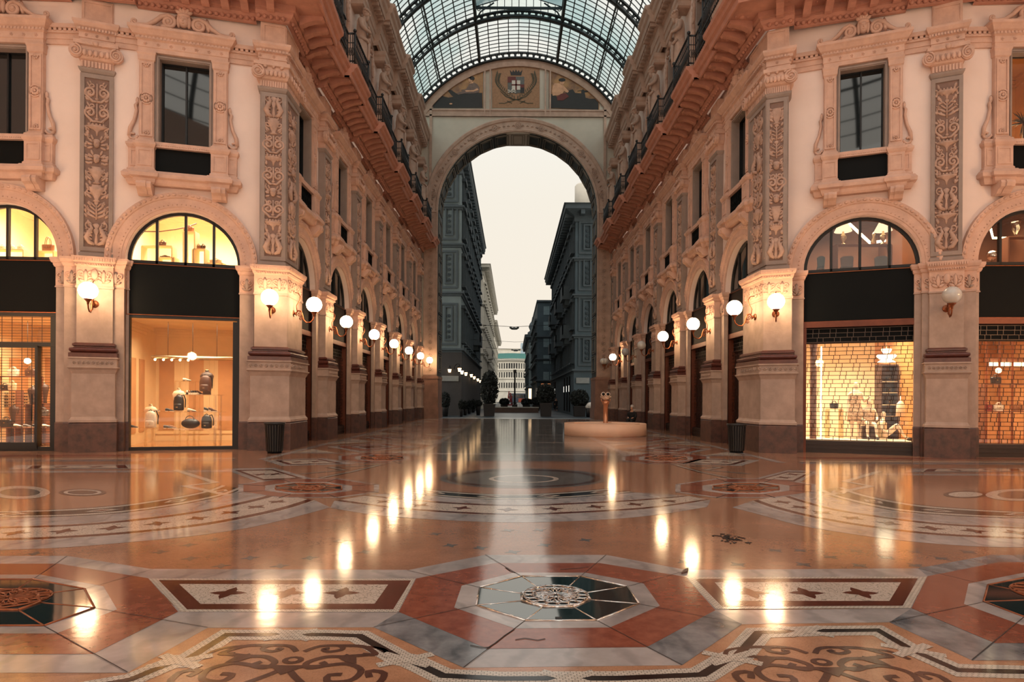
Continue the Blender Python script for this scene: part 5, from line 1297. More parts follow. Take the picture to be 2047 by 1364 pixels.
def handbag(label, loc, w, h, col, rz=0, d=None, wide=1.15, hh=.5, group='handbags'):
    t = thing('handbag', label, 'handbag', loc, rz, group=group); d = d or w*.4
    mb = MB(); rbox(mb, w, w*wide, d, h); mb.build('body', leath[col], t)
    mb = MB()
    for s in (-1, 1): mb.tube([(w*.25*cos(q), s*d*.22, h*.9+h*hh*sin(q)) for q in [pi*k/10 for k in range(11)]], max(.008, w*.03), 6)
    mb.build('handle', leath[col], t)
    mb = MB(); mb.box(-w*.3, w*.3, -d/2-.008, -d/2+.02, h*.55, h*.9); mb.build('flap', leath[col], t)
    mb = MB(); mb.box(-w*.06, w*.06, -d/2-.02, -d/2, h*.5, h*.62); mb.build('clasp', brass, t); return t
def backpack(label, loc, w, h, col, rz=0):
    t = thing('backpack', label, 'backpack', loc, rz, group='backpacks in the bag shop')
    mb = MB(); mb.lathe([(.01, 0), (w*.45, .01), (w*.5, h*.1), (w*.5, h*.6), (w*.42, h*.85), (w*.22, h*.97), (.01, h)], 16, (0, 0, 0), .55); mb.build('body', leath[col], t)
    mb = MB(); mb.lathe([(.01, 0), (w*.36, .01), (w*.4, h*.08), (w*.4, h*.3), (w*.34, h*.4), (.01, h*.41)], 14, (0, -w*.14, .02), .5); mb.build('pocket', leath[col], t)
    mb = MB(); mb.tube([(w*.12*cos(q), 0, h*.94+.06*sin(q)) for q in [pi*k/8 for k in range(9)]], .012, 5); mb.build('grab_handle', leath['black'], t)
    for s in (-1, 1):
        mb = MB(); mb.tube([(s*w*.2, .02, h*.95), (s*w*.34, .1, h*1.0), (s*w*.42, .16, h*.7), (s*w*.42, .14, h*.2)], .018, 6); mb.build('strap', leath['black'], t)
    mb = MB(); mb.box(-.03, .03, -w*.36, -w*.32, h*.2, h*.24); mb.build('badge', brass, t); return t
def bust(label, loc, h, m, rz=0):
    t = thing('display_bust', label, 'display bust', loc, rz, group='display busts')
    mb = MB(); mb.lathe([(h*.17, 0), (h*.16, h*.1), (h*.19, h*.35), (h*.24, h*.6), (h*.27, h*.75), (h*.2, h*.86), (h*.08, h*.9), (h*.075, h*.97)], 18, (0, 0, 0), .6); mb.build('torso', m, t)
    mb = MB(); mb.lathe([(h*.08, 0), (h*.08, h*.02), (.01, h*.03)], 12, (0, 0, h*.97), .8); mb.build('neck_cap', brass, t); return t
def shoe(label, loc, col, rz=0, heel=.0, s=1, grp='shoes on display'):
    t = thing('shoe', label, 'shoe', loc, rz, group=grp)
    rings = [(-.13, .03, .02, .1), (-.1, .04, .015, .11), (-.04, .038, .015, .1), (.03, .04, .012, .07), (.09, .045, .01, .05), (.13, .03, .012, .035)]
    mb = MB(); vs, fs = [], []; n = 10
    for x, w, z0, z1 in rings:
        lift = heel*max(0, (.05-x)/.18)
        for k in range(n): a = 2*pi*k/n; vs.append((x*s, w*cos(a)*s, (lift+(z0+z1)/2+(z1-z0)/2*sin(a))*s))
    for j in range(len(rings)-1):
        for k in range(n): fs.append((j*n+k, j*n+(k+1) % n, (j+1)*n+(k+1) % n, (j+1)*n+k))
    fs += [list(range(n)), [(len(rings)-1)*n+k for k in range(n)]]; mb.add(vs, fs, 0, True); mb.build('upper', leath[col], t)
    mb = MB(); mb.box(.0*s, .14*s, -.04*s, .04*s, 0, .018*s); mb.prism([(-.13*s, 0), (-.06*s, 0), (-.05*s, (.02+heel*.6)*s), (-.13*s, (.02+heel)*s)], -.03*s, .03*s); mb.build('sole', leath['white'] if col != 'white' else leath['black'], t); return t
def acrylic_table(label, xa, xb, Z, z, d=.5):
    a, b = at(xa, 700, Z).x, at(xb, 700, Z).x
    t = thing('display_table', label, 'display table', ((a+b)/2, Z, 0), group='clear acrylic display tables'); w = (b-a)/2
    mb = MB(); mb.box(-w, w, -d/2, d/2, z-.03, z); mb.build('top', acryl, t)
    for sx in (-1, 1):
        for sy in (-1, 1): mb = MB(); mb.box(sx*w*.86-.025, sx*w*.86+.025, sy*d*.4-.02, sy*d*.4+.02, 0, z-.03); mb.build('leg', acryl, t)
    return t
ta = .62; tb = 1.15; tcz = 1.72; td = 2.2
acrylic_table('lowest clear acrylic table, along the front of the bag shop window', 287, 448, 20.4, ta)
acrylic_table('second clear acrylic table, behind the white backpack', 289, 446, 21.1, tb)
acrylic_table('third clear acrylic table at the right, under the dark bust', 378, 442, 21.8, tcz)
acrylic_table('highest narrow clear acrylic table', 352, 398, 22.3, td, .4)
pale = mat('pale_bust', C(236, 206, 170), .5, var=.05); darkb = mat('dark_bust', C(70, 44, 32), .5)
bust('pale bust carrying the white backpack', on(302, 20.42, ta), .78, pale); backpack('white backpack on the pale bust on the lowest table', on(302, 20.2, ta+.02), .36, .55, 'white')
bust('pale bust carrying the black backpack', on(358, 21.1, tb), .78, pale); backpack('black backpack on a pale bust, middle of the display', on(358, 20.88, tb+.03), .34, .52, 'black')
bust('dark bust on the third table', on(414, 21.8, tcz), .86, darkb); backpack('dark brown backpack on the dark bust at the upper right', on(411, 21.58, tcz+.1), .4, .56, 'brown')
backpack('small black backpack standing at the right end of the lowest table', on(414, 20.35, ta), .34, .44, 'black')
t = thing('duffel_bag', 'black duffel bag lying on the lowest table', 'bag', on(382, 20.35, ta))
mb = MB(); mb.sphere((0, 0, .16), (.3, .15, .16), 16, 10); mb.build('body', leath['black'], t)
mb = MB(); mb.tube([(.14*cos(q), -.06, .27+.14*sin(q)) for q in [pi*k/8 for k in range(9)]], .012, 5); mb.build('handle', leath['black'], t)
for x, Z, z, c, hl, n in ((268, 20.4, ta, 'black', 0, 'flat shoe at the left end of the lowest table'), (337, 20.3, ta, 'grey', 0, 'grey trainer beside the white backpack'), (345, 20.5, ta+.0, 'tan', 0, 'tan shoe behind the grey trainer'),
                          (340, 21.1, tb-.0, 'black', 0, 'black shoe on the second table, left'), (311, 21.1, tb, 'grey', 0, 'grey pointed shoe on the second table, over the mirror'), (384, 21.1, tb, 'white', 0, 'white sandal beside the black backpack'),
                          (417, 21.1, tb, 'black', .05, 'black high heel at the right of the second table'), (426, 21.1, tb, 'brown', .05, 'brown boot at the right end of the second table'),
                          (364, 21.8, tcz, 'white', .05, 'pale high heel at the left end of the third table'), (374, 22.3, td, 'white', 0, 'white shoe on the highest table')):
    shoe(n, on(x, Z, z), c, .3, hl)
for k in range(6): shoe('slim high heel, %s from the left in the row on the third table' % ORD[k], on(380+k*4.2, 21.75, tcz), ('white', 'tan', 'grey', 'black', 'black', 'brown')[k], .8, .06, .9)
a, b = at(294, 751, 23.4), at(319, 820, 23.4)
t = thing('wall_panel', 'tall dark glossy picture panel on the back wall of the bag shop', 'picture', ((a.x+b.x)/2, 23.4, 0)); mb = MB(); mb.box(-(b.x-a.x)/2, (b.x-a.x)/2, -.02, .02, b.z-.1, a.z); mb.build('panel', mat('panel_dark', C(70, 62, 58), .25, var=.5, scale=3), t); mb = MB(); frame(mb, -(b.x-a.x)/2-.03, (b.x-a.x)/2+.03, b.z-.13, a.z+.03, -.03, .03, .03); mb.build('frame', bronze, t)
pa, pb = local(bay1L, TL, -1.4, 2.0, 0), local(bay1L, TL, 1.1, 2.0, 0)
t = thing('light_track', 'straight brass light track hanging across the bag shop', 'light track'); mb = MB(); z = 2.95
mb.tube([(pa.x, pa.y, z), (pb.x, pb.y, z)], .06, 4); mb.build('track', brass, t); mb = MB()
for k in range(3): q = pa.lerp(pb, .2+.3*k); mb.tube([(q.x, q.y, z), (q.x, q.y, 4.14)], .008, 4)
mb.build('suspension_wires', blackm, t); mb = MB()
for k in range(5): q = pa.lerp(pb, .05+.1*k); mb.sphere((q.x, q.y-.02, z-.08), .04, 8, 6)
mb.build('spotlights', warmbulb, t)
t = thing('garland', 'gilded wall garland high on the bag shop side wall', 'garland'); mb = MB(); r = random.Random(5)
for k in range(60): q = local(bay1L, TL, 2.06, 1.2+r.random()*3, 2.9+r.random()*.9*(1-.3*r.random())); mb.sphere(q, (.03, .05, .07), 5, 4)
mb.build('leaves', brass, t)['kind'] = 'stuff'
# grilled shop at the left edge
def shelf(label, xa, xb, Z, z, d=.3, m=brownw, posts=True):
    a, b = at(xa, 700, Z).x, at(xb, 700, Z).x
    t = thing('display_shelf', label, 'shelf', ((a+b)/2, Z, 0), group='shop shelves'); w = (b-a)/2
    mb = MB(); mb.box(-w, w, -d/2, d/2, z-.03, z); mb.build('board', m, t)
    if posts:
        for s in (-1, 1): mb = MB(); mb.box(s*w-.02, s*w+.02, -d/2, d/2, posts if posts > 1 else 0, z-.03); mb.build('upright', m, t)
    return t
Zg = 21.2
shelf('upper shelf behind the grilled door, two hanging bags on it', -30, 80, Zg, H_of(752, 30, Zg)); shelf('second shelf behind the grilled door, small bags on it', -30, 40, Zg-.5, H_of(780, 15, Zg-.5))
handbag('white handbag on the upper shelf behind the grilled door', on(27, Zg, H_of(752, 30, Zg)), .34, .22, 'white'); handbag('brown handbag on the upper shelf behind the grilled door', on(61, Zg, H_of(752, 30, Zg)), .32, .22, 'brown')
handbag('dark small bag on the second shelf behind the grilled door', on(10, Zg-.5, H_of(780, 15, Zg-.5)), .26, .16, 'black'); handbag('white small bag on the second shelf behind the grilled door', on(25, Zg-.5, H_of(780, 15, Zg-.5)), .26, .22, 'cream')
for j in range(5):
    zz = H_of(788+j*6.2, 30, 21.6); shelf('thin eyewear shelf, %s from the top behind the grilled door' % ORD[j], -10, 62, 21.6, zz, .15, leath['cream'], posts=False if j else True)
    for k in range(5):
        t = thing('sunglasses', 'pair of sunglasses, %s from the left on the %s eyewear shelf' % (ORD[k], ORD[j]), 'sunglasses', on(0+k*13, 21.5, zz), group='sunglasses on the eyewear shelves')
        mb = MB(); [mb.sphere((s*.035, 0, .025), (.03, .012, .022), 8, 5) for s in (-1, 1)]; mb.build('lenses', blackm, t); mb = MB(); mb.tube([(-.07, .06, .03), (-.07, 0, .035), (.07, 0, .035), (.07, .06, .03)], .005, 4); mb.build('frame', blackm, t)
for x, y, Z, h, m, n in ((29, 845, 20.6, .6, darkb, 'dark low bust behind the grilled door'), (66, 808, 21, .62, darkb, 'dark bust left of the grilled door stile'), (87, 806, 21.4, .72, darkb, 'dark bust right of the grilled door stile')):
    zz = H_of(y, x, Z); bust(n, on(x, Z, zz), h, m); shelf('plinth shelf under the %s' % n, x-8, x+8, Z, zz, .28)
shelf('low shelf of shoes behind the grilled door', -20, 110, 20.6, .62); handbag('black bag on the low shoe shelf behind the grilled door', on(13, 20.5, .62), .34, .24, 'black')
for k in range(4): shoe('shoe, %s from the left on the low shelf behind the grilled door' % ORD[k], on(38+k*19, 20.5, .62), ('white', 'grey', 'black', 'white')[k], .4)
handbag('grey bag right of the door stile on its own shelf', on(87, 20.9, H_of(832, 87, 20.9)), .34, .2, 'grey'); shelf('short shelf under the grey bag', 78, 98, 20.9, H_of(832, 87, 20.9))
t = thing('pendant_lamp', 'round glowing pendant lamp behind the grilled door', 'lamp'); q = at(55, 722, 21); mb = MB(); mb.sphere(q, .1, 14, 10); mb.build('globe', warmbulb, t); mb = MB(); mb.tube([q, (q.x, q.y, 4.14)], .008, 4); mb.build('cord', blackm, t)
# mannequins
mann = mat('mannequin_white', C(236, 214, 188), .45, var=.04); dressm = mat('patterned_dress', C(232, 206, 170), .7, var=.5, scale=18, c2=C(150, 108, 84))
def mannequin_std(label, loc, rz):
    t = thing('mannequin', label, 'mannequin', loc, rz); t.scale = (1.07,)*3
    skin('body', [[((0, 0, .95), .12), ((0, 0, 1.1), .1), ((0, 0, 1.3), .125), ((0, 0, 1.42), .09), ((0, 0, 1.52), .045), ((0, -.01, 1.62), .075), ((0, -.01, 1.74), .07)]]+
         [[((0, 0, .95), .12), ((s*.09, 0, .88), .09), ((s*.1, 0, .5), .058), ((s*.1, .02, .1), .035), ((s*.1, -.04, .04), .035), ((s*.11, -.14, .03), .03)] for s in (-1, 1)]+
         [[((0, 0, 1.42), .09), ((-.17, 0, 1.38), .05), ((-.22, .02, 1.1), .04), ((-.24, -.04, .86), .03), ((-.24, -.06, .76), .025)], [((0, 0, 1.42), .09), ((.17, 0, 1.38), .05), ((.25, .0, 1.12), .04), ((.3, -.2, 1.25), .03), ((.32, -.26, 1.3), .025)]], mann, t)
    mb = MB(); mb.lathe([(.235, .52), (.22, .75), (.18, .95), (.145, 1.1), (.17, 1.3), (.15, 1.38), (.06, 1.46)], 18, (0, 0, 0), .75); mb.build('dress', dressm, t)
    mb = MB(); mb.box(-.16, .16, -.12, .12, 0, .02); mb.build('base_plate', chrome, t); return t
def mannequin_sit(label, loc, rz, seat, knees=.45):
    t = thing('mannequin', label, 'mannequin', loc, rz); b = seat
    skin('body', [[((0, 0, b+.1), .12), ((0, .02, b+.25), .1), ((0, 0, b+.45), .125), ((0, -.01, b+.57), .08), ((0, -.02, b+.66), .045), ((0, -.04, b+.77), .075), ((0, -.04, b+.89), .07)]]+
         [[((0, 0, b+.1), .12), ((s*.09, -.05, b+.08), .085), ((s*.13, -.42, knees+.1*(s < 0)), .06), ((s*.13, -.5 if seat > .2 else -.62, .12), .035), ((s*.13, -.6 if seat > .2 else -.74, .05), .03)] for s in (-1, 1)]+
         [[((0, -.01, b+.57), .08), ((s*.17, 0, b+.53), .05), ((s*.24, -.02, b+.3), .04), ((s*.2, -.22, b+.2), .03), ((s*.15, -.3, b+.2), .025)] for s in (-1, 1)], mann, t)
    mb = MB(); mb.lathe([(.19, b+.02), (.17, b+.2), (.17, b+.45), (.17, b+.52), (.05, b+.62)], 16, (0, 0, 0), .8); mb.build('jacket', dressm if seat > .2 else leath['cream'], t)
    for s in (-1, 1): mb = MB(); yy = -.62 if seat > .2 else -.76; mb.sphere((s*.13, yy, .05), (.045, .1, .05), 8, 6); mb.build('shoe', leath['black'], t)
    return t
def base(x, Z): p = at(x, 700, Z); return Vector((p.x, Z, .4))
plm = mat('display_plinth', C(236, 220, 196), .5, var=.05)
t = tag(MB().build('display_plinth', plm), 'low white display plinth along the mannequin shop window', 'plinth'); bpy.data.objects.remove(t)
mb = MB(); mb.box(-1.5, 1.5, .5, 1.7, .01, .4); t = mb.build('display_plinth', plm, None, v3(bay1R), TR); tag(t, 'low white display plinth along the mannequin shop window', 'plinth')
Zm = 20.5
mannequin_std('standing white mannequin in a patterned dress', base(1711, 20.75), -.2)
mannequin_sit('white mannequin seated on a dark cube, middle of the shop window', base(1737, 20.65), -.3, .42)
mb = MB(); mb.box(-.2, .2, -.18, .18, 0, .42); q = base(1737, 20.68); tag(mb.build('display_cube', darkb, None, (q.x, q.y+.0, .4), TR), 'dark cube under the seated mannequin', 'cube')
mannequin_sit('white mannequin sitting on the plinth with legs stretched to the right', base(1764, 20.25), 1.0, .02, .42)
Zs = 21.0; zz = H_of(817, 1668, Zs); shelf('small bracket shelf with one black handbag at the left of the mannequin shop', 1655, 1682, Zs, zz, .25, creamw); handbag('black handbag on the small shelf left of the standing mannequin', on(1668, Zs, zz), .26, .18, 'black')
t = thing('chandelier', 'tiered glowing glass chandelier in the mannequin shop', 'chandelier'); q = at(1772, 712, 21.2); mb = MB()
for z0, r0, r1 in ((.2, .16, .1), (0, .3, .22), (-.12, .16, .28)): mb.lathe([(r1, z0-.1), (r0, z0), (r0*.9, z0+.04)], 20, q)
mb.build('glass_tiers', emat('chandelier_glow', (1, .8, .5), 7), t); mb = MB(); mb.tube([q, (q.x, q.y, 4.14)], .015, 6); mb.build('chain', brass, t)
a, b = at(1757, 732, 21.8), at(1787, 842, 21.8)
t = thing('bag_cabinet', 'tall dark open cabinet with bags at the right of the mannequin shop', 'cabinet', ((a.x+b.x)/2, 21.8, 0)); w = (b.x-a.x)/2; mb = MB(); mb.box(-w, w, .15, .2, .1, a.z); mb.box(-w-.03, -w, -.2, .2, 0, a.z); mb.box(w, w+.03, -.2, .2, 0, a.z); mb.box(-w-.03, w+.03, -.2, .2, a.z, a.z+.05); mb.build('carcass', darkb, t)
for j, y in enumerate((763, 785, 809, 832)):
    zz = H_of(y, 1772, 21.8); mb = MB(); mb.box(-w, w, -.2, .15, zz-.02, zz); mb.build('shelf', plm, t); handbag('dark bag on the %s shelf of the tall cabinet' % ORD[j], on(1777, 21.75, zz), .2, .16, 'black', group='bags in the tall cabinet')
t = thing('hat_stand', 'pale jacket on a stand at the right of the mannequin shop', 'stand'); q = on(1801, 20.6, .4); mb = MB(); mb.tube([q, q+Vector((0, 0, 1.5))], .015, 6); mb.build('pole', brass, t); mb = MB(); mb.lathe([(.15, .75), (.14, 1.0), (.13, 1.15), (.04, 1.25)], 12, q, .6); mb.build('jacket', mann, t)
t = thing('shop_column', 'dark wooden column at the left of the mannequin shop with a strip light', 'column'); q = local(bay1R, TR, -1.25, .8, 0); mb = MB(); mb.lathe([(.1, .4), (.1, 3.3), (.16, 3.7), (.2, 4.1)], 12, q); mb.build('shaft', brownw, t); mb = MB(); q = local(bay1R, TR, -1.02, .8, 0); mb.box(q.x-.014, q.x+.014, q.y-.02, q.y+.02, .4, 3.4); mb.build('strip_light', warmbulb, t)
# right-edge shop
Ze = 20.4
for y, n, its in ((768, 'upper shelf with a black bag at the right edge shop', ((1991, 'black', .3, .22, 'black open bag on the upper shelf of the right-edge shop'),)),
                  (822, 'middle shelf with a red and a white bag at the right edge shop', ((1976, 'red', .26, .2, 'red handbag on the middle shelf of the right-edge shop'), (1997, 'white', .3, .2, 'white handbag on the middle shelf of the right-edge shop'), (2036, 'tan', .3, .2, 'tan handbag on the middle shelf of the right-edge shop')))):
    zz = H_of(y, 2000, Ze); shelf(n, 1962, 2090, Ze, zz, .3, brownw, True if y > 800 else H_of(822, 2000, Ze)+.01)
    for x, c, w, h, l in its: handbag(l, on(x, Ze-.02, zz), w, h, c)
for k, x in enumerate((1991, 1999, 2026, 2036)): shoe('%s pale shoe from the left on the floor of the right-edge shop' % ORD[k], on(x, 19.9, .05), 'white', 1.4, .03, 1, 'shoes on display')
t = thing('pendant_lamp', 'round glowing lamp above the bags of the right-edge shop', 'lamp'); q = at(1996, 741, 20.9); mb = MB(); mb.sphere(q, .09, 14, 10); mb.build('globe', warmbulb, t); mb = MB(); mb.tube([q, (q.x, q.y, 4.14)], .008, 4); mb.build('cord', blackm, t)
t = thing('light_cove', 'glowing cove strip across the right-edge shop', 'light'); a, b = at(1980, 728, 21.5), at(2090, 728, 21.5); mb = MB(); mb.box(a.x, b.x, 21.48, 21.56, a.z-.06, a.z+.06); mb.build('strip', warmbulb, t); mb = MB(); mb.box(a.x, b.x, 21.56, 21.7, a.z-.12, a.z+.2); mb.build('housing', brownw, t)
for k in range(4):
    t = thing('rail_column', 'slim brass column, %s from the left in the right-edge shop' % ORD[k], 'column', on(1972+k*26, 20.9, 0), group='brass columns of the right-edge shop'); mb = MB(); mb.lathe([(.05, 0), (.035, .1), (.035, 3.9), (.07, 4.1)], 10); mb.build('shaft', bronze, t)
# mezzanine goods
def bracket(label, xa, xb, y, Z, m=creamw): return shelf(label, xa, xb, Z, H_of(y, (xa+xb)/2, Z), .3, m, 5.5)
Zl = 20.7
for xa, xb, y, n, its in ((287, 347, 493, 'shelf with a brown tote behind the bag shop fanlight', ((323.6, .22, .15, 'brown', 'brown tote bag on the left shelf behind the fanlight'),)), (370, 392, 464.5, 'high shelf with a tan box bag behind the fanlight', ((376, .3, .16, 'tan', 'tan box bag on the highest shelf behind the fanlight'),)),
                      (388, 412, 499, 'shelf with two small bags behind the fanlight', ((396, .13, .13, 'tan', 'small tan bag, left of a pair behind the fanlight'), (405, .14, .13, 'brown', 'small brown bag, right of a pair behind the fanlight'))),
                      (318, 352, 516, 'low shelf with a dark clutch behind the fanlight', ((329, .3, .06, 'brown', 'flat brown clutch low behind the fanlight'),)), (417, 447, 527, 'low shelf with a cream bag at the right of the fanlight', ((430, .34, .12, 'cream', 'cream slouch bag low at the right of the fanlight'),))):
    bracket(n, xa, xb, y, Zl)
    for x, w, h, c, l in its: handbag(l, on(x, Zl, H_of(y, x, Zl)), w, h, c)
t = thing('curved_rail', 'thin curved curtain rail behind the bag shop fanlight', 'rail'); mb = MB(); mb.tube([at(x, y, 21.5) for x, y in ((268, 460), (290, 463), (320, 463), (350, 459), (375, 454), (393, 447))], .02, 6); mb.build('rail', leath['brown'], t)
bracket('shelf with a wicker bag behind the left-edge fanlight', 80, 112, 503, 20.2); handbag('patterned wicker bag behind the left-edge fanlight', on(95, 20.2, H_of(503, 95, 20.2)), .34, .22, 'tan', hh=1.2)
bracket('shelf with white folded bags behind the left-edge fanlight', -10, 52, 500, 20.2)
for k in range(3): handbag('white bag, %s from the left behind the left-edge fanlight' % ORD[k], on(4+k*18, 20.2, H_of(500, 20, 20.2)), .2, .12, 'white')
def table_lamp(label, x, yb, Z, s=1):
    t = thing('table_lamp', label, 'lamp', on(x, Z, H_of(yb, x, Z)), group='table lamps behind the fanlight')
    mb = MB(); mb.lathe([(.09, 0), (.09, .02), (.03, .05), (.03, .1), (.09, .2), (.1, .28), (.04, .36), (.02, .5)], 14); mb.build('base', brass, t)
    mb = MB(); mb.lathe([(.27, .44), (.12, .74)], 18); mb.build('shade', emat('lamp_shade_glow', (1, .72, .42), 1.6) if 'lamp_shade_glow' not in MATS else MATS['lamp_shade_glow'], t)
    return t
Zr = 20.7; bracket('glass shelf behind the mannequin shop fanlight with two table lamps', 1668, 1776, 490, Zr, brownw)
table_lamp('left cream-shaded table lamp behind the mannequin shop fanlight', 1684, 490, Zr); table_lamp('right cream-shaded table lamp behind the mannequin shop fanlight', 1764, 489, Zr)
t = thing('decanter', 'tall pointed glass decanter between the two table lamps', 'decanter', on(1745, Zr, H_of(490, 1745, Zr))); mb = MB(); mb.lathe([(.08, 0), (.09, .1), (.03, .25), (.05, .35), (.01, .42)], 12); mb.build('body', brass, t)
for x, w, n, l in ((1692, .34, 'brown', 'patterned upholstered chair, left behind the fanlight'), (1760, .34, 'grey', 'patterned upholstered chair, right behind the fanlight'), (1640, .2, 'black', 'slim black chair at the left behind the fanlight')):
    t = thing('dining_chair', l, 'chair', on(x, 20.3, 5.505), TR, group='chairs behind the fanlight'); h = H_of(513, x, 20.3)-5.5
    mb = MB(); mb.prism([(-w/2, .45), (w/2, .45), (w/2+.02, h-.05), (w/2-.06, h), (-w/2+.06, h), (-w/2-.02, h-.05)], -.05, .05); mb.build('backrest', leath[n], t)
    mb = MB(); mb.box(-w/2, w/2, 0, .4, .4, .48); mb.build('seat', leath[n], t)
    for sx in (-1, 1):
        for yy in (0, .36): mb = MB(); mb.box(sx*w*.42-.02, sx*w*.42+.02, yy-.02, yy+.02, 0, .4); mb.build('leg', darkb, t)
t = thing('light_cove', 'glowing ceiling cove behind the mannequin shop fanlight', 'light'); mb = MB(); a, b = at(1690, 440, 22.6), at(1740, 486, 22.6); mb.tube([a, b], .05, 5); c = at(1790, 478, 22.6); mb.tube([b, c], .05, 5); mb.build('strip', warmbulb, t)
t = thing('light_cove', 'glowing ceiling cove behind the right-edge fanlight', 'light'); mb = MB(); mb.tube([at(1980, 455, 22), at(1985, 476, 22), at(2050, 476, 22)], .04, 5); mb.build('strip', warmbulb, t)
t = thing('mirror_ball', 'shiny silver ball on a stand behind the right-edge fanlight', 'ball'); q = at(1983, 511, 20.2); mb = MB(); mb.sphere(q, .16, 20, 14); mb.build('ball', chrome, t); mb = MB(); mb.lathe([(.1, 0), (.03, .05), (.03, q.z-5.5-.1)], 10, (q.x, q.y, 5.5)); mb.build('stand', brass, t)
t = thing('glass_vase', 'footed glass vase on the shelf behind the right-edge fanlight', 'vase', on(2029, 20.4, H_of(475, 2029, 20.4))); mb = MB(); mb.lathe([(.07, 0), (.03, .06), (.05, .14), (.12, .3), (.1, .42), (.15, .5)], 14); mb.build('body', acryl, t); bracket('dark shelf under the glass vase behind the right-edge fanlight', 2008, 2090, 475, 20.4, brownw)
t = thing('spiky_plant', 'spiky dark plant in the orange window at the right edge', 'plant'); q = at(2046, 245, 19.6); mb = MB(); r = random.Random(9)
for k in range(46):
    d = Vector((r.gauss(0, 1), r.gauss(0, .7), r.gauss(.2, 1))).normalized(); l = r.uniform(.3, .5); mb.tube([q, q+d*l*.6, q+d*l+Vector((0, 0, -.04))], [.02, .014, .003], 4)
mb.build('leaves', mat('dark_leaf', C(26, 24, 22), .6), t); mb = MB(); mb.lathe([(.12, 8.65-q.z), (.16, 8.95-q.z), (.14, 8.95-q.z)], 12, q); mb.tube([(q.x, q.y, 8.9), q], .04, 6); mb.build('pot_and_stem', darkb, t)
# ------------------------------------------------------------------ things standing in the passage
t = thing('round_platform', 'pale round platform in the passage carrying the coin telescope', 'platform', (4.24, 28.9, 0))
platm = mat('platform_paint', C(226, 184, 156), .55, var=.06)
mb = MB(); mb.lathe([(1.84, 0), (1.84, .02), (1.86, .03), (1.86, .55), (1.8, .55), (1.8, .4), (.0, .4)], 64); mb.build('drum', platm, t)
for k in range(3):
    mb = MB(); a0q, a1q = radians(-150+k*110), radians(-150+k*110+80); n = 16
    P = [(1.55*cos(a0q+(a1q-a0q)*i/n), 1.55*sin(a0q+(a1q-a0q)*i/n)) for i in range(n+1)]; mb.prism(P+[(.3*cos(a1q), .3*sin(a1q)), (.3*cos(a0q), .3*sin(a0q))], .4, .56, 'z'); mb.build('inner_step', platm, t)
steel = mat('bronze_post', C(200, 140, 106), .35, metal=.6, var=.1)
t = thing('coin_telescope', 'coin telescope with two round lenses on a post, standing on the round platform', 'telescope', (4.24, 28.75, .55))
mb = MB(); mb.lathe([(.16, -.15), (.16, .0), (.11, .02), (.105, .85), (.15, .86), (.15, 1.0), (.1, 1.02), (.1, 1.06)], 18); mb.build('post', steel, t)
wh = mat('telescope_shell', C(222, 196, 176), .4, var=.05)
mb = MB(); mb.sphere((0, 0, 1.2), (.2, .26, .15), 16, 10); mb.tube([(-.24, 0, 1.2), (.24, 0, 1.2)], .04, 8); mb.build('housing', wh, t)
for s in (-1, 1):
    mb = MB(); mb.lathe([(.095, -.02), (.1, .22), (.075, .24)], 16, M=Matrix.Translation((s*.105-.05, -.1, 1.28)) @ Matrix.Rotation(radians(80), 4, 'X')); mb.build('lens_tube', wh, t)
    mb = MB(); mb.lathe([(.0, .25), (.07, .245)], 16, M=Matrix.Translation((s*.105-.05, -.1, 1.28)) @ Matrix.Rotation(radians(80), 4, 'X')); mb.build('lens', blackm, t)
mb = MB(); [mb.tube([(s*.14, 0, .95), (s*.2, 0, 1.02), (s*.2, 0, 1.14)], .02, 6) for s in (-1, 1)]; mb.build('yoke', steel, t)
def litter_bin(label, loc):
    t = thing('litter_bin', label, 'bin', loc, group='black slatted litter bins')
    mb = MB()
    for k in range(22):
        a = 2*pi*k/22; M = Matrix.Rotation(a, 4, 'Z'); mb.add([M @ Vector(p) for p in ((.215, -.024, .06), (.215, .024, .06), (.265, .028, .86), (.265, -.028, .86), (.23, -.024, .06), (.23, .024, .06), (.28, .028, .86), (.28, -.028, .86))], [(0, 1, 2, 3), (4, 7, 6, 5), (0, 3, 7, 4), (1, 5, 6, 2), (0, 4, 5, 1), (3, 2, 6, 7)])
    mb.build('slats', blackm, t)
    mb = MB(); mb.lathe([(.285, .84), (.3, .86), (.3, .9), (.25, .9), (.25, .84)], 24); mb.build('rim', blackm, t)
    mb = MB(); mb.lathe([(.2, .0), (.2, .03), (.2, .05), (.245, .82), (.23, .82), (.19, .06)], 20); mb.build('liner', shut_d, t); return t
litter_bin('black slatted litter bin at the foot of the left corner pier', (-7.0, 18.55, 0)); litter_bin('black slatted litter bin at the foot of the right corner pier', (7.02, 19.75, 0))
cloth = mat('dark_coat', C(22, 20, 22), .85, var=.3); face = mat('skin', C(190, 140, 112), .6, var=.1); whair = mat('white_hair', C(196, 188, 178), .8)
t = thing('stool', 'low dark seat under the old person by the right wall', 'stool', (6.78, 35.6, 0)); mb = MB(); mb.box(-.2, .2, -.2, .2, .38, .42); mb.build('seat', darkb, t)
for sx in (-1, 1):
    for sy in (-1, 1): mb = MB(); mb.box(sx*.16-.02, sx*.16+.02, sy*.16-.02, sy*.16+.02, 0, .38); mb.build('leg', darkb, t)
def person(name, label, loc, rz, chains, head, hair, coat, coatm):
    t = thing(name, label, 'person', loc, rz); skin('body', chains, face, t, sub=2)
    mb = MB(); hx, hy, hz = head; mb.sphere((hx, hy+.03, hz+.05), (.095, .1, .1), 12, 8); mb.build('hair', hair, t)
    skin('coat', coat, coatm, t, sub=2); return t
B = .44
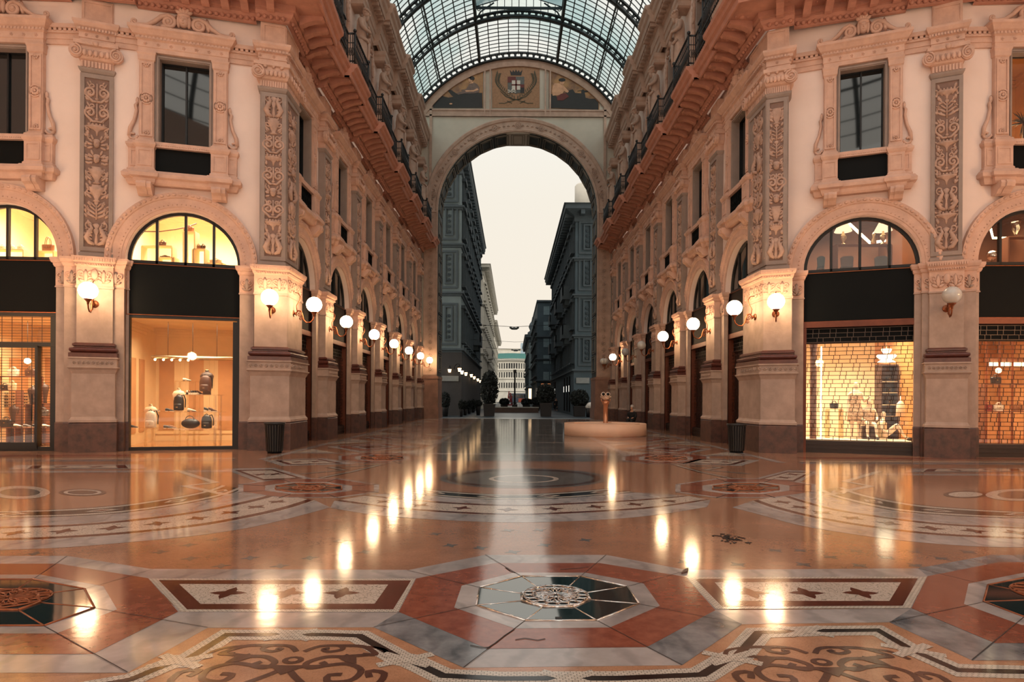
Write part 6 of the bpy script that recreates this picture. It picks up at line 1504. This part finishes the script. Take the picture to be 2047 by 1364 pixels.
def hand(c, d): return [[(c, .032), ((c[0]+d[0]*.05+o, c[1]+d[1]*.05, c[2]+d[2]*.05), .012), ((c[0]+d[0]*.1+o*1.4, c[1]+d[1]*.1, c[2]+d[2]*.1-.01), .009)] for o in (-.025, -.008, .009, .026)]+[[(c, .032), ((c[0]+.04, c[1]+d[1]*.02, c[2]+.01), .011), ((c[0]+.055, c[1]+d[1]*.05, c[2]), .009)]]
sit = [[((0, 0, B+.1), .15), ((0, .0, B+.3), .14), ((0, -.06, B+.48), .14), ((0, -.1, B+.56), .07), ((0, -.12, B+.62), .055), ((0, -.14, B+.71), .085), ((0, -.14, B+.81), .08)],
       [((0, -.14, B+.71), .085), ((0, -.25, B+.7), .02)]]+[[((0, 0, B+.1), .15), ((s*.1, -.1, B+.06), .1), ((s*.12, -.44, B+.06), .075), ((s*.12, -.44, .1), .05), ((s*.12, -.56, .04), .04)] for s in (-1, 1)]+[[((0, -.06, B+.48), .14), ((s*.2, -.08, B+.44), .06), ((s*.25, -.12, B+.22), .05), ((s*.12, -.34, B+.18), .035)] for s in (-1, 1)]
for s in (-1, 1): sit += hand((s*.12, -.34, B+.18), (0, -1, -.1))
coat = [[((0, 0, B+.08), .2), ((0, .0, B+.3), .19), ((0, -.06, B+.48), .18), ((0, -.1, B+.54), .1)]]+[[((0, 0, B+.08), .2), ((s*.1, -.1, B+.06), .13), ((s*.12, -.44, B+.06), .1), ((s*.12, -.45, .14), .07)] for s in (-1, 1)]+[[((0, -.06, B+.48), .18), ((s*.2, -.08, B+.44), .09), ((s*.25, -.12, B+.22), .075), ((s*.15, -.3, B+.18), .055)] for s in (-1, 1)]
person('person', 'white-haired person in a dark coat sitting by the right passage wall', (6.78, 35.6, -.02), -.6, sit, (0, -.12, B+.78), whair, coat, cloth)
# ------------------------------------------------------------------ the street outside
street = mat('street_setts', C(62, 74, 82), .35, var=.3, scale=.8, tile=('brick', 6, .6)); 
mb = MB(); mb.box(-60, 60, Z1, 420, -.3, -.005); tag(mb.build('ground_street', street), 'grey paved street beyond the arch', kind='structure')
mb = MB(); mb.box(-6.1, 6.7, Z0+.2, Z1+.3, -.02, .006); tag(mb.build('threshold', mat('threshold_stone', C(150, 158, 160), .25, var=.1), None), 'pale stone threshold strip under the great arch', kind='structure')
slate = mat('darkened_stone', C(104, 118, 121), .85, var=.25, scale=.5); slate2 = mat('dark_facade', C(66, 82, 90), .85, var=.3, scale=.5); slate3 = mat('darkened_trim', C(62, 74, 80), .8, var=.2); palest = mat('pale_facade', C(216, 210, 196), .8, var=.2, scale=.4); paletrim = mat('pale_trim', C(190, 186, 174), .8, var=.2)  # dark street stones and trims: dimness of the street put into their colour
winm = mat('street_window', C(20, 26, 30), .1, spec=.8); greenroof = mat('copper_roof', C(70, 128, 124), .6, var=.2); brownb = mat('plinth_brown', C(56, 54, 54), .8, var=.3, scale=.6); glassb = mat('tower_glass', C(150, 172, 184), .2, var=.1, spec=.8)
def facade(t, face, c0, c1, floors, step, ww, m, tm, X=None, skipz=()):
    "windows with surrounds on one face; face 'x' faces the street sideways at x=c0, 'y' faces the camera"
def building(label, x0, x1, y0, y1, h, wall, trim, side, floors, step=3.2, ww=1.2, eave=.8, lower=None, balc=(), front=True, corn=True):
    t = thing('building', label, 'building'); sx = x1 if side > 0 else x0; sg = side
    mb = MB(); mb.box(x0, x1, y0, y1, 0, h); mb.build('walls', wall, t)
    if lower:
        mb = MB(); mb.box(min(sx, sx+sg*.12), max(sx, sx+sg*.12), y0-.12, y1, 0, floors[0][0]-1.2); mb.box(x0, x1, y0-.12, y0, 0, floors[0][0]-1.2); mb.build('ground_floor', lower, t)
    path = [(x0, y0), (x1, y0), (x1, y1)] if sg > 0 else [(x0, y1), (x0, y0), (x1, y0)]
    for f in floors:
        mb = MB(); z = f[0]-.9; mb.sweep(path, [(0, z-.35), (.12, z-.3), (.15, z-.15), (.3, z-.1), (.3, z+.05), (0, z+.1)], cap=False); mb.build('string_course', trim, t)
    if corn:
        mb = MB(); mb.sweep(path, [(0, h-1.6), (.15, h-1.5), (.15, h-1.0), (.3, h-.9), (eave, h-.5), (eave, h-.1), (eave+.15, h), (0, h+.2)], cap=False); along(path, 1.1, lambda p, d, n: mb.box(-.2, .2, -eave*.9, 0, h-1.0, h-.5, 0, Matrix.Translation((p.x, p.y, 0)) @ Matrix.Rotation(atan2(d.y, d.x), 4, 'Z'))); mb.build('cornice', trim, t)
    n = int((y1-y0-1)/step)
    for fi, f in enumerate(floors):
        for k in range(n):
            y = y0+1.6+k*step; mb = MB(); a, b = sorted((sx, sx+sg*.04)); mb.box(a, b, y-ww/2, y+ww/2, f[0], f[1])
            a, b = sorted((sx, sx+sg*.2)); mb.box(a, b, y-ww/2-.2, y-ww/2, f[0]-.1, f[1]+.1, 1); mb.box(a, b, y+ww/2, y+ww/2+.2, f[0]-.1, f[1]+.1, 1); a, b = sorted((sx, sx+sg*.4)); mb.box(a, b, y-ww/2-.35, y+ww/2+.35, f[1]+.1, f[1]+.4, 1); mb.box(a, b, y-ww/2-.3, y+ww/2+.3, f[0]-.25, f[0]-.1, 1)
            mb.build('window', [winm, trim], t)
    if front:
        for s in (0,):
            mb = MB(); xa, xb = ((x1-2.0, x1-.3) if sg > 0 else (x0+.3, x0+2.0))
            for f in floors:
                frame(mb, xa, xb, f[0]-.5, f[1]+.5, y0-.12, y0, .18); frame(mb, xa+.45, xb-.45, f[0]-.1, f[1]+.2, y0-.18, y0-.05, .14)
                for q in range(int((f[1]-f[0])/.5)): rosette(mb, (xa+xb)/2, f[0]+.3+q*.5, .18, y0-.1, 6, .05)
            mb.build('corner_pilaster', trim, t)
    for (y, z, w) in balc:
        mb = MB(); a, b = sorted((sx, sx+sg*1.1)); mb.box(a, b, y-w/2, y+w/2, z-.35, z); mb.box(a, b, y-w/2, y-w/2+.12, z, z+1); mb.box(a, b, y+w/2-.12, y+w/2, z, z+1); a2, b2 = sorted((sx+sg*.98, sx+sg*1.1)); mb.box(a2, b2, y-w/2, y+w/2, z, z+1)
        for q in (-1, 1): a, b = sorted((sx, sx+sg*.8)); mb.box(a, b, y+q*w*.35-.15, y+q*w*.35+.15, z-.9, z-.35)
        mb.build('balcony', trim, t)
    return t
building('dark corner building on the left of the street with carved pilasters', -16, -5.0, 60, 96, 24.5, slate, slate3, 1, [(7.2, 10.2), (12.6, 15.2), (17.2, 19.6), (20.8, 22.4)], 3.4, 1.3, .7, brownb, balc=((78, 8.4, 4),))
building('pale ornate building further down the left of the street', -16, -4.7, 98.6, 150, 22.5, palest, paletrim, 1, [(5.5, 8), (9.6, 12), (13.5, 16), (17.3, 19.6)], 3.6, 1.3, 1.0, front=False, balc=((104, 5.2, 4), (113, 9, 3)))
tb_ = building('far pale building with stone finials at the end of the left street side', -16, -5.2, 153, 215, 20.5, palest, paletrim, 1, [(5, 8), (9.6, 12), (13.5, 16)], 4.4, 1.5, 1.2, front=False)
mb = MB(); [mb.lathe([(.7, 0), (.7, .6), (.35, 1), (.6, 1.8), (.5, 2.4), (.15, 3), (.02, 4)], 10, (-5.4, y, 20.5)) for y in (155, 175, 195, 213)]; mb.build('finials', paletrim, tb_)
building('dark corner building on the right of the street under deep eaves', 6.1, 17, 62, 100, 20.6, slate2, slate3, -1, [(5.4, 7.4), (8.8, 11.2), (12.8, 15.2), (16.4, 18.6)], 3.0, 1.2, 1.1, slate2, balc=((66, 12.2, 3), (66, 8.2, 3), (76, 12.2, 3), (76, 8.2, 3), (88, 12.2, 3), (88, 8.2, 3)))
t = thing('roof_box', 'white box-shaped attic on the roof of the dark right corner building', 'attic'); a, b = at(1150, 366, 66), at(1176, 398, 66); mb = MB(); mb.lathe([(.9, 20.4), (.9, a.z-.2), (.75, a.z)], 16, (a.x+.9, 66.5, 0)); mb.box(a.x+.9, b.x+4, 66, 70, 20.4, a.z); mb.build('attic', palest, t)
t = building('dark modern glass-fronted block on the right of the street', 3.9, 9, 102, 130, 17.3, slate2, slate3, -1, [(5.5, 7.2), (9, 10.6), (12.6, 14.2)], 3.2, 2.2, .2, front=False, corn=False)
mb = MB()
for z in (4.6, 7.3, 10, 12.7, 15.2): 
    for k in range(2): mb.box(4.9+k*1.1, 5.85+k*1.1, 101.95, 102.0, z, z+1.4)
mb.build('front_windows', mat('sky_window', C(120, 140, 146), .08, spec=1.0), t); mb = MB(); mb.box(3.8, 9.1, 101.8, 130, 17.3, 17.6); mb.build('roof_edge', slate3, t)
mb = MB(); mb.box(4.3, 7, 101.6, 102, .2, 4.0); mb.build('shop_base', brownb, t)
t = building('small dark building with a stone finial between the glass block and the tower', 3.4, 8, 134, 170, 15.2, slate, slate3, -1, [(5, 7), (9, 11)], 3.4, 1.2, .8, front=False)
mb = MB(); mb.lathe([(1.0, 0), (1.0, .6), (.5, 1), (.8, 1.8), (.6, 2.4), (.2, 3), (.02, 4)], 12, (4.1, 135, 15.2)); mb.build('finial', slate3, t)
t = thing('building', 'far pale curved hotel front with a green roof closing the street', 'building'); a, b = at(990, 700, 262), at(1056, 790, 262); mb = MB(); n = 14
P = [(a.x+(b.x-a.x)*k/n, 262-3*sin(pi*k/n)) for k in range(n+1)]; top = at(1020, 718, 262).z; mb.prism(P+[(b.x, 275), (a.x, 275)], 0, top, 'z'); mb.build('walls', palest, t)
mb = MB(); mb.sweep(P, [(0, top-1.2), (.8, top-.8), (.9, top)], cap=False); [mb.sweep(P, [(0, z), (.4, z+.2), (0, z+.4)], cap=False) for z in (4.5, 9.5, 13)]; mb.build('cornices', paletrim, t)
mb = MB(); zr = at(1020, 707, 262).z; mb.prism([(p[0], p[1]+1) for p in P]+[(b.x, 275), (a.x, 275)], top, zr, 'z'); mb.build('roof', greenroof, t)
for j, z in enumerate((6, 10.3, 14)):
    for k in range(1, 13, 1):
        p = P[k]; mb = MB(); mb.box(p[0]-.32, p[0]+.32, p[1]-.06, p[1]+.3, z, z+2.2); mb.build('window', winm, t)
t = thing('building', 'tall pale glass tower far behind the street', 'building'); a, b = at(1041, 686, 330), at(1064, 790, 330); mb = MB(); mb.box(a.x, b.x+6, 330, 345, 0, a.z); mb.build('tower', glassb, t); mb = MB()
for k in range(9): mb.box(a.x-.05, b.x+6, 329.8, 330, 3+k*3, 3.3+k*3)
mb.build('floor_bands', paletrim, t)
t = thing('building', 'white flat-roofed block rising behind the far hotel', 'building'); a, b = at(992, 699, 290), at(1040, 790, 290); mb = MB(); mb.box(a.x, b.x, 290, 300, 0, a.z); mb.build('walls', palest, t); mb = MB(); mb.box(a.x-.3, b.x+.3, 289.7, 300, a.z, a.z+.5); mb.build('roof_edge', paletrim, t)
# lanterns along the left building
def lantern(label, loc, rz):
    t = thing('street_lantern', label, 'lantern', loc, rz, group='glowing lanterns on the left street building')
    mb = MB(); mb.lathe([(.1, -.02), (.17, .28)], 6, (0, -.45, 0), sm=False); mb.build('glass', emat('lantern_glow', (1, .62, .3), 7) if 'lantern_glow' not in MATS else MATS['lantern_glow'], t)
    mb = MB(); mb.lathe([(.2, .28), (.21, .31), (.08, .42), (.03, .5), (.04, .55), (.0, .6)], 6, (0, -.45, 0), sm=False); mb.lathe([(.0, -.12), (.06, -.06), (.11, -.02)], 6, (0, -.45, 0)); mb.build('cap', blackm, t)
    mb = MB(); mb.tube([(0, 0, .2), (0, -.1, .5), (0, -.3, .65), (0, -.45, .56)], .03, 5); mb.build('bracket', blackm, t); return t
l0 = lantern('glowing lantern on the camera-facing side of the left street building', (at(900, 745, 60).x, 59.85, at(900, 745, 60).z), 0)
for k, (x, y) in enumerate(((917, 743), (922, 748), (930, 751), (941, 754), (947, 758), (954, 762), (959, 765))):
    u = x-CX; Z = 4.45*F/-u; dup(l0, (-4.85, Z, at(x, y, Z).z), pi/2, '%s glowing lantern along the street side of the left building, from its corner' % ORD[k])
# planters, hedges and street furniture
leafm = mat('dark_foliage', C(22, 32, 29), .8, var=.5, scale=8); potm = mat('dark_pot', C(26, 24, 26), .6, var=.3)
def bush(mb, c, rx, rz_, n, seed, l=.16):
    r = random.Random(seed)
    for k in range(n):
        d = Vector((r.gauss(0, 1), r.gauss(0, 1), r.gauss(0, 1))).normalized()*r.uniform(.45, 1)**.6
        p = Vector((c[0]+d.x*rx, c[1]+d.y*rx, c[2]+d.z*rz_)); a = Vector((r.gauss(0, 1), r.gauss(0, 1), r.gauss(0, 1)+.6)).normalized(); b = a.cross(Vector((r.random(), r.random(), r.random()-.5))).normalized(); q = l*r.uniform(.7, 1.4)
        mb.add([p-a*q, p+b*q*.35, p+a*q, p-b*q*.35], [(0, 1, 2, 3)])
def planter(label, x, yb, ytop, ypot, wpx, Z=None, seed=1, n=900, rnd=False):
    u, v = unroll(x, yb); Z = Z or EYE*F/v; X = u*Z/F; w = wpx*Z/F/2; hp = at(x, ypot, Z).z; ht = at(x, ytop, Z).z
    t = thing('potted_shrub', label, 'planter', (X, Z, 0), group='potted shrubs in the street'); mb = MB()
    if rnd: mb.lathe([(w*.75, 0), (w, hp*.95), (w, hp), (w*.85, hp), (w*.8, hp*.9)], 16)
    else:
        pp = [(-w, -w), (w, -w), (w, w), (-w, w)]; mb.sweep(pp, [(-.12*w, 0), (0, hp*.9), (.04, hp*.9), (.04, hp)], closed=True)
    mb.build('pot', potm, t); mb = MB(); bush(mb, (0, 0, hp+(ht-hp)*.48), w*1.6, (ht-hp)*.55, n, seed, .16 if w > .4 else .1); mb.build('foliage', leafm, t)
    mb = MB(); mb.tube([(0, 0, hp*.8), (0, 0, hp+(ht-hp)*.5)], .04, 6); mb.build('stem', darkb, t); return t
planter('tall potted shrub in the middle left of the street, before the low wall', 978, 832, 742, 808, 23, seed=1, n=1600)
planter('tall potted shrub in the middle right of the street, before the low wall', 1091, 833, 768, 806, 23, seed=2, n=1400)
planter('leafy shrub in a round pot beside the left jamb of the arch', 890, 836, 784, 815, 13, 57, seed=3, n=900, rnd=True)
planter('small pot with clipped shrub left of the tall shrub', 956, 830, 800, 813, 10, seed=4, n=500, rnd=True)
planter('broad dark shrub in a box beside the right building', 1158, 833, 780, 812, 24, seed=5, n=1500)
for k, (x, yt) in enumerate(((922, 800), (930, 802), (938, 801), (946, 799))): planter('small clipped shrub by the left building, %s from the arch' % ORD[k], x, 827-k*1.5, yt, 819, 7, 4.6*F/(CX-x), seed=10+k, n=500, rnd=True)
planter('shrub on the left behind the low wall', 1008, 815, 797, 810, 14, 84, 21, 500); planter('shrub on the right behind the low wall', 1052, 815, 797, 810, 14, 84, 22, 500); planter('shrub at the far right behind the low wall', 1072, 815, 795, 810, 14, 86, 23, 500)
t = thing('rubbish_bin', 'dark bin stuffed with a white bag by the right jamb of the arch', 'bin', (at(1180, 700, 57.5).x, 57.5, 0)); mb = MB(); mb.lathe([(.34, 0), (.38, .8), (.34, .82)], 16); mb.build('body', blackm, t); mb = MB(); mb.sphere((.05, 0, 1.0), (.4, .35, .35), 12, 8); mb.sphere((-.2, 0, .92), (.22, .25, .2), 10, 7); mb.build('white_bag', whmo, t)
t = thing('low_wall', 'long low stone bench wall across the street', 'bench wall', (.42, 74, 0)); mb = MB(); mb.box(-2.6, 2.6, 0, .9, 0, .55); mb.build('body', mat('bench_stone', C(104, 84, 74), .8, var=.2), t); mb = MB(); mb.box(-2.66, 2.66, -.05, .95, .55, .66); mb.build('coping', paletrim, t)
t = thing('lamp_post', 'dark pole rising from a box behind the low wall', 'post', (.26, 82, 0)); mb = MB(); mb.lathe([(.14, 0), (.12, .6), (.09, 4.9), (.12, 5.0)], 10); mb.build('pole', blackm, t); mb = MB(); mb.box(-.35, .35, -.3, .3, 0, .9); mb.box(-.2, .2, -.15, .15, 5, 5.4); mb.build('base_box', blackm, t)
walk = [[((0, 0, .95), .13), ((0, 0, 1.15), .13), ((0, -.02, 1.4), .14), ((0, -.02, 1.5), .06), ((0, -.03, 1.6), .085), ((0, -.03, 1.7), .08)]]+[[((0, 0, .95), .13), ((s*.09, -.02, .9), .1), ((s*.1, -s*.14, .5), .065), ((s*.1, -s*.2+.06, .1), .045), ((s*.1, -s*.2-.06, .04), .04)] for s in (-1, 1)]+[[((0, -.02, 1.4), .14), ((s*.2, 0, 1.38), .06), ((s*.25, s*.1, 1.12), .045), ((s*.22, s*.02-.12, .95), .035)] for s in (-1, 1)]
for s in (-1, 1): walk += hand((s*.22, s*.02-.12, .95), (0, -.5, -.8))
coat2 = [[((0, 0, .85), .18), ((0, 0, 1.15), .17), ((0, -.02, 1.4), .17), ((0, -.02, 1.46), .09)]]+[[((0, -.02, 1.4), .17), ((s*.2, 0, 1.38), .085), ((s*.25, s*.1, 1.12), .065), ((s*.23, s*.04-.08, .99), .05)] for s in (-1, 1)]+[[((0, 0, .85), .18), ((s*.1, -s*.1, .55), .09), ((s*.1, -s*.16, .2), .07)] for s in (-1, 1)]
q = at(1112, 700, 84); person('person', 'dark-clothed person walking on the right pavement of the street', (q.x, 84, 0), .2, walk, (0, -.02, 1.66), leath['black'], coat2, cloth)
for y, Z, n in ((657, 70, 'nearer'), (701, 105, 'farther')):
    t = thing('hanging_street_lamp', '%s street lamp hung on wires across the street' % n, 'street lamp'); q = at(1028 if y < 680 else 1031, y, Z); s = Z/70*.8
    mb = MB(); mb.lathe([(.0, .16), (.3, .1), (.42, -.05), (.3, -.12), (.0, -.14)], 14, q, .6); mb.sphere((q.x-.5*s, q.y, q.z+.1), .14, 8, 6); mb.sphere((q.x+.5*s, q.y, q.z+.1), .14, 8, 6); mb.tube([(q.x-.55*s, q.y, q.z+.15), (q.x-.3, q.y, q.z+.02), (q.x+.3, q.y, q.z+.02), (q.x+.55*s, q.y, q.z+.15)], .06, 5); mb.build('housing', mat('lamp_housing', C(84, 92, 92), .5) if 'lamp_housing' not in MATS else MATS['lamp_housing'], t)
    mb = MB(); mb.tube([(-5, Z+.5, q.z+.5), (q.x, Z, q.z+.18), (6.1, Z+.5, q.z+.6)], .025, 4); mb.tube([(-5, Z+.5, q.z-1.2), (q.x, Z, q.z-1.5), (6.1, Z+.5, q.z-1.3)], .015, 4); mb.build('wires', blackm, t)
t = thing('tram', 'orange and grey tram crossing the end of the street', 'tram', (at(1045, 700, 190).x, 190, 0)); mb = MB(); mb.box(-4, 2.6, 0, 2.5, .5, 3.2); mb.build('body', mat('tram_grey', C(78, 90, 104), .5, var=.5, scale=1.5), t); mb = MB(); mb.box(-1.2, 2.65, -.05, 2.55, .5, 1.7); mb.build('skirt', mat('tram_orange', C(176, 84, 60), .5), t); mb = MB(); [mb.box(-3.8+k*1.05, -2.95+k*1.05, -.06, 0, 1.9, 2.9) for k in range(6)]; mb.build('windows', winm, t); mb = MB(); [mb.lathe([(.35, -.1), (.35, .1)], 12, M=Matrix.Translation((x, -.02, .35)) @ Matrix.Rotation(pi/2, 4, 'X')) for x in (-3, -2, 1, 2)]; mb.build('wheels', blackm, t); mb = MB(); mb.box(1.2, 2.2, -.1, -.04, 2.0, 2.3); mb.build('lamp_strip', emat('tram_light', (1, .4, .15), 2.5), t)
t = thing('sculpture', 'red angular sculpture far down the street', 'sculpture', (at(1020, 700, 150).x, 150, 0)); mb = MB(); [mb.tube([(a, 0, .2), (b, 0, h)], .14, 5) for a, b, h in ((-.6, -.2, 3.4), (.6, .1, 3), (-.5, .5, 2.2), (.5, -.4, 2.4))]; mb.box(-.9, .9, -.4, .4, 0, .3); mb.build('bars', mat('red_paint', C(170, 40, 40), .5), t)
t = thing('lit_sign', 'tall glowing shop sign on the right beyond the low wall', 'sign', (at(1060, 700, 110).x, 110, 0)); mb = MB(); mb.box(-.25, .25, -.1, .1, 1.6, 3.4); mb.build('light_box', emat('sign_glow', (1, .66, .36), 3), t); mb = MB(); mb.tube([(0, .05, 0), (0, .05, 1.7)], .06, 6); frame(mb, -.3, .3, 1.55, 3.45, -.08, .12, .06); mb.build('frame', blackm, t)
t = thing('parking_sign', 'small white street sign on a pole near the dark glass block', 'sign', (at(1075, 700, 98).x, 98, 0)); mb = MB(); mb.box(-.25, .25, -.02, .02, 2.4, 3.3); mb.build('plate', whmo, t); mb = MB(); mb.tube([(0, .05, 0), (0, .05, 3.3)], .04, 6); mb.build('pole', blackm, t); mb = MB(); mb.tube([(-.1, -.03, 2.55), (-.1, -.03, 3.15), (.06, -.03, 3.15), (.1, -.03, 3.0), (.06, -.03, 2.85), (-.1, -.03, 2.85)], .025, 4); mb.build('letter', blackm, t)
t = thing('shop_display', 'small lit shop window with a triangle sign in the dark glass block', 'shop window', (at(1091, 700, 101.2).x, 101.2, 0)); mb = MB(); mb.box(-.75, .75, 0, .2, .4, 4.3); mb.build('surround', shut_d, t)
mb = MB(); mb.box(-.55, .55, -.03, 0, .6, 2.2); mb.build('lit_display', mat('amber_display', C(230, 150, 90), .6, var=.9, scale=4, c2=C(40, 20, 16)), t); mb = MB(); mb.tube([(-.4, -.05, 3.9), (.4, -.05, 3.9), (0, -.05, 3.1)], .05, 5, True); mb.build('triangle_sign', shut_d, t); mb = MB(); [mb.sphere((x, -.06, 2.7), .1, 8, 6) for x in (-.2, .15)]; mb.build('green_lamps', emat('green_glow', (.3, 1, .7), 3), t); mb = MB(); mb.box(-.7, .75, -.04, 0, 3.0, 4.1); mb.build('amber_glow', emat('amber_glow', (.8, .3, .12), .6), t)
t = thing('fence', 'thin metal fence behind the low wall', 'fence', (.4, 88, 0)); mb = MB()
for k in range(30): mb.tube([(-3+k*.21, 0, 0), (-3+k*.21, 0, 1.1)], .025, 4)
mb.tube([(-3, 0, 1.1), (3.1, 0, 1.1)], .04, 5); mb.build('bars', mat('fence_grey', C(120, 128, 130), .5), t)
for k, (y, x) in enumerate(((66, 6.1), (69, 6.1), (72.5, 6.1), (88, 6.1), (91, 6.1), (95.5, 6.1))):
    t = thing('lit_window', 'narrow lit window, %s along the ground floor of the right building' % ORD[k], 'window', (5.9, y, 0), group='narrow lit windows of the right building'); mb = MB(); mb.box(-.05, .0, -.14, .14, 2.4, 3.05); mb.build('pane', MATS.get('pale_window_glow') or emat('pale_window_glow', (1, .95, .85), 1.3), t); mb = MB(); mb.box(-.02, .06, -.4, .4, .3, 4.0); mb.build('opening', shut_d, t)
for x, y, Z, w, h, n in ((900, 757, 59.8, 1.6, .5, 'pale street name plate under the first lantern'), (1165, 761, 61.8, 1.3, .55, 'pale street name plate on the right building')):
    q = at(x, y, Z); mb = MB(); mb.box(-w/2, w/2, -.03, .03, -h/2, h/2); tag(mb.build('name_plate', MATS.get('plate_stone') or mat('plate_stone', C(124, 128, 126), .7), None, q), n, 'sign')
# ------------------------------------------------------------------ the rest of the octagon, behind the camera
mb = MB()
for (x, y, a, w) in ((-19.5, 8, pi/2, 24), (20, 8, -pi/2, 24), (-12, -13, radians(150), 18), (12, -13, radians(-150), 18)):
    M = Matrix.Translation((x, y, 0)) @ Matrix.Rotation(a, 4, 'Z'); mb.box(-w/2, w/2, 0, .5, 0, 24, 0, M)
tag(mb.build('wall_back', plaster), 'plastered octagon walls beside and behind the viewpoint', kind='structure')
mb = MB(); cx, cy, R0q, zs, nr = .3, 1, 21, 24, 16
for k in range(nr*2):
    a = 2*pi*k/(nr*2); mb.tube([(cx+R0q*cos(a)*cos(b), cy+R0q*sin(a)*cos(b), zs+16*sin(b)) for b in [pi/2*i/10*.98 for i in range(11)]], .22 if k % 2 == 0 else .08, 5)
for i in range(1, 20):
    b = pi/2*i/20; mb.tube([(cx+R0q*cos(a)*cos(b), cy+R0q*sin(a)*cos(b), zs+16*sin(b)) for a in [2*pi*k/48 for k in range(48)]], .12 if i % 4 == 0 else .05, 5, True)
dome = thing('ceiling_dome', 'iron and glass dome over the octagon', 'dome', kind='structure'); mb.build('ribs', ironm, dome)
mb = MB(); vs = []; fs = []
for i in range(11):
    b = pi/2*i/10*.98
    for k in range(32): a = 2*pi*k/32; vs.append((cx+(R0q+.2)*cos(a)*cos(b), cy+(R0q+.2)*sin(a)*cos(b), zs+16.1*sin(b)))
for i in range(10):
    for k in range(32): fs.append((i*32+k, i*32+(k+1) % 32, (i+1)*32+(k+1) % 32, (i+1)*32+k))
mb.add(vs, fs); mb.build('panes', glassmat('dome_glass', (.9, .88, .86), .03, rough=.3), dome)
# upper front walls up to the dome
for nm, p, a, x0, x1 in (('left', P1L, TL, -.1, 4.8), ('far_left', P1L, T0L, -9, 0), ('right', P1R, TR, -4.5, .1), ('far_right', P1R, T0R, 0, 9)):
    mb = MB(); mb.box(x0, x1, .1, .5, 13.5, 24.2); tag(mb.build('wall_upper_front_%s' % nm, plaster, None, v3(p), a), 'upper plaster wall above the %s cornice' % nm.replace('_', ' '), kind='structure')
# ------------------------------------------------------------------ light
LAMPC = (1, .60, .30)
for k, (x, y) in enumerate(((-17.5, 12), (-18.5, 5), (-14, -6), (-8, -10), (0, -11), (8, -10), (14, -6), (19, 5), (18, 12))):
    point('arcade_lamp', (x, y, 4.6), 420, LAMPC, .28)
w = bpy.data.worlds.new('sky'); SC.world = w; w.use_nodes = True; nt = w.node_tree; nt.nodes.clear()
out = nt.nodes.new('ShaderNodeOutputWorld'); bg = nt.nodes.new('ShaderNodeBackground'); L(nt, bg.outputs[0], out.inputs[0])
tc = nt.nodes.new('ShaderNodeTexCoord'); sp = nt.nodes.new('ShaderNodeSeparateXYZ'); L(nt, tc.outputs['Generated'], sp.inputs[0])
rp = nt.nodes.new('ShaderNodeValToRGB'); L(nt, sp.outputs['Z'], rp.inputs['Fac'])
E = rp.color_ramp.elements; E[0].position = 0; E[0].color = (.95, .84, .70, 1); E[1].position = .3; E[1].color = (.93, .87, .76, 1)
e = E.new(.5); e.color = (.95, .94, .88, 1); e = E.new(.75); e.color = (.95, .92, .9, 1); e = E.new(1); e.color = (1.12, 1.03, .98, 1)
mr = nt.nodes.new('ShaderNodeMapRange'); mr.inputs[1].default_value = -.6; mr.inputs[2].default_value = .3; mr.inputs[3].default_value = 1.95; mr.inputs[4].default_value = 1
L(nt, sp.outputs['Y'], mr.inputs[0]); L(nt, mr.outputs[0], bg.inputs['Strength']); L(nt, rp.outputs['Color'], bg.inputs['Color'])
# ------------------------------------------------------------------ camera
cam = bpy.data.cameras.new('camera'); co = bpy.data.objects.new('camera', cam); COL.objects.link(co); SC.camera = co
cam.sensor_width = 36; cam.lens = 36*F/2047; cam.shift_y = (YH-682)/2047; cam.shift_x = -(CX-1023.5)/2047; cam.clip_end = 1000
co.matrix_world = Matrix.Translation((0, 0, EYE)) @ Matrix.Rotation(pi/2, 4, 'X') @ Matrix.Rotation(ROLL, 4, 'Z')
SC.view_settings.view_transform = 'Standard'; SC.view_settings.look = 'None'; SC.view_settings.gamma = 1; SC.view_settings.use_curve_mapping = False
SC.view_settings.exposure = 0
SC.cycles.use_denoising = True; SC.cycles.max_bounces = 8; SC.cycles.transparent_max_bounces = 16; SC.cycles.sample_clamp_indirect = 6
SUBP = dict(pane=('sash', 'frame', 'architrave'), badge=('pocket',), clasp=('flap',), cup=('scroll_arm',), globe=('cup',), lens=('lens_tube',), upper_bars=('rolled_section',), window=('walls',), string_course=('walls',),
            corner_pilaster=('walls',), balcony=('walls',), neck_cap=('torso',), strap=('body',), grab_handle=('body',), spotlights=('track',), shade=('base',), edge_strip=('board',), rim=('liner',), coffers=('soffit',), foliage=('stem',), modillions=('corona',), egg_moulding=('corona',), red_cross=('shield',), white_squares=('shield',), flap=('body',))
bykids = {}
for o in bpy.data.objects:
    if o.parent and o.parent.type == 'EMPTY': bykids.setdefault(o.parent.name, []).append(o)
for lst in bykids.values():
    cnt = {}
    for o in lst:
        b = o.name.split('.')[0]
        for pn in SUBP.get(b, ()):
            c = [q for q in lst if q.name.split('.')[0] == pn and q.location.length == 0]
            if c:
                tgt = c[min(cnt.get(b, 0), len(c)-1)]; cnt[b] = cnt.get(b, 0)+1
                if tgt.parent.type != 'EMPTY': tgt = tgt.parent
                o.parent = tgt; break
for o in list(bpy.data.objects):
    if o.parent is None and o.type == 'MESH' and 'label' not in o: print('UNLABELLED', o.name)
